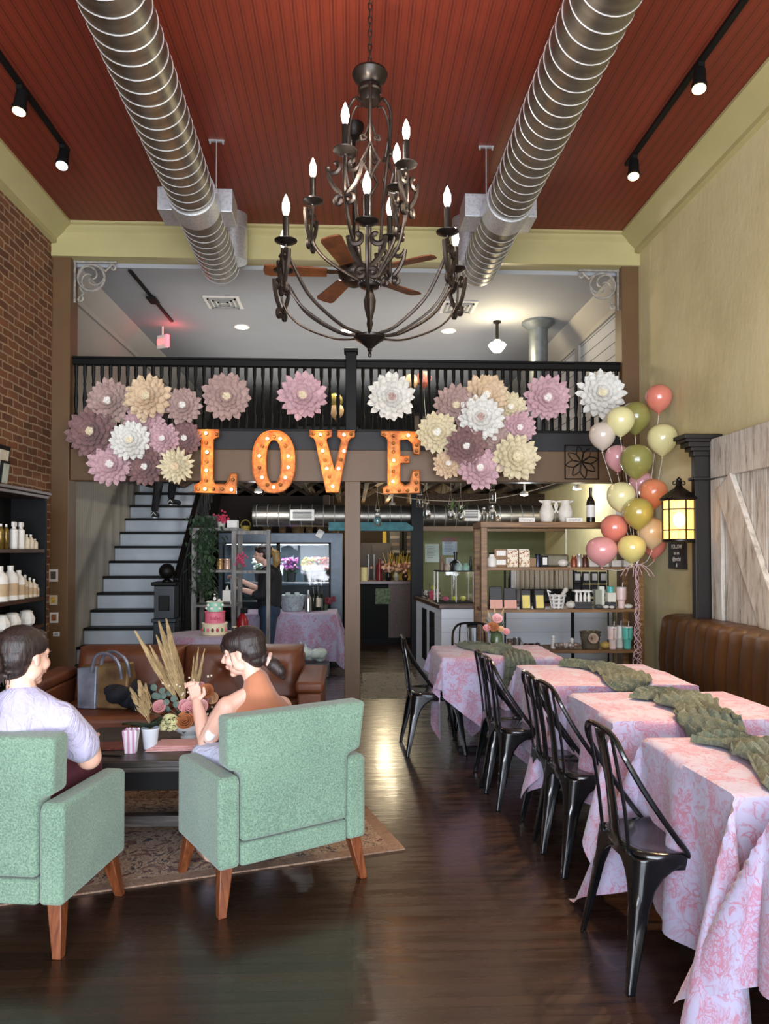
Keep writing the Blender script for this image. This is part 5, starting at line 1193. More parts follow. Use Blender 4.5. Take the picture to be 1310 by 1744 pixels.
hand(body, wL, (wL-eL).normalized()+Vector((0, .1, .3)), Vector((.25, .9, 0)), Vector((.8, -.2, 0)), 1.15, .95)
hand(body, wR, (wR-eR), Vector((0, 0, 1)), Vector((0, -1, 0)), .6, .95)
body.chain([up_+Vector((0, 0, -.05)), (up_+pel)/2, pel], [.08, .08, .1])
kL, kR = Vector((-.70, 3.6, .51)), Vector((-.45, 3.76, .51))
for k_, h_ in ((kL, pel+Vector((-.08, -.03, -.01))), (kR, pel+Vector((.08, .04, -.01)))): body.chain([h_, k_, k_+Vector((.02, .02, -.4))], [.08, .058, .04]); body.cone(k_+Vector((.02, .02, -.47)), .034, k_+Vector((-.04, .12, -.48)), .028)
bo = body.build('body', SK, t, remesh=.005, sm=2); face_parts(bo, hB, .97)
tp = MB(); fwd = Vector((-.5, .86, 0)); rot = (0, 0, math.radians(30))
tp.ell(up_+Vector((0.01, .0, -.02)), (.162, .125, .13), rot=rot); tp.cone(nk+Vector((.006, 0, .008)), .062, up_+Vector((.012, 0, .0)), .125); tp.cone(nk+Vector((.012, 0, -.02)), .058, sR+Vector((-.03, -.02, -.02)), .055)
for f in (.15, .35, .55, .75, 1): p = up_.lerp(pel, f); tp.ell(p+Vector((0, 0, -.03)), (.17-.02*math.sin(f*PI), .13, .09), rot=rot)
tp.ell(up_.lerp(sL, .55)+Vector((.01, .0, -.1)), (.09, .09, .12), rot=rot); tp.ell(up_.lerp(sR, .6)+Vector((-.01, .0, -.06)), (.085, .08, .11), rot=rot); tp.ell(up_+Vector((-.03, .05, -.12)), (.12, .1, .09), rot=rot)
rust = plain('rust_jersey', 'b07050', .85, var=.06, scale=5, bump=.15, Sheen_Weight=.3); tp.build('sleeveless_top', rust, t, remesh=.009, sm=5)
pt = MB(); pt.ell(pel+Vector((0, 0, -.02)), (.17, .14, .11), rot=rot)
for k_, h_ in ((kL, pel+Vector((-.08, -.03, -.01))), (kR, pel+Vector((.08, .04, -.01)))): pt.chain([h_, k_, k_+Vector((.02, .02, -.36))], [.098, .078, .07])
wt = Mat('white_linen'); wt.set(.85); wt.col(wt.ramp(wt.noise(wt.co(), 4, 3), [(.3, 'b4bbd2'), (.7, 'c8cedf')])); wt.bump(wt.noise(wt.co(), 12, 4, .6, 1), .8, .02); pt.build('trousers', wt.m, t, remesh=.011, sm=4)
hh = MB(); hr = MB()
hh.ell((0, -.028, .042), (.082, .098, .082)); hh.ell((0, -.05, .0), (.075, .07, .07)); hh.ell((0, .04, .072), (.06, .046, .036)); hh.ell((.045, .0, .05), (.036, .07, .048)); hh.ell((-.045, .0, .05), (.036, .07, .048))
hh.ell((0, .072, .046), (.056, .026, .03)); hh.ell((0, .08, .028), (.05, .016, .018)); hh.ell((0, -.06, -.045), (.055, .045, .045))
hh.ell((.066, -.03, .02), (.014, .035, .035)); hh.ell((-.066, -.03, .02), (.014, .035, .035))
for sx in (-1, 1): hh.tube([(sx*.064, .04, .04), (sx*.069, .038, .0), (sx*.064, .036, -.05), (sx*.056, .04, -.09)], [.006, .004, .003, .002], 6)
hh.xf(hB); hr.add(hh.v, hh.f)
a = hB @ Vector((.0, -.11, -.06)); hr.chain([a, a+Vector((.035, -.02, -.02)), a+Vector((.065, -.02, -.05)), a+Vector((.08, -.02, -.08))], [.028, .034, .03, .014]); hr.build('hair', M['hair'], t, remesh=.005, sm=3)
a = a+Vector((.012, -.01, -.0)); MB().tube([a+Vector((math.sin(k*.5)*.012*.5, math.cos(k*.52)*.028, math.sin(k*.52)*.028)) for k in range(13)], [.008+.003*(k % 2) for k in range(13)], 8).build('scrunchie', cm('c9a79a', .6), t)
sp_ = sL.lerp(eL, .72)+Vector((-.0, -.05, .0)); MB().ell(sp_, (.024, .009, .034), rot=(0, .5, .1)).build('arm_sensor', cm('d8dce2', .3), t)
MB().ell(sL.lerp(eL, .93)+Vector((.004, -.041, 0)), (.02, .006, .016), rot=(0, .4, 0)).build('tattoo', plain('tattoo_ink', '8d7f80', .6, var=.5, scale=90), t)
# --- woman standing by the cooler
hc = at(447, 944, 8.8); hC = head_xf(hc, math.radians(85), -.1, 0)
t = thing('person', 'standing person with blonde ponytail, black top and blue jeans at the flower cooler', 'person', (hc.x, 8.8, 0))
nk = at(456, 958, 8.8); nk.z = hc.z-.15; ch_ = Vector((nk.x+.02, 8.8, nk.z-.14)); pel = Vector((nk.x+.02, 8.8, nk.z-.52))
body = MB(); head_skin(body, hC, .97); body.cone(hC @ Vector((0, -.02, -.06)), .045, nk, .05); body.chain([nk, ch_, pel], [.05, .09, .1])
for sy in (-1, 1):
    s_ = Vector((ch_.x, 8.8+sy*.16, ch_.z+.07)); e_ = s_+Vector((-.06, sy*.02, -.25)); w_ = at(412 if sy < 0 else 404, 1003 if sy < 0 else 987, 8.8); w_.y = 8.8+sy*.1
    body.chain([s_, e_, w_], [.055, .042, .027]); hand(body, w_, (w_-e_), Vector((0, 0, 1)), Vector((0, -sy, .2)), .6)
    k_ = pel+Vector((-.03, sy*.09, -.42)); f_ = Vector((pel.x, pel.y+sy*.1, .1)); body.chain([pel+Vector((0, sy*.08, 0)), k_, f_], [.08, .06, .042]); body.cone(f_+Vector((0, 0, -.06)), .035, f_+Vector((-.14, 0, -.065)), .03)
body.build('body', SK, t, remesh=.008, sm=2)
tp = MB(); tp.cone(ch_+Vector((0.01, 0, .02)), .145, pel+Vector((0, 0, .12)), .145); tp.cone((ch_.x, 8.68, ch_.z+.05), .08, (ch_.x, 8.92, ch_.z+.05), .08); tp.cone(nk+Vector((0.01, 0, -.03)), .07, ch_, .13)
for sy in (-1, 1): s_ = Vector((ch_.x, 8.8+sy*.16, ch_.z+.07)); e_ = s_+Vector((-.06, sy*.02, -.25)); tp.chain([s_, e_, e_+Vector((-.07, 0, .0))], [.072, .062, .055])
tp.build('black_top', cm('15161a', .8), t, remesh=.012, sm=4)
pt = MB(); pt.ell(pel, (.135, .16, .12))
for sy in (-1, 1): k_ = pel+Vector((-.03, sy*.09, -.42)); pt.chain([pel+Vector((0, sy*.08, 0)), k_, Vector((pel.x, pel.y+sy*.1, .12))], [.1, .075, .06])
pt.build('jeans', plain('blue_denim', '2a3a52', .8, var=.2), t, remesh=.012, sm=3)
hh = MB(); hh.ell((0, -.03, .042), (.082, .1, .082)); hh.ell((0, -.05, -.0), (.077, .07, .075)); hh.ell((0, .045, .07), (.055, .04, .035)); hh.xf(hC); hr = MB(); hr.add(hh.v, hh.f); hr.build('hair', M['hair'], t, remesh=.008, sm=2)
a = hC @ Vector((0, -.115, .03)); MB().chain([a, a+Vector((.05, -.01, -.04)), a+Vector((.06, -.01, -.12)), a+Vector((.03, 0, -.21))], [.035, .05, .05, .02]).build('ponytail', M['hairb'], t, remesh=.008, sm=2)
MB().box(*sorted((at(395, 1000, 8.8).x, at(405, 1000, 8.8).x)), 8.68, 8.74, at(400, 1008, 8.8).z, at(400, 985, 8.8).z).build('held_glass', cm('9aa0a0', .2), t, bevel=.01)
# --- person climbing the stairs
y1_, z1_ = nose(10); y2_, z2_ = nose(11)
fp1 = at(263, 880, y1_+.08); fp2 = at(291, 858, y2_+.1)
t = thing('person', 'person in black leggings and black and white trainers climbing the stairs', 'person', (fp1.x+.1, y1_+.1, z1_))
hipc = Vector(((fp1.x+fp2.x)/2+.02, y2_+.12, z1_+.88)); body = MB(); leg = MB(); shoe = []
for f_, z_, yy, sg in ((fp1, z1_, y1_+.1, -1), (fp2, z2_, y2_+.12, 1)):
    an = Vector((f_.x, yy, z_+.1)); h_ = hipc+Vector((sg*.09, 0, 0)); k_ = (an+h_)/2+Vector((0, .07, .02)); body.chain([h_, k_, an], [.075, .055, .036]); body.cone(an+Vector((0, 0, -.055)), .03, an+Vector((sg*.03, .12, -.065)), .026)
    leg.chain([h_, k_, an+Vector((0, 0, .02))], [.088, .063, .046])
    s_ = MB(); dx = .10 if sg > 0 else .0; s_.cone(an+Vector((0, -.02, -.045)), .044, an+Vector((dx, .13, -.055)), .036); shoe.append((s_, an, dx))
sx_ = hipc+Vector((0, .02, .5)); hd = head_xf(sx_+Vector((0, .02, .27)), 0, .1)
body.chain([hipc, sx_+Vector((0, 0, -.1)), sx_+Vector((0, 0, .08))], [.11, .12, .05]); head_skin(body, hd, .97)
for sg in (-1, 1): s_ = sx_+Vector((sg*.16, 0, 0)); e_ = s_+Vector((sg*.05, .04, -.26)); w_ = e_+Vector((0, .16, -.1)); body.chain([s_, e_, w_], [.05, .04, .027]); hand(body, w_, w_-e_, Vector((0, 0, 1)), Vector((-sg, 0, 0)), .5)
body.build('body', SK, t, remesh=.01, sm=2); leg.build('leggings', cm('16161a', .85), t, remesh=.012, sm=2)
for s_, an, dx in shoe:
    so = s_.build('shoe', cm('1b1b1e', .6), t, remesh=.008, sm=2)
    MB().cone(an+Vector((0, -.025, -.082)), .022, an+Vector((dx, .14, -.082)), .02).build('sole', cm('e2ded4', .6), so)
    MB().tube([an+Vector((-.03, -.055, -.06)), an+Vector((0, -.066, -.02)), an+Vector((.03, -.055, -.06))], .006, 6).build('stripe', cm('e2ded4', .6), so)
tp = MB(); tp.cone(hipc+Vector((0, 0, .02)), .125, sx_+Vector((0, 0, -.08)), .14); tp.cone(sx_+Vector((-.14, 0, 0)), .065, sx_+Vector((.14, 0, 0)), .065); tp.build('black_top', cm('15161a', .8), t, remesh=.014, sm=3)
MB().ell((0, -.03, .042), (.083, .1, .084)).ell((0, -.05, -.01), (.077, .07, .08)).xf(hd).build('hair', M['hair'], t, remesh=.01, sm=2)
# ------------------------------------------------------------------ small builders
def put(name, mb, mat, label, cat, group=None, kind=None, **kw): return tag(mb.build(name, mat, **kw), label, cat, group, kind)
def bottle(name, p, r, h, mat, label, cat='bottle', cap=None, group=None, neck=.35, capm=None, lab=None, kindp='cap', shoulder=.62):
    t = thing(name, label, cat, p, group=group); nr = r*neck
    MB().lathe([(r*.9, 0), (r, .01*h), (r, h*shoulder), (r*.85, h*(shoulder+.08)), (nr*1.1, h*(shoulder+.2)), (nr, h*(shoulder+.24)), (nr, h*.9)], p, 18).build('body', mat, t, smooth=50)
    MB().lathe([(nr*1.15, h*.88), (nr*1.15, h), (nr*.9, h*1.005)], p, 14).build(kindp, capm or mat, t)
    if lab: MB().lathe([(r*1.01, h*.15), (r*1.01, h*.5)], p, 18).build('label_band', lab, t)
    return t
def pouch(name, p, w, d, h, mat, lm, label, group=None, cat='pouch', l=(.7, .12, .62)):
    t = thing(name, label, cat, p, group=group)
    MB().add([p+Vector(v) for v in ((-w/2, -d/2, 0), (w/2, -d/2, 0), (w/2, d/2, 0), (-w/2, d/2, 0), (-w*.46, -d*.12, h), (w*.46, -d*.12, h), (w*.46, d*.12, h), (-w*.46, d*.12, h))], [(3, 2, 1, 0), (4, 5, 6, 7), (0, 1, 5, 4), (1, 2, 6, 5), (2, 3, 7, 6), (3, 0, 4, 7)]).build('bag_body', mat, t, bevel=.004)
    a, b, c = l; y = lambda z: -d/2+(d*.38)*(z/h)-.003
    MB().add([p+Vector(v) for v in ((-w*a/2, y(b*h), b*h), (w*a/2, y(b*h), b*h), (w*a/2, y(c*h), c*h), (-w*a/2, y(c*h), c*h), (-w*a/2, y(b*h)+.002, b*h), (w*a/2, y(b*h)+.002, b*h), (w*a/2, y(c*h)+.002, c*h), (-w*a/2, y(c*h)+.002, c*h))], [(0, 1, 2, 3), (7, 6, 5, 4), (0, 4, 5, 1), (1, 5, 6, 2), (2, 6, 7, 3), (3, 7, 4, 0)]).build('label', lm, t)
    return t
def basket(name, p, r0, r1, h, mat, label, group=None, handle=True, sy=1, cat='basket'):
    t = thing(name, label, cat, p, group=group)
    mb = MB(); n = 9
    mb.lathe([(r0, 0)]+[(r0+(r1-r0)*k/n+(.004 if k % 2 else -.002), h*k/n) for k in range(n+1)]+[(r1-.01, h), (r0-.01, .01)], p, 22, sy=sy); mb.build('body', mat, t)
    mb = MB().tube([p+Vector((math.cos(a)*r1, math.sin(a)*r1*sy, h)) for a in [2*PI*k/24 for k in range(24)]], .007, 6, closed=True); mb.build('rim', mat, t)
    if handle: MB().tube([p+Vector((math.cos(a)*r1, 0, h+math.sin(a)*h*.9)) for a in [PI*k/12 for k in range(13)]], .007, 6).build('handle', mat, t)
    return t
wick = wood('wicker', '3d2c1a', '6b5030', '8c6c42', .8, (20, 20, 20), 2)
WH = cm('d8d4cb', .45); CR = cm('cdbfa6', .5); BK = M['blackmat']; STEEL = plain('brushed_steel', 'a8a8a6', .3, .9)
# ------------------------------------------------------------------ bookcase on the brick wall
fxx = -2.62; yb1 = onx(80, 900, fxx).y; yb0 = yb1-2.0; tz = onx(78, 838, fxx).z; X0 = XL+.004
t = thing('bookcase', 'black open bookcase with walnut shelves against the brick wall', 'bookcase', (-2.8, (yb0+yb1)/2, 0))
MB().box(X0, fxx, yb1-.03, yb1, 0, tz-.03).build('side_panel', BK, t); MB().box(X0, fxx, yb0, yb0+.03, 0, tz-.03).build('side_panel', BK, t)
MB().box(X0, X0+.015, yb0, yb1, 0, tz-.03).build('back_panel', BK, t)
MB().box(X0, fxx+.03, yb0-.02, yb1+.03, tz-.03, tz).box(X0, fxx+.01, yb0, yb1+.01, tz-.06, tz-.03).build('top', M['darkshelf'], t, bevel=.005)
SZ = [onx(40, 935, fxx).z, onx(40, 1021, fxx).z, onx(40, 1070, fxx).z, .35]
for z_ in SZ: MB().box(X0+.015, fxx-.005, yb0+.03, yb1-.03, z_-.03, z_).build('shelf', M['darkshelf'], t)
def bshelf(px, z_): p = onx(px-2, 940, fxx-.06); return Vector((fxx-.06, p.y, z_+.001))
amberg = plain('gold_black_bottle', '6b5420', .3, .4, var=.5, scale=40)
G1 = 'bottles on the upper bookcase shelf'
for px, m_, lb in ((3, amberg, 'gold and black slim bottle at the frame edge on the upper bookcase shelf'), (12, amberg, 'gold and black slim bottle beside the white spray bottles')): bottle('bottle', bshelf(px, SZ[0]), .022, .19, m_, lb, capm=WH, group=G1, shoulder=.7)
for px, lb in ((25, 'white spray bottle, left of the pair on the upper bookcase shelf'), (37, 'white spray bottle with trigger, right of the pair on the upper bookcase shelf')):
    p = bshelf(px, SZ[0]); t = thing('spray_bottle', lb, 'spray bottle', p, group=G1)
    MB().lathe([(.028, 0), (.03, .01), (.03, .15), (.012, .165), (.012, .175)], p, 16).build('body', WH, t)
    MB().box(p.x-.012, p.x+.012, p.y-.02, p.y+.035, p.z+.175, p.z+.215).box(p.x-.006, p.x+.006, p.y+.02, p.y+.03, p.z+.15, p.z+.176).build('trigger_head', WH, t, bevel=.006)
for px, lb, h in ((47, 'small cream bottle right of the spray bottles', .12), (54, 'second small cream bottle right of the spray bottles', .12), (61, 'low rounded cream bottle last on the upper bookcase shelf', .085)): bottle('bottle', bshelf(px, SZ[0]), .026, h, CR, lb, capm=WH, group=G1)
G2 = 'jugs and bottles on the middle bookcase shelf'; kr = cm('b59a78', .6)
for px, r, h, lb in ((2, .062, .27, 'large white jug at the frame edge on the middle bookcase shelf'), (20, .06, .27, 'large white jug second on the middle bookcase shelf'), (34, .05, .23, 'white jug third on the middle bookcase shelf')):
    t = bottle('jug', bshelf(px, SZ[1]), r, h, WH, lb, 'jug', group=G2, lab=kr, shoulder=.66)
for px, r, h, lb in ((45, .028, .19, 'tall cream bottle on the middle bookcase shelf'), (53, .026, .165, 'cream bottle next to the tall one on the middle bookcase shelf'), (60, .027, .15, 'cream bottle near the end of the middle bookcase shelf'), (66, .018, .1, 'smallest cream bottle ending the middle bookcase shelf')): bottle('bottle', bshelf(px, SZ[1]), r, h, CR, lb, group=G2, capm=WH, lab=kr)
G3 = 'pots on the lower bookcase shelf'
for px, lb in ((5, 'white ceramic jar leftmost on the lower bookcase shelf'), (24, 'white ceramic jar in the middle of the lower bookcase shelf'), (48, 'white faceted jar rightmost on the lower bookcase shelf')):
    p = bshelf(px, SZ[2]); t = thing('jar', lb, 'jar', p, group=G3); MB().lathe([(.04, 0), (.065, .02), (.07, .06), (.05, .1), (.045, .11)], p, 10).build('body', WH, t, smooth=20); MB().lathe([(.048, .111), (.05, .118), (.03, .128), (0, .13)], p, 16).build('lid', WH, t)
# framed things on top of the bookcase
for (px, py, w, h, c, lb) in ((7, 792, .2, .34, 'c9c2b0', 'black framed print standing on top of the bookcase'), (12, 800, .12, .2, '9aa090', 'small frame leaning on the bookcase beside the print')):
    p = onx(px+3, py, XL+.12 if w > .15 else XL+.2); p.z = tz
    t = thing('picture_frame', lb, 'picture frame', p)
    MB().obox((p.x, p.y-.08, tz+h/2+.003), (.02, w, h), (0, .12, 0)).build('frame', BK, t); MB().obox((p.x+.012, p.y-.08, tz+h/2+.003), (.004, w*.75, h*.78), (0, .12, 0)).build('print', cm(c, .5), t)
# greeting cards rack on the post
GCd = 'cards on the brown post beside the bookcase'
for (px, py, w, h, c1, c2, lb) in ((88, 980, .085, .12, 'c8beb4', '4a4238', 'white framed card with a small dark picture high on the left brown post'), (88, 1022, .075, .095, 'b9b2a0', 'c09a3c', 'card with yellow flowers in the middle of the left brown post'), (89, 1052, .08, .1, 'd6d2ca', '8a5230', 'card with an orange picture low on the left brown post'), (93, 1080, .06, .04, 'd8d6d0', 'a0a0a0', 'small white card lowest on the left brown post')):
    p = at(px+3, py, YB-.05); t = thing('greeting_card', lb, 'card', (p.x, p.y, p.z-h/2), group=GCd)
    MB().box(p.x-w/2, p.x+w/2, YB-.052, YB-.042, p.z-h/2, p.z+h/2).build('card', cm(c1, .6), t); MB().box(p.x-w*.3, p.x+w*.3, YB-.056, YB-.0525, p.z-h*.3, p.z+h*.32).build('picture', plain('card_art', c2, .5, var=.5, scale=40), t)
# ------------------------------------------------------------------ cake table and cake
ctz = .74; p = at(366, 1074, 6.95); tx, ty = at(352, 1080, 6.95).x, 6.95
t = thing('round_table', 'round pedestal table under a pink toile cloth behind the sofa', 'table', (tx, ty, 0))
MB().lathe([(.35, .70), (.35, .725)], (tx, ty, 0), 32).build('tabletop', BK, t); MB().lathe([(.2, 0), (.2, .02), (.035, .04), (.035, .70)], (tx, ty, 0), 20).build('pedestal', BK, t)
def rc(u, v):
    a = 2*PI*u
    if v < .4: r, z = .372*v/.4, .73
    else: q = (v-.4)/.6; r = .374+.03*q+.018*q*math.sin(a*14)+.01*q*math.sin(a*9+1); z = .73-.5*q
    return (tx+math.cos(a)*r, ty+math.sin(a)*r, z)
uv = [(1+.4*math.cos(2*PI*i/120)*(j/16*2), 1+.4*math.sin(2*PI*i/120)*(j/16*2)) for j in range(17) for i in range(120)]
mb = MB().grid(rc, 120, 16, wrap=True); mb.uv = uv; put('round_tablecloth', mb, M['toile'], 'pink toile cloth on the round cake table behind the sofa', 'tablecloth', smooth=60)
cx_, cyk = at(366, 1070, ty-.1).x, ty-.1
tiers = [(.112, .732, .84, cm('dfd3b2', .55)), (.09, .84, .945, cm('dc6f86', .5)), (.072, .945, 1.035, cm('8fc4ae', .5))]
t = thing('cake', 'three-tier cake in cream, pink and mint on the round table', 'cake', (cx_, cyk, .732))
MB().lathe([(.14, .731), (.14, .737)], (cx_, cyk, 0), 30).build('cake_board', cm('b8a89a', .4), t)
for i, (r, z0, z1, m_) in enumerate(tiers):
    z0 = max(z0, .738); k = MB().lathe([(r, z0), (r, z1-.008), (r-.008, z1), (0, z1)], (cx_, cyk, 0), 36).build('cake_tier', m_, t)
    bd = MB()
    for j in range(36): a = 2*PI*j/36; bd.ell((cx_+math.cos(a)*r, cyk+math.sin(a)*r, z1 if i != 1 else z1-.002), .006, nu=6, nv=4)
    bd.build('piping', cm('e2d8c0' if i != 1 else 'd8526e', .5), k)
    rr = random.Random(i)
    if i == 0:
        for j in range(7):
            a = -PI/2+(j-3)*.38; q = Vector((cx_+math.cos(a)*r, cyk+math.sin(a)*r, z0+.045)); MB().ell(q, (.014, .006, .02), nu=10, nv=6).build('sugar_flower', cm(('b03a4a', '3f7a48', 'd2607a', '5a3424')[j % 4], .6), k)
    if i == 2:
        for j in range(6): a = -PI/2+(j-2.5)*.5; MB().ell((cx_+math.cos(a)*r, cyk+math.sin(a)*r, z0+.03+.03*(j % 2)), (.017, .006, .013), nu=10, nv=6).build('sugar_cloud', cm('e3e0cc', .6), k)
text('cake_script', 'baby', .05, cm('b83a4c', .5), t, (cx_+.02, cyk-.0935, .89), depth=.002)
tp = MB(); tp.ell((cx_, cyk, 1.065), (.022, .02, .03)).ell((cx_, cyk-.005, 1.105), (.018,)*3).ell((cx_-.016, cyk, 1.122), (.007,)*3).ell((cx_+.016, cyk, 1.122), (.007,)*3).build('topper_panda', cm('2a2624', .6), t)
MB().ell((cx_, cyk-.018, 1.062), (.014, .008, .018)).ell((cx_, cyk-.014, 1.104), (.012, .009, .012)).ell((cx_+.04, cyk-.01, 1.048), (.014,)*3).build('topper_white', cm('e2ded6', .6), t)
for (dx, c, lb) in ((.2, '3c2a22', 'small dark jar with a pale lid beside the cake'), (.27, '8a7a6a', 'small brown ornament at the right edge of the round table')):
    bottle('jar', Vector((cx_+dx-.03, cyk+.05, .732)), .025, .07, cm(c, .4), lb, 'jar', capm=CR, neck=.8)
# ------------------------------------------------------------------ grey etagere with vine
ex0, ex1, eyy = at(326, 1000, 8.1).x, at(402, 1000, 8.1).x, 8.1
t = thing('etagere', 'grey weathered shelf stand with open shelves behind the cake', 'shelf', ((ex0+ex1)/2, 8.3, 0)); gw = wood('grey_weathered_wood', '4a4846', '76736e', '95918a', .6, (8, 8, 1))
ez = at(400, 899, 8.1).z
for x in (ex0, ex1-.05):
    for y in (eyy, eyy+.42): MB().box(x, x+.05, y, y+.05, 0, ez-.03).build('post', gw, t, bevel=.004)
MB().box(ex0-.02, ex1+.02, eyy-.02, eyy+.49, ez-.03, ez).build('top', gw, t)
EZ = [at(380, 971, 8.1).z, at(380, 1030, 8.1).z, .3]
for z_ in EZ: MB().box(ex0+.001, ex1-.001, eyy+.005, eyy+.46, z_-.025, z_).build('shelf', gw, t)
MB().bar((ex1+.35, eyy, .0), (ex1+.35, eyy, ez-.02), .04, .04).bar((ex1, eyy+.02, ez-.05), (ex1+.37, eyy+.02, ez-.05), .04, .04).bar((ex1, eyy+.02, EZ[0]-.02), (ex1+.37, eyy+.02, EZ[0]-.02), .03, .03).build('side_frame', gw, t)
vn = MB(); rv = random.Random(4); c0 = at(350, 885, 8.02)
for k in range(420):
    v = rv.random(); px = 350+rv.gauss(0, 1)*(14-5*v)+4*math.sin(v*7); py = 878+v*135; c = at(px, py, 8.0+rv.uniform(-.05, .12)); a = rv.uniform(0, 6.28)
    leaf(vn, c, c+Vector((math.cos(a)*.05, rv.uniform(-.04, .01), -.03-rv.random()*.03)), .018)
for k in range(6): vn.tube([at(345+k*3, 880, 8.05), at(342+k*4, 940, 8.04), at(345+k*3, 990+k*4, 8.04)], .003, 4)
t = thing('hanging_vine', 'trailing green vine hanging from a pot over the left of the grey shelf stand', 'plant', (c0.x, 8.05, 1.2))
vn.build('foliage', plain('vine_green', '33492f', .6, var=.4, scale=14), t, solid=.001)['kind'] = 'stuff'
MB().lathe([(.06, 0), (.09, .13), (.085, .13), (.05, .02)], (c0.x+.02, 8.2, ez+.002), 18).build('pot', cm('4a4a46', .6), t)
for (px, w, hpx, c, lb) in ((377, 8, 22, 'b93a50', 'red and pink blossoms on top of the grey shelf stand'),):
    p = at(377, 897, 8.25); t = thing('flower_bunch', lb, 'flowers', Vector((p.x, 8.25, ez+.002))); MB().lathe([(.035, 0), (.05, .07)], Vector((p.x, 8.25, ez+.002)), 14).build('pot', cm('b9b3aa', .5), t)
    mb = MB(); rq = random.Random(8)
    for k in range(60): mb.ell(Vector((p.x+rq.gauss(0, .035), 8.22+rq.gauss(0, .03), ez+.1+rq.gauss(0, .03))), .014, nu=7, nv=5)
    mb.build('blossoms', plain('red_pink_blossom', 'c03550', .7, var=.4, scale=30), t)
p = Vector((at(396, 890, 8.2).x, 8.2, ez+.002)); put('planter_box', MB().box(p.x-.05, p.x+.06, 8.14, 8.27, ez+.002, ez+.085), WH, 'white box on top of the grey shelf stand', 'box', bevel=.004)
p = Vector((at(417, 890, 8.2).x, 8.3, at(430, 905, 8.3).z)); 
for (px, py, c, lb) in ((378, 968, 'a9854f', 'brass cup on the upper shelf of the grey stand'), (390, 968, 'c4a08e', 'pink cup on the upper shelf of the grey stand')): bottle('cup', Vector((at(px-3, py, 8.25).x, 8.25, EZ[0]+.002)), .035, .12, cm(c, .35, .3), lb, 'cup', neck=.9)
mb = MB(); rq = random.Random(18)
for k in range(70): c = at(409+rq.gauss(0, 4), 952+rq.gauss(0, 5), 8.15+rq.gauss(0, .03)); mb.ell(c, .014, nu=7, nv=5)
t = thing('flower_bunch', 'pink and red flower bunch at the side frame of the grey stand', 'flowers', at(409, 970, 8.15)); mb.build('blossoms', plain('pink_blossom_mix', 'b04560', .7, var=.5, scale=30), t)
put('candle', MB().lathe([(.018, 0), (.018, .16), (.003, .165), (.003, .18)], Vector((at(368, 1000, 8.2).x, 8.2, EZ[1]+.002)), 14), WH, 'white pillar candle on the lower shelf of the grey stand', 'candle')
p = Vector((at(386, 1015, 8.15).x, 8.15, EZ[1]+.002)); put('card_easel', MB().bar(p+Vector((-.05, 0, 0)), p+Vector((.0, .03, .2)), .012, .012).bar(p+Vector((.05, 0, 0)), p+Vector((0, .03, .2)), .012, .012).box(p.x-.045, p.x+.045, p.y+.002, p.y+.01, p.z+.03, p.z+.15), WH, 'little white easel on the lower shelf of the grey stand', 'easel')
# fire extinguisher on the floor behind the sofa
p = Vector((at(413, 1050, 8.5).x, 8.5, .0)); t = thing('fire_extinguisher', 'red fire extinguisher standing between the grey stand and the woman in black', 'fire extinguisher', p)
hz = at(413, 1040, 8.5).z
MB().lathe([(.06, 0), (.065, .02), (.065, hz-.12), (.04, hz-.06), (.02, hz-.03)], p, 20).build('cylinder_body', cm('a82026', .3), t); MB().lathe([(.066, .3), (.066, hz-.2)], p, 20).build('label_band', WH, t)
MB().box(p.x-.02, p.x+.06, p.y-.015, p.y+.015, hz-.03, hz+.03).build('valve_handle', BK, t, bevel=.005)
# ------------------------------------------------------------------ flower cooler
YF = 10.4; qx0, qx1 = at(372, 1000, YF).x, at(583, 1000, YF).x; qz = at(500, 908, YF).z
cl = plain('steel_blue_cooler', '3b444e', .35, .3, var=.15)
t = thing('flower_cooler', 'large glass-fronted flower cooler lit from inside behind the woman in black', 'cooler', ((qx0+qx1)/2, YF+.35, 0))
MB().box(qx0, qx1, YF+.66, YF+.7, .02, qz).build('back_panel', cm('45545f', .5), t)
MB().box(qx0, qx0+.06, YF, YF+.66, .02, qz).build('side_panel', cl, t); MB().box(qx1-.16, qx1, YF, YF+.66, .02, qz).build('side_panel', cl, t); MB().box(qx0+.06, qx1-.16, YF, YF+.66, qz-.13, qz).build('top_panel', cl, t); MB().box(qx0+.06, qx1-.16, YF, YF+.66, .02, .5).build('base_panel', cl, t)
gx = at(474, 980, YF).x
for a, b in ((qx0+.06, gx), (gx, qx1-.16)):
    d_ = MB().box(a, a+.025, YF-.02, YF+.01, .5, qz-.13).box(b-.025, b, YF-.02, YF+.01, .5, qz-.13).box(a, b, YF-.02, YF+.01, qz-.155, qz-.13).box(a, b, YF-.02, YF+.01, .5, .53).build('door_frame', BK, t)
    MB().box(a+.025, b-.025, YF-.008, YF-.004, .53, qz-.155).build('glass', M['glass'], d_)
for z_ in (.8, at(520, 992, YF).z): MB().box(qx0+.07, qx1-.17, YF+.06, YF+.6, z_-.012, z_).build('wire_shelf', STEEL, t)
MB().box(qx0+.1, qx1-.2, YF+.05, YF+.09, qz-.16, qz-.135).build('light_strip', emit('cooler_tube_glow', (.8, .93, 1), 4), t)
o = area('cooler_light', ((qx0+qx1)/2, YF+.12, qz-.17), (0, 0, 0), 1.2, .06, 9, (.75, .9, 1))
FZ = at(520, 992, YF).z; rq = random.Random(33)
GFC = 'flower buckets inside the cooler'
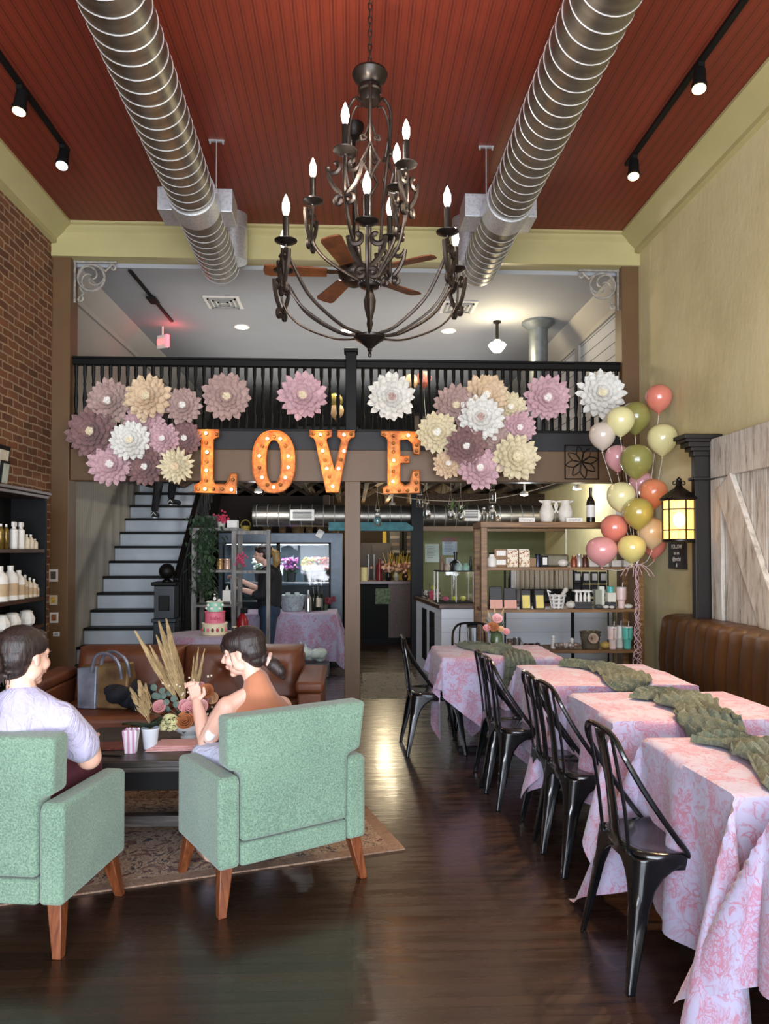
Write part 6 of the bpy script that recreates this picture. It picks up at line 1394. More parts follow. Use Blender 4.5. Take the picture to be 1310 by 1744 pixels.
for (px, c, lb) in ((488, ('7c3a86', 'a04aa0', 'c070b8'), 'bucket of purple and magenta flowers in the cooler'), (498, ('b45aa0', 'd890c0', '8a4a90'), 'bucket of pink-mauve flowers in the cooler'), (524, ('d8c040', 'b8b040', 'e0a030'), 'bucket of yellow flowers in the cooler'),
                    (535, ('d8d8c0', 'b8c090', 'd8b0b8'), 'bucket of white and pale flowers in the cooler'), (547, ('d85a3a', 'e07a50', 'c04038'), 'bucket of orange-red flowers in the cooler'), (557, ('d88a8a', 'e0a090', 'c86a5a'), 'bucket of coral flowers at the right of the cooler'), (440, ('c8c8c0', 'd8d8d0', '6a7a6a'), 'bucket of white flowers at the left of the cooler')):
    p = Vector((at(px, 990, YF+.25).x, YF+.25+rq.uniform(-.08, .08), FZ+.002)); t = thing('flower_bucket', lb, 'flower bucket', p, group=GFC)
    MB().lathe([(.045, 0), (.06, .13)], p, 14).build('bucket', cm('2e3436', .4), t)
    st_ = MB()
    for k in range(16): a = rq.uniform(0, 6.28); st_.tube([p+Vector((0, 0, .1)), p+Vector((math.cos(a)*.07, math.sin(a)*.06, rq.uniform(.16, .28)))], .003, 4); leaf(st_, p+Vector((0, 0, .12)), p+Vector((math.cos(a)*.1, math.sin(a)*.08, rq.uniform(.12, .22))), .02)
    st_.build('stems', cm('4a6a3a', .6), t)
    for ci, cc in enumerate(c):
        mb = MB()
        for k in range(15): a = rq.uniform(0, 6.28); r_ = .1*math.sqrt(rq.random()); mb.ell(p+Vector((math.cos(a)*r_, math.sin(a)*r_*.8-.02, rq.uniform(.17, .34))), (.022, .022, .016), nu=8, nv=5, rot=(rq.uniform(-1, 1), rq.uniform(-1, 1), 0))
        mb.build('blooms', cm(cc, .7), t)
GB2 = 'baskets on top of the flower cooler'; tzc = qz+.002
for (px, r, h, c, lb) in ((418, .07, .1, 'g', 'yellow-gold basket with leaves leftmost on top of the cooler'), (455, .07, .13, 0, 'wicker basket above the left cooler door'), (481, .06, .13, 0, 'narrow wicker basket second on top of the cooler'), (507, .1, .13, 0, 'round wicker basket with a hoop handle on top of the cooler'), (527, .06, .11, 0, 'small wicker basket right of the hoop-handled one'), (545, .05, .16, 0, 'orange-brown basket with handle near the cooler corner'), (568, .1, .1, 0, 'long flat basket at the right end of the cooler top')):
    basket('basket', Vector((at(px, 905, YF+.2).x, YF+.22, tzc)), r*.75, r, h, cm('b09a4a', .7) if c == 'g' else wick, lb, GB2, sy=.9)
pt = at(545, 909, YF-.03); put('paper_tag', MB().obox((pt.x, YF-.035, pt.z), (.09, .003, .11), (0, .5, 0)), WH, 'white paper tag hanging from the cooler top', 'tag')
# dark spiky plant above cooler left
sp_ = MB(); rq = random.Random(77); c0 = Vector((at(400, 880, 9.6).x, 9.6, ez+.05))
# ------------------------------------------------------------------ long table by the cooler
ltz = .72; lx0, lx1 = at(412, 1045, 9.35).x, at(573, 1045, 9.35).x; ly0, ly1 = 9.3, 10.0
t = thing('long_table', 'long folding table under a toile cloth in front of the flower cooler', 'table', ((lx0+lx1)/2, (ly0+ly1)/2, 0)); MB().box(lx0+.03, lx1-.03, ly0+.03, ly1-.03, ltz-.05, ltz-.006).build('tabletop', BK, t)
for x in (lx0+.1, lx1-.1):
    for y in (ly0+.1, ly1-.1): MB().cyl((x, y, 0), (x, y, ltz-.05), .018).build('leg', BK, t)
mb = cloth(lx0, lx1, ly0, ly1, ltz, (lx0+lx1)/2, (ly0+ly1)/2, (lx1-lx0)/2+.5, .35+.6, 0, res=.045, seed=9)
put('tablecloth', mb, M['toile'], 'faded pink toile cloth on the long table by the flower cooler', 'tablecloth', smooth=60)
p = Vector((at(498, 1045, 9.6).x, 9.6, ltz+.004)); t = thing('ice_tub', 'clear ridged drink tub on the long table', 'tub', p)
MB().lathe([(.12, 0), (.13, .01), (.17, .2), (.175, .205), (.165, .2), (.11, .02)], p, 26).build('tub', plain('frosted_tub', 'a9b4b6', .2, var=.3, scale=40), t)
for k, lb in enumerate(('clear tumbler standing in the tub, left', 'clear tumbler standing in the tub, right')): put('tumbler', MB().lathe([(.025, 0), (.035, .1), (.033, .1), (.024, .005)], p+Vector((-.06+.12*k, 0, .14)), 16), cm('b4bcc0', .2), lb, 'tumbler')
bottle('bottle', Vector((at(525, 1045, 9.45).x, 9.45, ltz+.004)), .045, .27, STEEL, 'silver bottle on the long table', capm=STEEL)
for px, h, lb in ((541, .33, 'dark wine bottle on the long table beside the silver bottle'), (534, .3, 'dark wine bottle just left of the tall one on the long table'), (548, .28, 'dark green bottle at the right of the long table bottles')): bottle('wine_bottle', Vector((at(px, 1045, 9.6).x, 9.6+.05*(px % 3), ltz+.004)), .036, h, cm('151d14', .15), lb, lab=CR if px == 541 else None, neck=.33, shoulder=.55)
p = Vector((at(553, 1045, 9.7).x, 9.75, ltz+.004)); mb = MB()
for k in range(30): mb.ell(p+Vector((rq.gauss(0, .05), rq.gauss(0, .04), .1+rq.gauss(0, .03))), .022, nu=7, nv=5)
t = thing('flower_bunch', 'dark red flowers at the right end of the long table', 'flowers', p); mb.build('blossoms', cm('6a2030', .7), t); MB().lathe([(.04, 0), (.05, .08)], p, 14).build('vase', cm('3a4a3a', .4), t)
p = Vector((at(533, 1115, 8.95).x, 8.95, 0)); put('plastic_tub', MB().box(p.x-.18, p.x+.2, 8.8, 9.1, 0, .16), cm('4a4e52', .4), 'grey plastic storage tub on the floor in front of the long table', 'tub', bevel=.015)
bg = MB(); rb_ = random.Random(3)
for k in range(9): bg.ell((p.x+rb_.uniform(-.1, .1), 8.95+rb_.uniform(-.05, .05), .23+rb_.uniform(-.02, .06)), (rb_.uniform(.06, .1), .07, .06), rot=(0, rb_.uniform(-.6, .6), 0))
bg.cone((p.x-.1, 8.95, .28), .03, (p.x-.15, 8.95, .4), .012); bg.cone((p.x-.06, 8.93, .28), .03, (p.x-.09, 8.9, .38), .012)
put('plastic_bag', bg, cm('c4cfc4', .4), 'knotted pale green plastic bag on the grey tub', 'bag', remesh=.01, sm=3)
# ------------------------------------------------------------------ rear services: round duct, vents, banner
dz = at(600, 878, 10.0).z; dY = 10.1; dr = .15
dx0 = at(432, 878, dY).x
t = thing('cross_duct', 'shiny round duct running across under the gallery joists', 'duct', (.8, dY, dz-dr))
MB().tube([(dx0, dY, dz), (XR-.01, dY, dz)], dr, 32).build('duct_pipe', M['duct'], t, smooth=40)
sm_ = MB(); x = dx0+.05
while x < XR-.05: sm_.tube([(x, dY+math.cos(a)*(dr+.002), dz+math.sin(a)*(dr+.002)) for a in [2*PI*k/24 for k in range(24)]], .005, 4, closed=True); x += .15
o = sm_.build('seam', M['zinc'], t); o['kind'] = 'stuff'
for px, w, lb in ((515, 20, ''), (803, 14, '')):
    c = at(px, 879, dY-dr-.02); v = MB().box(c.x-w*dY/F, c.x+w*dY/F, dY-dr-.03, dY-dr+.03, dz-.075, dz+.075).build('vent_frame', WH, t, bevel=.004)
    g = MB()
    for k in range(7): zz = dz-.05+k*.0165; g.box(c.x-w*.78*dY/F, c.x+w*.78*dY/F, dY-dr-.036, dY-dr-.03, zz, zz+.008)
    g.build('louvre', BK, v)
bn = at(655, 897, 9.9); ba, bb = at(560, 897, 9.9).x, at(702, 897, 9.9).x
put('teal_board', MB().prism([(ba, at(600, 904, 9.9).z), (bb, at(600, 904, 9.9).z), (bb+.01, at(600, 898, 9.9).z), (bb-.08, at(600, 890, 9.9).z), (ba, at(600, 890, 9.9).z)], 9.82, 9.85), plain('teal_painted_board', '2f6a70', .6, var=.3), 'teal painted wooden board over the kitchen opening', 'board')
# kitchen
ky = 11.9; kz = at(650, 990, ky).z
t = thing('kitchen_counter', 'dark kitchen counter seen through the opening behind the centre post', 'counter', (at(650, 1000, ky).x, ky+.3, 0))
ka, kb = at(590, 1000, ky).x, at(703, 1000, ky).x; km = at(662, 1000, ky).x
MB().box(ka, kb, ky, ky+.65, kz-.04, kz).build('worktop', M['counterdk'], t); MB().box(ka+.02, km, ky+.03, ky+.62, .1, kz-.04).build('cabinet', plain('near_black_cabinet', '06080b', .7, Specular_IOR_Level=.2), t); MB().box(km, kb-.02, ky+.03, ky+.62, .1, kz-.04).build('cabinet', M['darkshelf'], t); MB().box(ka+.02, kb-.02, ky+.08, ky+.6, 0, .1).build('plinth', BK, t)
c = at(650, 1015, ky+.02); put('poster', MB().box(c.x-.1, c.x+.14, ky+.015, ky+.025, c.z-.13, c.z+.12), plain('colourful_poster', '4a5a40', .6, var=.9, scale=22), 'faded colourful poster on the dark kitchen counter front', 'poster')
t = thing('wall_cabinet', 'dark wall cabinet with glass doors on the mustard kitchen wall', 'cabinet', at(680, 940, 13.6))
for a, b in ((660, 685), (688, 712)):
    xa_, xb_ = at(a, 930, 13.6).x, at(b, 930, 13.6).x; z0_, z1_ = at(680, 947, 13.6).z, at(680, 900, 13.6).z
    MB().box(xa_, xb_, 13.62, 13.98, z0_, z1_).build('cabinet_body', cm('201812', .5), t)
    d_ = MB().box(xa_, xa_+.04, 13.58, 13.62, z0_, z1_).box(xb_-.04, xb_, 13.58, 13.62, z0_, z1_).box(xa_, xb_, 13.58, 13.62, z0_, z0_+.04).box(xa_, xb_, 13.58, 13.62, z1_-.04, z1_).build('door', BK, t)
    for k in range(3):
        zz = z0_+.06+k*.13; MB().box(xa_+.05, xb_-.05, 13.605, 13.618, zz, zz+.05).build('dishes', cm(('6a6258', '4a3826', '5e544a')[k], .4), t)
p = Vector((at(632, 960, 13.2).x, 13.2, 0)); h_ = at(632, 925, 13.2).z
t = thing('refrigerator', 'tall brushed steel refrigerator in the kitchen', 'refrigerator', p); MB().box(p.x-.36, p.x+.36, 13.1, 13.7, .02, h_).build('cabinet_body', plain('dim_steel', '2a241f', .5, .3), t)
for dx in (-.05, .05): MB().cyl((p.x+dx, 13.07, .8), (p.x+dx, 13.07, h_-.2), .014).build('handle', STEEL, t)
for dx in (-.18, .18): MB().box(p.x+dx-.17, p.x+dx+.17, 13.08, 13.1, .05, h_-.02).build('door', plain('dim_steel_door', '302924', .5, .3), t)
p = Vector((at(646, 988, 12.2).x, 12.2, kz)); bottle('red_bottle', p, .05, .36, cm('6e1a22', .3), 'dark red bottle on the kitchen counter', neck=.3)
p = Vector((at(620, 988, 12.1).x, 12.1, kz)); put('paper_roll', MB().lathe([(.06, 0), (.06, .22)], p, 16), cm('d8cc98', .6), 'cream paper roll on the kitchen counter by the post', 'paper roll')
for i, (px, c, cc, lb) in enumerate(((662, 'b98a80', 'd0b0a0', 'vase of dusty pink dried flowers on the kitchen counter, left'), (675, '6a4a38', 'c09a80', 'vase of brown and pink dried flowers on the kitchen counter, middle'), (690, 'a8705a', 'd0a898', 'vase of terracotta dried flowers on the kitchen counter, right'))):
    p = Vector((at(px, 988, 12.15).x, 12.15, kz+.001)); t = thing('vase_of_flowers', lb, 'flowers', p, group='dried flowers on the kitchen counter'); MB().lathe([(.035, 0), (.055, .06), (.03, .14), (.035, .15)], p, 16).build('vase', cm(('15181c', '9a9a92', '20201e')[i], .3), t)
    for ci, col_ in enumerate((c, cc)):
        mb = MB()
        for k in range(18): mb.ell(p+Vector((rq.gauss(0, .07), rq.gauss(0, .05), .2+rq.gauss(0, .05))), .024, nu=7, nv=5)
        mb.build('blooms', cm(col_, .8), t)
    g = MB()
    for k in range(8): g.tube([p+Vector((0, 0, .14)), p+Vector((rq.gauss(0, .08), rq.gauss(0, .05), .4+rq.random()*.1))], .003, 3)
    g.build('grass_stems', cm('c8a850', .8), t)
# hanging jars and twine
GJ = 'glass jars hanging in the opening under the beam'; wireg = cm('a89a84', .7)
def jar(px, py, Y, h, r, label, shape='pear', plant=False, z_top=None):
    c = at(px, py, Y); t = thing('hanging_jar', label, 'glass jar', c, group=GJ)
    pr = {'pear': [(.5, 0), (.85, .08), (1, .25), (.8, .5), (.5, .75), (.42, .9), (.5, 1)], 'mason': [(.9, 0), (1, .05), (1, .75), (.8, .85), (.72, .9), (.72, 1)]}[shape]
    MB().lathe([(a*r, b*h) for a, b in pr]+[(pr[-1][0]*r*.9, h)]+[(a*r*.9, b*h+.004) for a, b in reversed(pr[:-1])], c, 20).build('glass_body', M['glass'], t, smooth=60)
    MB().tube([c+Vector((math.cos(a)*pr[-1][0]*r*1.05, math.sin(a)*pr[-1][0]*r*1.05, h*.95)) for a in [2*PI*k/16 for k in range(16)]], .0035, 5, closed=True).build('wire_rim', wireg, t)
    zt = (z_top or ZB)-c.z
    MB().tube([c+Vector((-r*.5, 0, h*.95)), c+Vector((0, 0, h*.95+.13)), c+Vector((r*.5, 0, h*.95))], .0022, 4).tube([c+Vector((0, 0, h*.95+.13)), c+Vector((0, 0, max(h+.14, zt)))], .002, 4).build('twine', wireg, t)
    if plant:
        g = MB()
        for k in range(16): a = rq.uniform(0, 6.28); leaf(g, c+Vector((0, 0, h*.5)), c+Vector((math.cos(a)*.09, math.sin(a)*.05, h+rq.uniform(-.01, .09))), .009)
        g.build('sprig', cm('5a6a40', .7), t)
YJ = YB+.08
for a in ((643, 896, 'pear', False, 'clear pear-shaped jar hanging alone just right of the centre post'), (715, 865, 'mason', False, 'clear mason jar hanging highest beside the marquee letter E'), (727, 884, 'pear', False, 'clear pear-shaped jar hanging below the mason jar'), (768, 886, 'pear', True, 'hanging jar with a green sprig, left of the two'), (785, 889, 'pear', True, 'hanging jar with a green sprig, right of the two'), (839, 857, 'mason', False, 'small mason jar hanging above the wooden shelf unit')):
    jar(a[0], a[1], YJ, .14 if a[2] == 'mason' else .17, .036 if a[2] == 'mason' else .043, a[4], a[2], a[3])
tw = MB(); pts = [at(640, 838, YJ+.02), at(672, 845, YJ+.02), at(730, 852, YJ+.02), at(790, 853, YJ+.02), at(850, 848, YJ+.02), at(905, 836, YJ+.02), at(950, 822, YJ+.02)]; tw.tube(spline(pts, 8), .003, 5); put('twine', tw, wireg, 'sagging twine strung under the beam above the jars', 'twine')
# under-gallery lamps
for (px, py, Y, pw, lb, c) in ((440, 838, 9.0, 22, 'white track lamp under the joists behind the letters', (.95, .97, 1)), (893, 843, 8.8, 22, 'bright white track lamp under the joists above the pitchers', (.9, .96, 1)), (668, 861, 11.0, 22, 'flat white lamp under the joists over the kitchen opening', (1, .86, .6)), (983, 833, 8.6, 8, 'white spotlight head under the joists right of the pitchers', (1, .9, .75))):
    c0 = at(px, py, Y); zj = ZM-.32; t = thing('ceiling_lamp', lb, 'ceiling lamp', (c0.x, Y, c0.z), group='lamps under the gallery joists')
    MB().cyl((c0.x, Y, c0.z+.03), (c0.x, Y, max(zj, c0.z+.06)), .012).lathe([(.02, .05), (.045, .035), (.05, .0)], c0, 20).build('lamp_housing', WH, t)
    MB().lathe([(0, -.012), (.035, -.008), (.045, 0), (0, .004)], c0, 18).build('lamp', M['bulbwhite'], t); point('under_gallery_lamp_light', c0+Vector((0, -.02, -.08)), pw, c, .05)
area('gallery_ceiling_fill', (0, 10.2, ZM+1.0), (PI, 0, 0), 4.2, 4.5, 34, (1, .97, .92))  # added upward fill to brighten the gallery ceiling; no fixture stands here
point('kitchen_lamp_light', (.55, 12.8, 2.1), 34, (1, .8, .5), .1)
# ------------------------------------------------------------------ white counter
cy0, cy1 = 8.1, 9.7; cxa = at(752, 1100, cy0).x; cxb = at(709, 1060, cy1).x; ctz = at(752, 1030, cy0).z
t = thing('service_counter', 'white panelled service counter with dark worktop behind the farthest table', 'counter', (1.6, 8.6, 0))
MB().extr([(cxa, cy0), (XR-.01, cy0), (XR-.01, cy0+.55), (cxa+.5, cy0+.55), (cxb+.5, cy1), (cxb, cy1)], 0.0, ctz-.045).build('counter_body', M['counter_white'], t)
MB().extr([(cxa-.03, cy0-.03), (XR-.01, cy0-.03), (XR-.01, cy0+.57), (cxa+.5, cy0+.57), (cxb+.52, cy1+.02), (cxb-.03, cy1+.02)], ctz-.045, ctz).build('worktop', M['counterdk'], t, bevel=.006)
for f in (.30, .60):
    a = Vector((cxb+(cxa-cxb)*(f), cy1+(cy0-cy1)*f, 0)); d = Vector((cxa-cxb, cy0-cy1, 0)).normalized(); b = a+d*.26; n_ = Vector((-d.y, d.x, 0)) if -d.y < 0 else Vector((d.y, -d.x, 0))
    MB().bar(a+n_*.004+Vector((0, 0, .48)), b+n_*.004+Vector((0, 0, .48)), .015, .62).build('grille_panel', BK, t)
# glass case
g0, g1 = at(744, 1000, 8.35).x, at(806, 1000, 8.35).x; gz0, gz1 = ctz+.002, at(770, 972, 8.3).z
t = thing('glass_display_case', 'glass display case with dark top standing on the service counter', 'display case', ((g0+g1)/2, 8.45, gz0))
MB().box(g0, g1, 8.3, 8.65, gz1-.012, gz1).build('top', BK, t); MB().box(g0, g1, 8.3, 8.65, gz0, gz0+.012).build('base', BK, t)
for a in (g0, g1-.012, (g0+g1)/2):
    for y in (8.3, 8.638): MB().box(a, a+.012, y, y+.012, gz0+.012, gz1-.012).build('frame_post', WH, t)
MB().box(g0+.012, g1-.012, 8.302, 8.306, gz0+.012, gz1-.012).build('glass_front', M['glass'], t)
for i, (dx, c, lb) in enumerate(((.07, 'c4607a', 'pink treat in the glass display case'), (.17, 'b8c040', 'green fruit in the glass display case'), (.27, 'c8d060', 'lime green fruit at the right of the glass display case'))): put('treat', MB().ell((g0+dx+.04, 8.42, gz0+.045), (.035, .035, .03)), cm(c, .5), lb, 'treat')
for i, (px, r, h, c, lb) in enumerate(((722, .055, .1, 'b8b0a8', 'glass bowl at the far left of the service counter'), (732, .05, .12, 'c84a60', 'bowl of red-pink sweets on the service counter'), (733, .04, .2, 'c8cc50', 'jar of lemons behind the pink sweets'), (741, .035, .17, 'd0c8c0', 'clear glass jar beside the display case'))):
    y_ = (9.3, 8.75, 9.0, 8.7)[i]; p = Vector((at(px, 1000, y_).x+.03, y_, ctz+.002)); t = thing('candy_jar', lb, 'jar', p, group='jars and bowls on the service counter'); MB().lathe([(r*.8, 0), (r, h*.3), (r, h), (r*.95, h), (r*.93, h*.35), (0, .01)], p, 18).build('glass_body', M['glass'], t, smooth=60)
    f = MB()
    for k in range(14): f.ell(p+Vector((rq.uniform(-.5, .5)*r, rq.uniform(-.5, .5)*r, .02+rq.random()*h*.7)), .018, nu=7, nv=5)
    f.build('contents', cm(c, .5), t)
# on top of the display case
tzz = gz1+.002
bottle('stoneware_jug', Vector((at(776, 970, 8.45).x, 8.45, tzz)), .07, .21, cm('1c1a1a', .35), 'black flared jug on the glass display case', 'jug', neck=.3, shoulder=.35)
for px, c, r, lb in ((753, '6a5040', .03, 'brown bottle on the left of the display case top'), (762, 'a89888', .035, 'pale round pot next to the brown bottle'), (782, '9fb8b0', .045, 'mint green bowl in front of the black jug'), (794, '8fb8a8', .04, 'second mint bowl on the display case'), (802, '2a2a28', .018, 'slim dark bottle at the right of the display case top')):
    bottle('pot', Vector((at(px, 970, 8.36).x, 8.36+.0*(px % 2), tzz)), r, .08 if px not in (802, 753) else .16, cm(c, .4), lb, 'pot', neck=.6)
# wall papers
for i, (px, py, w, h, c, lb) in enumerate(((736, 942, .21, .27, 'c2d0c6', 'pale framed notice on the sage wall'), (766, 922, .22, .12, '9a6a60', 'colourful printed sheet on the sage wall, uppermost'), (766, 934, .22, .2, 'b4c4d0', 'pale blue printed sheet under the colourful one'), (769, 958, .16, .14, 'c8ccd0', 'white sheet lowest on the sage wall'))):
    c_ = at(px, py, YK-.01); t = thing('notice', lb, 'notice', (c_.x, YK-.01, c_.z-h/2)); MB().box(c_.x-w/2, c_.x+w/2, YK-.012-.004*(i == 2), YK-.004*(i == 2), c_.z-h/2, c_.z+h/2).build('paper', cm(c, .6), t)
    ln_ = MB()
    for k in range(6): zz = c_.z+h*.35-k*h*.12; ln_.box(c_.x-w*.36, c_.x+w*(.1+.04*(k*7 % 5)), YK-.020, YK-.0165, zz, zz+.006)
    ln_.build('text_lines', cm('7a7a80', .7), t)
# arch chalkboard menu behind the shelf
c_ = at(1018, 925, 9.9); mx0, mx1 = at(966, 925, 9.9).x, at(1045, 925, 9.9).x; mz0, mz1 = at(1000, 975, 9.9).z, at(1000, 868, 9.9).z
t = thing('menu_chalkboard', 'large chalkboard menu with white frame behind the wooden shelf unit', 'chalkboard', ((mx0+mx1)/2, 9.88, mz0))
MB().box(mx0, mx1, 9.875, 9.898, mz0, mz1).build('board', cm('1a2320', .8), t)
MB().box(mx0-.03, mx0, 9.87, 9.898, mz0, mz1).box(mx0-.03, mx1, 9.87, 9.898, mz1, mz1+.03).build('frame', WH, t)
for k, w in enumerate(('MENU', 'latte  4', 'mocha  5', 'chai  4', 'tea  3')): text('chalk_line', w, .085, cm('b8c0bc', .8), t, ((mx0+mx1)/2+.05, 9.872, mz1-.1-k*.12))
# back counter equipment and towels
bzc = ctz+.002
GT2 = 'syrup bottles on the back counter'
for i in range(6): bottle('syrup_bottle', Vector((at(871+i*7, 940, 8.5).x, 8.55, bzc)), .028, .42, cm(('2a2a2e', '8a8a88', 'c0bcb4')[i % 3], .25, .3), ('black syrup bottle, %s of the six in a row behind the floral cartons' % ('first', 'second', 'third', 'fourth', 'fifth', 'sixth')[i]) if i % 3 == 0 else ('%s syrup bottle, %s of the six behind the floral cartons' % (('silver', 'white')[i % 3-1], ('first', 'second', 'third', 'fourth', 'fifth', 'sixth')[i])), capm=STEEL, group=GT2, neck=.4, shoulder=.6)
bottle('blue_bottle', Vector((at(911, 960, 8.45).x, 8.4, bzc)), .04, .46, cm('1a2468', .1), 'cobalt blue glass bottle behind the wooden shelf unit', neck=.3, shoulder=.5)
p = Vector((at(944, 960, 8.5).x, 8.5, bzc)); t = thing('espresso_machine', 'chrome espresso machine on the back counter', 'coffee machine', p)
MB().box(p.x-.28, p.x+.3, 8.36, 8.64, bzc, bzc+.3).build('machine_body', cm('3a3a38', .3, .5), t, bevel=.02); MB().lathe([(.06, .3), (.06, .46), (.07, .47)], p+Vector((-.12, 0, 0)), 18).build('hopper', STEEL, t)
for k in range(5): MB().lathe([(.022, .3), (.03, .36), (.028, .36)], p+Vector((-.02+k*.06, -.06, .0)), 12).build('cup', cm('1a1a1a', .3), t)
wz = at(930, 1003, 7.6).z; tw_top = at(930, 960, 7.6).z
tws = Mat('striped_tea_towel'); tws.set(.9); xx = tws.sep(tws.co())[0]; tws.col(tws.mix(tws.math('GREATER_THAN', tws.math('FRACT', tws.math('MULTIPLY', xx, 1/.05)), .72), 'b5a892', '857660'))
GTo = 'striped towels hanging behind the shelf unit'; 
put('towel_rail', MB().cyl((at(858, 960, 7.62).x, 7.62, tw_top), (at(978, 960, 7.62).x, 7.62, tw_top), .008).cyl((at(860, 960, 7.62).x, 7.62, 0), (at(860, 960, 7.62).x, 7.62, tw_top), .01).cyl((at(976, 960, 7.62).x, 7.62, 0), (at(976, 960, 7.62).x, 7.62, tw_top), .01), BK, 'dark rail stand holding the striped towels', 'rail')
for i, (a, b, lb) in enumerate(((880, 910, 'striped beige towel leftmost on the rail behind the shelf'), (912, 944, 'striped beige towel in the middle of the rail behind the shelf'), (946, 975, 'striped beige towel rightmost on the rail behind the shelf'))):
    xa_, xb_ = at(a, 980, 7.6).x, at(b, 980, 7.6).x
    def tf(u, v, xa_=xa_, xb_=xb_, i=i): return (xa_+(xb_-xa_)*u, 7.598+.012*math.sin(u*22+i)*(.3+v), tw_top+.01-(tw_top+.01-wz)*v)
    put('towel', MB().grid(tf, 30, 6), tws.m, lb, 'towel', GTo, solid=.004, smooth=60)
put('white_towel', MB().grid(lambda u, v: (at(871, 980, 7.6).x+.05*u, 7.597+.008*math.sin(u*9), tw_top+.01-(.28)*v), 8, 6), WH, 'plain white towel at the left end of the towel rail', 'towel', solid=.004)
# ------------------------------------------------------------------ wooden shelf unit
Y0, Y1 = 6.6, 7.03; wx0, wx1 = at(820, 1000, Y0).x, at(1097, 1000, Y0).x; SW = M['shelfwood']
Zs = [at(900, 889, Y0).z, at(900, 966, Y0).z, at(900, 1038, Y0).z, at(900, 1108, Y0).z]
t = thing('wooden_shelf_unit', 'open oak shelf unit full of gifts in front of the white counter', 'shelf', ((wx0+wx1)/2, (Y0+Y1)/2, 0))
for x in (wx0, wx1-.055):
    for y in (Y0, Y1-.05): MB().box(x, x+.055, y, y+.05, 0, Zs[0]-.05).build('post', SW, t, bevel=.003)
MB().box(wx0-.005, wx1+.005, Y0-.005, Y1+.005, Zs[0]-.05, Zs[0]).build('top', SW, t, bevel=.003)
for z_ in Zs[1:]: MB().box(wx0+.02, wx1-.02, Y0+.002, Y1-.002, z_-.028, z_).build('shelf', SW, t, bevel=.002)
def sp(px, k, dy=.1): return Vector((at(px, 1000, Y0+dy).x, Y0+dy, Zs[k]+.001))
GS = ['gifts on top of the wooden shelf unit', 'gifts on the second board of the wooden shelf unit', 'gifts on the third board of the wooden shelf unit', 'gifts on the lowest board of the wooden shelf unit']
def mason(px, h, r, lb, dy=.1, k=0):
    p = sp(px, k, dy); t = thing('glass_bottle', lb, 'bottle', p, group=GS[k]); pr = [(.9, 0), (1, .04), (1, .6), (.55, .78), (.5, .9), (.58, .92), (.58, 1)]
    MB().lathe([(a*r, b*h) for a, b in pr]+[(a*r*.88, b*h+.004) for a, b in reversed(pr)], p, 18).build('glass_body', M['glass'], t, smooth=60); MB().lathe([(r*.62, h*.9), (r*.62, h*1.02), (r*.5, h*1.03)], p, 14).build('lid', STEEL, t)
for a in ((825, .13, .028, 'clear glass bottle leftmost on the shelf unit top'), (839, .15, .036, 'larger clear glass bottle second on the shelf unit top'), (849, .07, .02, 'tiny clear bottle third on the shelf unit top')): mason(*a)
def pitcher(px, lb, flip):
    p = sp(px, 0, .16); t = thing('pitcher', lb, 'pitcher', p, group='white ceramic pitchers on the shelf unit top'); s = -1 if flip else 1; h = .205
    wm = plain('white_relief_ceramic', 'd2cdc0', .4, var=.08, scale=30, bump=.6)
    MB().lathe([(.048, 0), (.052, .01), (.066, .06), (.067, .1), (.05, .15), (.04, .17), (.046, .195), (.052, h), (.047, h), (.04, .18)], p, 28).build('body', wm, t)
    MB().ell(p+Vector((-s*.05, 0, h-.012)), (.028, .02, .012), rot=(0, s*.4, 0)).build('spout', wm, t)
    MB().tube(spline([p+Vector((s*.045, 0, h-.01)), p+Vector((s*.085, 0, h-.015)), p+Vector((s*.098, 0, h-.06)), p+Vector((s*.07, 0, .09))], 6), .009, 8).build('handle', wm, t)
pitcher(932, 'white ceramic pitcher with its handle on the right, on the shelf unit top', False); pitcher(964, 'white relief pitcher with its handle on the left, on the shelf unit top', True)
def sign(px, w, body, k, lb, dy=.04):
    p = sp(px, k, dy); t = thing('name_card', lb, 'card', p, group=None); MB().box(p.x-w/2, p.x+w/2, p.y-.004, p.y+.004, p.z, p.z+.04).build('card', WH, t, bevel=.001); text('card_text', body, .026, cm('6a5a52', .7), t, (p.x, p.y-.0045, p.z+.02), depth=.0006)
sign(898, .145, 'Champagne', 0, 'white card reading Champagne on the shelf unit top'); sign(979, .15, 'Grapefruit', 0, 'white card reading Grapefruit on the shelf unit top')
t = bottle('wine_bottle', sp(1007, 0, .12), .04, .32, cm('16130f', .12), 'dark wine bottle with a white label on the shelf unit top', neck=.33, lab=WH, shoulder=.55)
# second board
bottle('white_canister', sp(838, 1), .042, .13, WH, 'round white canister with black lid at the left of the second board', 'canister', capm=BK, group=GS[1], neck=.55, shoulder=.55)
kraft = cm('8a6b4c', .7)
for i, lb in enumerate(('kraft box with white label, lower of the stack on the second board', 'kraft box with white label, upper of the stack on the second board')):
    p = sp(852, 1, .14)+Vector((0, 0, i*.082)); t = thing('kraft_box', lb, 'box', p, group=GS[1]); MB().box(p.x-.06, p.x+.06, p.y-.05, p.y+.05, p.z, p.z+.08).build('box_body', kraft, t); MB().box(p.x-.042, p.x+.042, p.y-.052, p.y-.0502, p.z+.02, p.z+.065).build('label', WH, t)
flo = Mat('floral_carton'); flo.set(.6); f = flo.noise(flo.co(), 45, 2, .5, .6); flo.col(flo.ramp(f, [(.4, 'ded3b8'), (.52, 'ded3b8'), (.57, 'c87a6a'), (.63, '4a4640'), (.7, 'c8a44a')]))
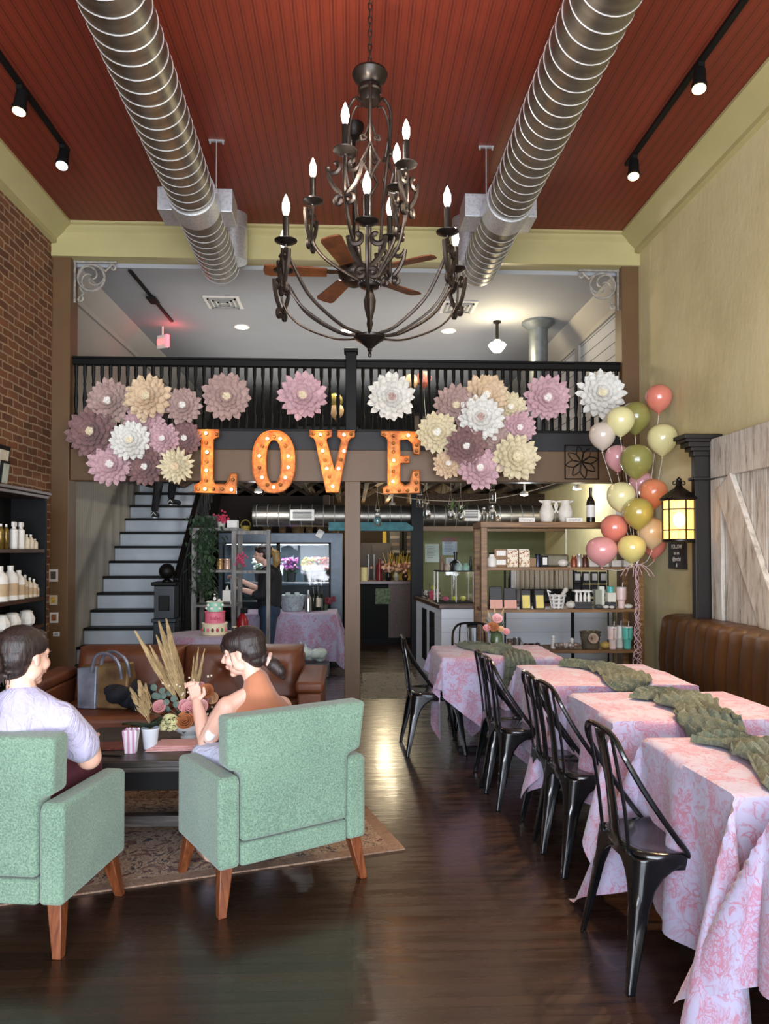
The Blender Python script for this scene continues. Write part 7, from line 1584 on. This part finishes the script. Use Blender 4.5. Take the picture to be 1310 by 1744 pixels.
for i, (px, lb) in enumerate(((872, 'floral printed carton, left of the pair on the second board'), (892, 'floral printed carton, right of the pair on the second board'))):
    p = sp(px, 1, .08); t = thing('floral_carton', lb, 'carton', p, group=GS[1]); MB().box(p.x-.048, p.x+.048, p.y-.04, p.y+.04, p.z, p.z+.15).build('carton_body', flo.m, t, bevel=.002)
    MB().box(p.x-.045, p.x+.045, p.y-.02, p.y+.02, p.z+.151, p.z+.162).build('lid', WH, t, bevel=.003)
put('kraft_block', MB().box(sp(906, 1).x-.03, sp(906, 1).x+.03, Y0+.06, Y0+.14, Zs[1]+.001, Zs[1]+.08), kraft, 'small kraft box right of the floral cartons', 'box', GS[1], bevel=.002)
bottle('blue_jar', sp(916, 1, .08), .026, .12, cm('1c2038', .3), 'dark navy jar beside the galvanised tray', 'jar', capm=BK, group=GS[1], neck=.8, shoulder=.7)
p = sp(943, 1, .18); put('galvanised_tray', MB().box(p.x-.13, p.x+.12, p.y-.09, p.y+.1, p.z, p.z+.115), plain('aged_tin', '6a6450', .5, .3), 'aged tin bin on the second board', 'bin', GS[1], bevel=.02)
p = sp(928, 1, .05); t = thing('price_card', 'small dark framed price card on the second board', 'card', p, group=GS[1]); MB().box(p.x-.032, p.x+.032, p.y-.01, p.y, p.z, p.z+.1).build('frame', BK, t); MB().box(p.x-.02, p.x+.02, p.y-.013, p.y-.0102, p.z+.02, p.z+.085).build('print', WH, t)
def pumpkin(px, k, r, c, lb, dy=.1):
    p = sp(px, k, dy); t = thing('pumpkin', lb, 'pumpkin', p, group=GS[k]); mb = MB().grid(lambda u, v: p+Vector((math.cos(2*PI*u)*r*math.sin(PI*v)*(1-.08*abs(math.sin(8*PI*u/2))), math.sin(2*PI*u)*r*math.sin(PI*v)*(1-.08*abs(math.sin(8*PI*u/2))), r*.72-math.cos(PI*v)*r*.72)), 40, 14, wrap=True); mb.build('body', cm(c, .6), t, smooth=80)
    MB().cyl(p+Vector((0, 0, r*1.35)), p+Vector((.006, 0, r*1.7)), .005, .003).build('stem', kraft, t)
pumpkin(959, 1, .05, 'cfc8bb', 'white squat pumpkin on the second board')
for i, (px, c, h, lb) in enumerate(((978, '8a4a30', .1, 'copper-brown ornament right of the white pumpkin'), (987, 'b0a8a0', .12, 'silver and copper ornament in the middle of the second board'), (997, '5a3428', .11, 'dark brown ornament beside the pink balloon'))): bottle('ornament', sp(px, 1), .03, h, cm(c, .3, .3), lb, 'ornament', group=GS[1], neck=.6)
for i, (px, lb) in enumerate(((1010, 'white box under the pink balloon'), (1027, 'white box second under the balloons'), (1048, 'wider white box under the butter balloon'), (1068, 'white box last on the second board'))): p = sp(px, 1); put('white_box', MB().box(p.x-.042, p.x+.042, p.y-.04, p.y+.04, p.z, p.z+.06), WH, lb, 'box', GS[1], bevel=.002)
# third board
pkl = cm('d29a88', .6); yl = cm('d8c46a', .6); bkp = cm('1d1c1e', .5)
for a in ((844, pkl, .12, .2, 'black pouch with a coral label, leftmost on the third board'), (868, pkl, .12, .19, 'black pouch with a coral label, second on the third board')): pouch('coffee_pouch', sp(a[0], 2, .09), .12, .08, a[3], bkp, a[1], a[4], GS[2], l=(.95, .02, .42))
for a in ((895, 'black pouch with a yellow label, left of the pair'), (918, 'black pouch with a yellow label, right of the pair')): pouch('coffee_pouch', sp(a[0], 2, .09), .095, .08, .17, bkp, yl, a[1], GS[2], l=(.72, .04, .72))
p = sp(949, 2, .1); t = thing('white_basket', 'open white lattice basket on the third board', 'basket', p, group=GS[2]); b = MB()
for k in range(4): b.tube([p+Vector((math.cos(a)*(.05+.008*k), math.sin(a)*(.045+.008*k), .012+k*.035)) for a in [2*PI*j/20 for j in range(20)]], .008, 6, closed=True)
for j in range(8): a = 2*PI*j/8; b.bar(p+Vector((math.cos(a)*.05, math.sin(a)*.045, 0)), p+Vector((math.cos(a)*.076, math.sin(a)*.07, .13)), .018, .006)
b.build('lattice', WH, t); MB().tube([p+Vector((-.075, 0, .12)), p+Vector((-.09, 0, .17)), p+Vector((-.06, 0, .15))], .008, 6).build('handle', WH, t); MB().cone(p+Vector((.03, 0, .1)), .012, p+Vector((.08, 0, .17)), .022).build('brush', cm('b9b4a8', .8), t)
pumpkin(972, 2, .047, 'c4beb2', 'pale stone pumpkin on the third board')
p = sp(993, 2, .12); t = thing('display_rack', 'white-topped black rack of small bottles on the third board', 'rack', p, group=GS[2]); MB().box(p.x-.09, p.x+.07, p.y-.05, p.y+.05, p.z, p.z+.06).build('base', bkp, t); MB().box(p.x-.09, p.x+.07, p.y-.05, p.y+.05, p.z+.15, p.z+.165).build('top', WH, t, bevel=.004)
for k in range(4): MB().lathe([(.014, .06), (.014, .12), (.008, .13), (.008, .148)], p+Vector((-.065+.038*k, -.02, 0)), 10).build('small_bottle', WH, t)
for i, (px, z_, w, h, c, lb) in enumerate(((1018, 0, .06, .17, '8a8a78', 'grey-green tin right of the bottle rack'), (1024, 0, .05, .2, 'c8c8b8', 'tall pale carton on the third board'), (1040, .06, .075, .085, 'd2ccba', 'cream box with dots on a dark block'), (1040, 0, .08, .055, '232226', 'dark block under the cream dotted box'))):
    p = sp(px, 2, .14 if i < 2 else .09)+Vector((0, 0, z_)); put('gift_box', MB().box(p.x-w/2, p.x+w/2, p.y-w/2, p.y+w/2, p.z, p.z+h), cm(c, .5), lb, 'box', GS[2], bevel=.003)
p = sp(1040, 2, .09)+Vector((0, 0, .146)); put('teal_tin', MB().lathe([(.03, 0), (.03, .05), (.024, .055)], p, 18), cm('4fa79c', .4), 'small teal tin on the cream dotted box', 'tin', GS[2])
def tumbler(px, k, h, c, lb, handle=True, dy=.09):
    p = sp(px, k, dy); t = thing('tumbler', lb, 'tumbler', p, group=GS[k]); m_ = cm(c, .35); MB().lathe([(.030, 0), (.032, .01), (.034, h*.35), (.045, h*.42), (.047, h*.92)], p, 20).build('cup', m_, t); MB().lathe([(.049, h*.92), (.049, h*.96), (.04, h*.985)], p, 20).build('lid', cm('c9c4bc', .3), t)
    MB().cyl(p+Vector((.012, 0, h*.95)), p+Vector((.016, 0, h*1.18)), .004, n=6).build('straw', cm('d8d4cc', .3), t)
    if handle: MB().tube([p+Vector((-.005, -.045, h*.45)), p+Vector((-.005, -.075, h*.5)), p+Vector((-.005, -.078, h*.85)), p+Vector((-.005, -.045, h*.88))], .009, 6).build('handle', m_, t)
tumbler(1058, 2, .2, 'd8bcb0', 'blush tumbler on the third board by the ribbon', False)
for i, (px, r, c, lb) in enumerate(((1020, .035, '4a4a4c', 'dark grey pebble on the third board'), (1032, .03, 'cbc5ba', 'pale pebble left of the tumbler'), (1042, .025, 'd0cabd', 'small pale pebble beside the tumbler foot'), (1070, .04, 'cfc9bc', 'pale pebble last on the third board'))): p = sp(px, 2, .05); put('pebble', MB().ell(p+Vector((0, 0, r*.55)), (r, r*.8, r*.55)), cm(c, .7), lb, 'pebble', GS[2])
GLb = 'labelled black bottles hung behind the third board'
for j in range(2):
    for i in range(4):
        p = at(983+i*14.5, 985+j*22, 7.7); nm = ('first', 'second', 'third', 'fourth')[i]
        t = thing('retail_bag', 'black coffee bag with white label, %s in the %s row of the back rack' % (nm, ('upper', 'lower')[j]), 'coffee bag', (p.x, 7.7, p.z-.06), group=GLb); MB().box(p.x-.038, p.x+.038, 7.68, 7.72, p.z-.055, p.z+.07).build('bag_body', bkp, t, bevel=.006); MB().box(p.x-.026, p.x+.026, 7.675, 7.6795, p.z-.02+.0*j, p.z+(.05 if j == 0 else .02)).build('label', WH, t)
put('bag_rack', MB().cyl((at(974, 950, 7.72).x, 7.73, 0), (at(974, 950, 7.72).x, 7.73, at(974, 965, 7.72).z), .008).cyl((at(1036, 950, 7.72).x, 7.73, 0), (at(1036, 950, 7.72).x, 7.73, at(974, 965, 7.72).z), .008).box(at(974, 950, 7.72).x, at(1036, 950, 7.72).x, 7.722, 7.74, at(974, 965, 7.72).z, at(974, 962, 7.72).z).box(at(974, 950, 7.72).x, at(1036, 950, 7.72).x, 7.68, 7.74, at(974, 1020, 7.72).z-.02, at(974, 1020, 7.72).z), BK, 'black wire stand carrying the coffee bags', 'rack')
# lowest board
p = sp(880, 3, .12); t = thing('metal_cup', 'silver metal cup on the lowest board', 'cup', p, group=GS[3]); MB().lathe([(.032, 0), (.036, .1), (.034, .1), (.03, .005)], p, 20).build('cup', STEEL, t); MB().tube([p+Vector((.034, 0, .03)), p+Vector((.055, 0, .05)), p+Vector((.035, 0, .08))], .005, 6).build('handle', STEEL, t)
bottle('metal_cup', sp(868, 3, .12), .03, .09, cm('7a6a60', .3, .5), 'brown-grey cup left of the silver one', 'cup', group=GS[3], neck=.9)
rz_ = random.Random(21)
for i, (px, c, lb) in enumerate(((900, '4a1c1c', 'dark red trinket, first left of the white figurine'), (912, '2a1a1a', 'black-red trinket beside the dark red one'), (952, '9a8a80', 'silver-brown trinket in the middle of the lowest board'), (966, 'b8aca4', 'pale metal trinket left of the flower basket'), (978, '8a7466', 'brown trinket just left of the flower basket'))):
    mb = MB(); p = sp(px, 3, .09)
    for k in range(5): mb.ell(p+Vector((rz_.uniform(-.03, .03), rz_.uniform(-.02, .02), .022+rz_.uniform(0, .02))), (.025, .02, .02), rot=(rz_.random(), rz_.random(), 0), nu=10, nv=6)
    put('trinket', mb, cm(c, .35, .3), lb, 'trinket', GS[3], remesh=.005)
for px, h, lb in ((942, .12, 'white figurine upright on the lowest board'), (974, .09, 'small white figurine nearer the flower basket')):
    p = sp(px, 3, .14); t = thing('figurine', lb, 'figurine', p, group=GS[3]); MB().lathe([(.022, 0), (.024, .02), (.014, h*.5), (.02, h*.65), (.01, h*.75)], p, 14).ell(p+Vector((0, 0, h*.86)), (.018,)*3).build('body', WH, t)
p = sp(1005, 3, .12); t = basket('gift_basket', p, .075, .095, .15, plain('dark_slat', '4a4030', .7, var=.4), 'dark basket with a cream fabric flower on the lowest board', GS[3], handle=False, sy=.7); mb = MB(); rose(mb, p+Vector((.0, -.075, .1)), .04, 5, (0, -1, .2)); mb.build('fabric_flower', cm('d0b8a0', .7), t)
mb = MB()
for k in range(70): a = rz_.uniform(0, 6.28); e_ = p+Vector((math.cos(a)*rz_.uniform(.02, .08), math.sin(a)*.05, .14+rz_.uniform(.0, .05))); leaf(mb, p+Vector((math.cos(a)*.03, 0, .12)), e_, .006)
mb.build('straw_filling', cm('8a7a4a', .8), t)
pumpkin(1030, 3, .045, 'b09448', 'golden woven pumpkin beside the flower basket')
tumbler(1043, 3, .21, 'd8c0b6', 'blush tumbler with handle on the lowest board'); tumbler(1055, 3, .21, 'd8d2c4', 'cream tumbler between the blush and teal ones', False, .16); tumbler(1068, 3, .21, '5fb7a4', 'teal tumbler with handle on the lowest board')
# flowers in glass vase on farthest table
p = at(846, 1092, 5.72); p.z = .765; t = thing('vase_arrangement', 'glass vase of pink and peach roses on the farthest table', 'flower arrangement', p)
MB().lathe([(.03, 0), (.05, .03), (.045, .08), (.035, .1), (.03, .1), (.04, .06), (0, .01)], p, 20).build('vase', plain('green_glass_vase', '4a5a3a', .15), t)
for (px, py, r, c) in ((847, 1054, .034, 'pp'), (840, 1068, .036, 't'), (829, 1070, .024, 'p'), (862, 1076, .024, 'p'), (853, 1072, .022, 'pe')): mb = MB(); rose(mb, at(px, py, 5.66), r, px); mb.build('rose', RC[c], t, solid=.0008, smooth=60)
mb = MB()
for k in range(40): a = rz_.uniform(0, 6.28); r_ = rz_.uniform(.03, .11); leaf(mb, p+Vector((0, 0, .1)), p+Vector((math.cos(a)*r_, math.sin(a)*.05, .1+rz_.uniform(0, .14))), .012)
mb.build('leaves', cm('4d5a44', .7), t, solid=.001)
for k, (a, b) in enumerate(((842, 1030), (858, 1035), (831, 1040))): pm = MB(); plume(pm, p+Vector((0, 0, .08)), at(a, b, 5.75), .012, 60, k+50); pm.build('dry_grass', drym, t, smooth=0)
# ------------------------------------------------------------------ gallery fittings
p = onx(277, 582, XL+.45); p = at(277, 582, 9.4); t = thing('exit_sign', 'lit red exit sign hanging from the gallery ceiling', 'exit sign', p)
MB().obox((p.x, p.y, p.z), (.17, .03, .17), (0, 0, -.5)).build('sign_body', WH, t, bevel=.006); MB().cyl((p.x, p.y, p.z+.08), (p.x, p.y, ZC), .012).build('stem', WH, t)
text('exit_letters', 'EXIT', .075, emit('exit_red_glow', (1, .05, .05), 5), t, (p.x-.01, p.y-.022, p.z), (PI/2, 0, -.5), depth=.002); MB().obox((p.x+.075, p.y-.055, p.z), (.02, .05, .15), (0, 0, -.5)).build('side_lamp', emit('red_side_glow', (1, .08, .1), 3), t)
point('exit_sign_light', (p.x+.15, p.y-.1, p.z+.05), 1.2, (1, .1, .12), .05)
for px, py, lb in ((381, 514, 'square white ceiling vent on the left of the gallery ceiling'), (781, 522, 'square white ceiling vent on the right of the gallery ceiling')):
    c = onz(px, py, ZC); t = thing('ceiling_vent', lb, 'vent', (c.x, c.y, ZC-.03), group='gallery ceiling vents'); v = MB().box(c.x-.2, c.x+.2, c.y-.2, c.y+.2, ZC-.015, ZC-.001).build('frame', WH, t)
    for k in range(3): r_ = .16-.05*k; MB().box(c.x-r_, c.x+r_, c.y-r_, c.y-r_+.02, ZC-.03, ZC-.016).box(c.x-r_, c.x+r_, c.y+r_-.02, c.y+r_, ZC-.03, ZC-.016).box(c.x-r_, c.x-r_+.02, c.y-r_, c.y+r_, ZC-.03, ZC-.016).box(c.x+r_-.02, c.x+r_, c.y-r_, c.y+r_, ZC-.03, ZC-.016).build('louvre', cm('8a8a88', .5), t)
for px, py, lb in ((412, 556, 'lit recessed lamp on the left of the gallery ceiling'), (764, 563, 'lit recessed lamp on the right of the gallery ceiling'), (590, 478, 'lit recessed lamp seen past the ceiling fan'), (590, 563, 'lit recessed lamp behind the chandelier bowl')):
    c = onz(px, py, ZC); t = thing('recessed_lamp', lb, 'ceiling lamp', (c.x, c.y, ZC-.012), group='recessed lamps in the gallery ceiling'); MB().lathe([(.1, ZC-.01), (.1, ZC), (.07, ZC)], (c.x, c.y, 0), 24).build('trim_ring', WH, t); MB().lathe([(0, ZC-.016), (.075, ZC-.014), (.075, ZC-.0105)], (c.x, c.y, 0), 20).build('lamp', M['recess'], t); spot('recessed_lamp_light', (c.x, c.y, ZC-.04), (c.x, c.y, 0), 70, (1, .9, .75), 140, .06)
c = at(847, 590, 9.0); t = thing('schoolhouse_lamp', 'white glass schoolhouse lamp glowing on the gallery ceiling', 'ceiling lamp', (c.x, 9.0, c.z))
MB().lathe([(.05, ZC-.02), (.05, ZC)], (c.x, 9, 0), 18).cyl((c.x, 9, c.z+.06), (c.x, 9, ZC), .02).build('fitter', M['irondk'], t); MB().lathe([(0, -.08), (.05, -.07), (.09, -.02), (.11, .015), (.09, .04), (.04, .06), (.035, .08)], c, 24).build('glass_shade', emit('opal_lamp_glow', (1, .9, .72), 6), t); point('schoolhouse_lamp_light', (c.x, 8.8, c.z-.1), 22, (1, .82, .5), .1)
FL = plain('dull_flue_steel', '6c7276', .4, .6, var=.15); c = at(917, 580, 9.0); t = thing('flue_pipe', 'vertical spiral steel flue with flared collar on the right of the gallery', 'pipe', (c.x, 9.0, ZM)); MB().lathe([(.115, ZM), (.115, ZC-.02)], (c.x, 9, 0), 28).build('pipe', FL, t); MB().lathe([(.117, ZC-.1), (.2, ZC-.03), (.2, ZC)], (c.x, 9, 0), 28).build('collar', FL, t)
a, b = onz(221, 460, ZC-.01), onz(293, 547, ZC-.01); t = thing('gallery_track', 'black lighting track on the gallery ceiling', 'light track', (a.x, (a.y+b.y)/2, ZC-.03)); MB().bar(a-Vector((0, 0, .002)), b-Vector((0, 0, .002)), .035, .02).build('track', BK, t); m_ = (a+b)/2; MB().box(m_.x-.05, m_.x+.05, m_.y-.1, m_.y+.1, ZC-.045, ZC-.022).build('feed_box', BK, t)
ird = plain('rusty_white_iron', '9a948a', .6, .2, var=.35, scale=25)
for sx, x0, lb in ((1, xa, 'rusty white scrollwork bracket in the left corner of the gallery opening'), (-1, xb, 'rusty white scrollwork bracket in the right corner of the gallery opening')):
    t = thing('scroll_bracket', lb, 'bracket', (x0+sx*.2, YB+.04, zh-.4), group='scrollwork brackets'); mb = MB(); W_ = lambda u, v: Vector((x0+sx*u, YB+.04, zh-v))
    mb.tube([W_(.01, .0), W_(.01, .42)], .012, 6).tube([W_(.0, .012), W_(.42, .012)], .012, 6); mb.build('edge_bar', ird, t)
    mb = MB(); mb.tube([W_(.17+u, .17+v) for u, v in spiral((0, 0), .13, .13, 0, 2*PI, 28)], .012, 6)
    for k in range(3): a0 = k*2*PI/3; mb.tube([W_(.17+u, .17+v) for u, v in spiral((0, 0), .125, .02, a0, a0+2.6, 16)], .009, 6)
    mb.tube([W_(u, v) for u, v in [(.25, .06), (.31, .1), (.36, .05)]+spiral((.38, .07), .035, .01, -2, 3, 10)], .011, 6); mb.tube([W_(u, v) for u, v in [(.06, .27), (.1, .33), (.05, .37)]+spiral((.06, .385), .035, .01, -1, 4, 10)], .011, 6); mb.build('scroll', ird, t)
# square wire flower panel on the beam
c = at(991, 787, YB-.03); S_ = 29*YB/F; t = thing('wire_flower_panel', 'square dark wire panel with a flower on the beam beside the balloons', 'wall decoration', (c.x, YB-.03, c.z-S_)); mb = MB()
mb.tube([c+Vector((a*S_, 0, b*S_)) for a, b in ((-1, -1), (1, -1), (1, 1), (-1, 1))], .008, 6, closed=True); mb.build('frame', M['irondk'], t); mb = MB()
for k in range(8):
    a = 2*PI*k/8+.2; d = Vector((math.cos(a), 0, math.sin(a))); s_ = Vector((-d.z, 0, d.x)); mb.tube(spline([c, c+d*S_*.5+s_*S_*.2, c+d*S_*.95, c+d*S_*.5-s_*S_*.2, c], 5), .005, 5)
mb.build('wire_flower', M['irondk'], t); MB().cyl(c, c+Vector((0, .035, 0)), .01).build('mounting_pin', M['irondk'], t)
# things on the gallery behind the balusters
GGa = None
for i, (x0_, x1_, y_, h, c, lb) in enumerate(((-.9, .1, 11.5, .75, '2a2420', 'dark sideboard on the gallery behind the railing, left'), (.9, 2.1, 10.8, .8, '3a2c22', 'dark wooden counter on the gallery behind the railing, right'))):
    t = thing('sideboard', lb, 'sideboard', ((x0_+x1_)/2, y_, ZM)); MB().box(x0_, x1_, y_, y_+.4, ZM, ZM+h).build('cabinet_body', cm(c, .5), t); MB().box(x0_-.02, x1_+.02, y_-.02, y_+.42, ZM+h, ZM+h+.03).build('top', BK, t)
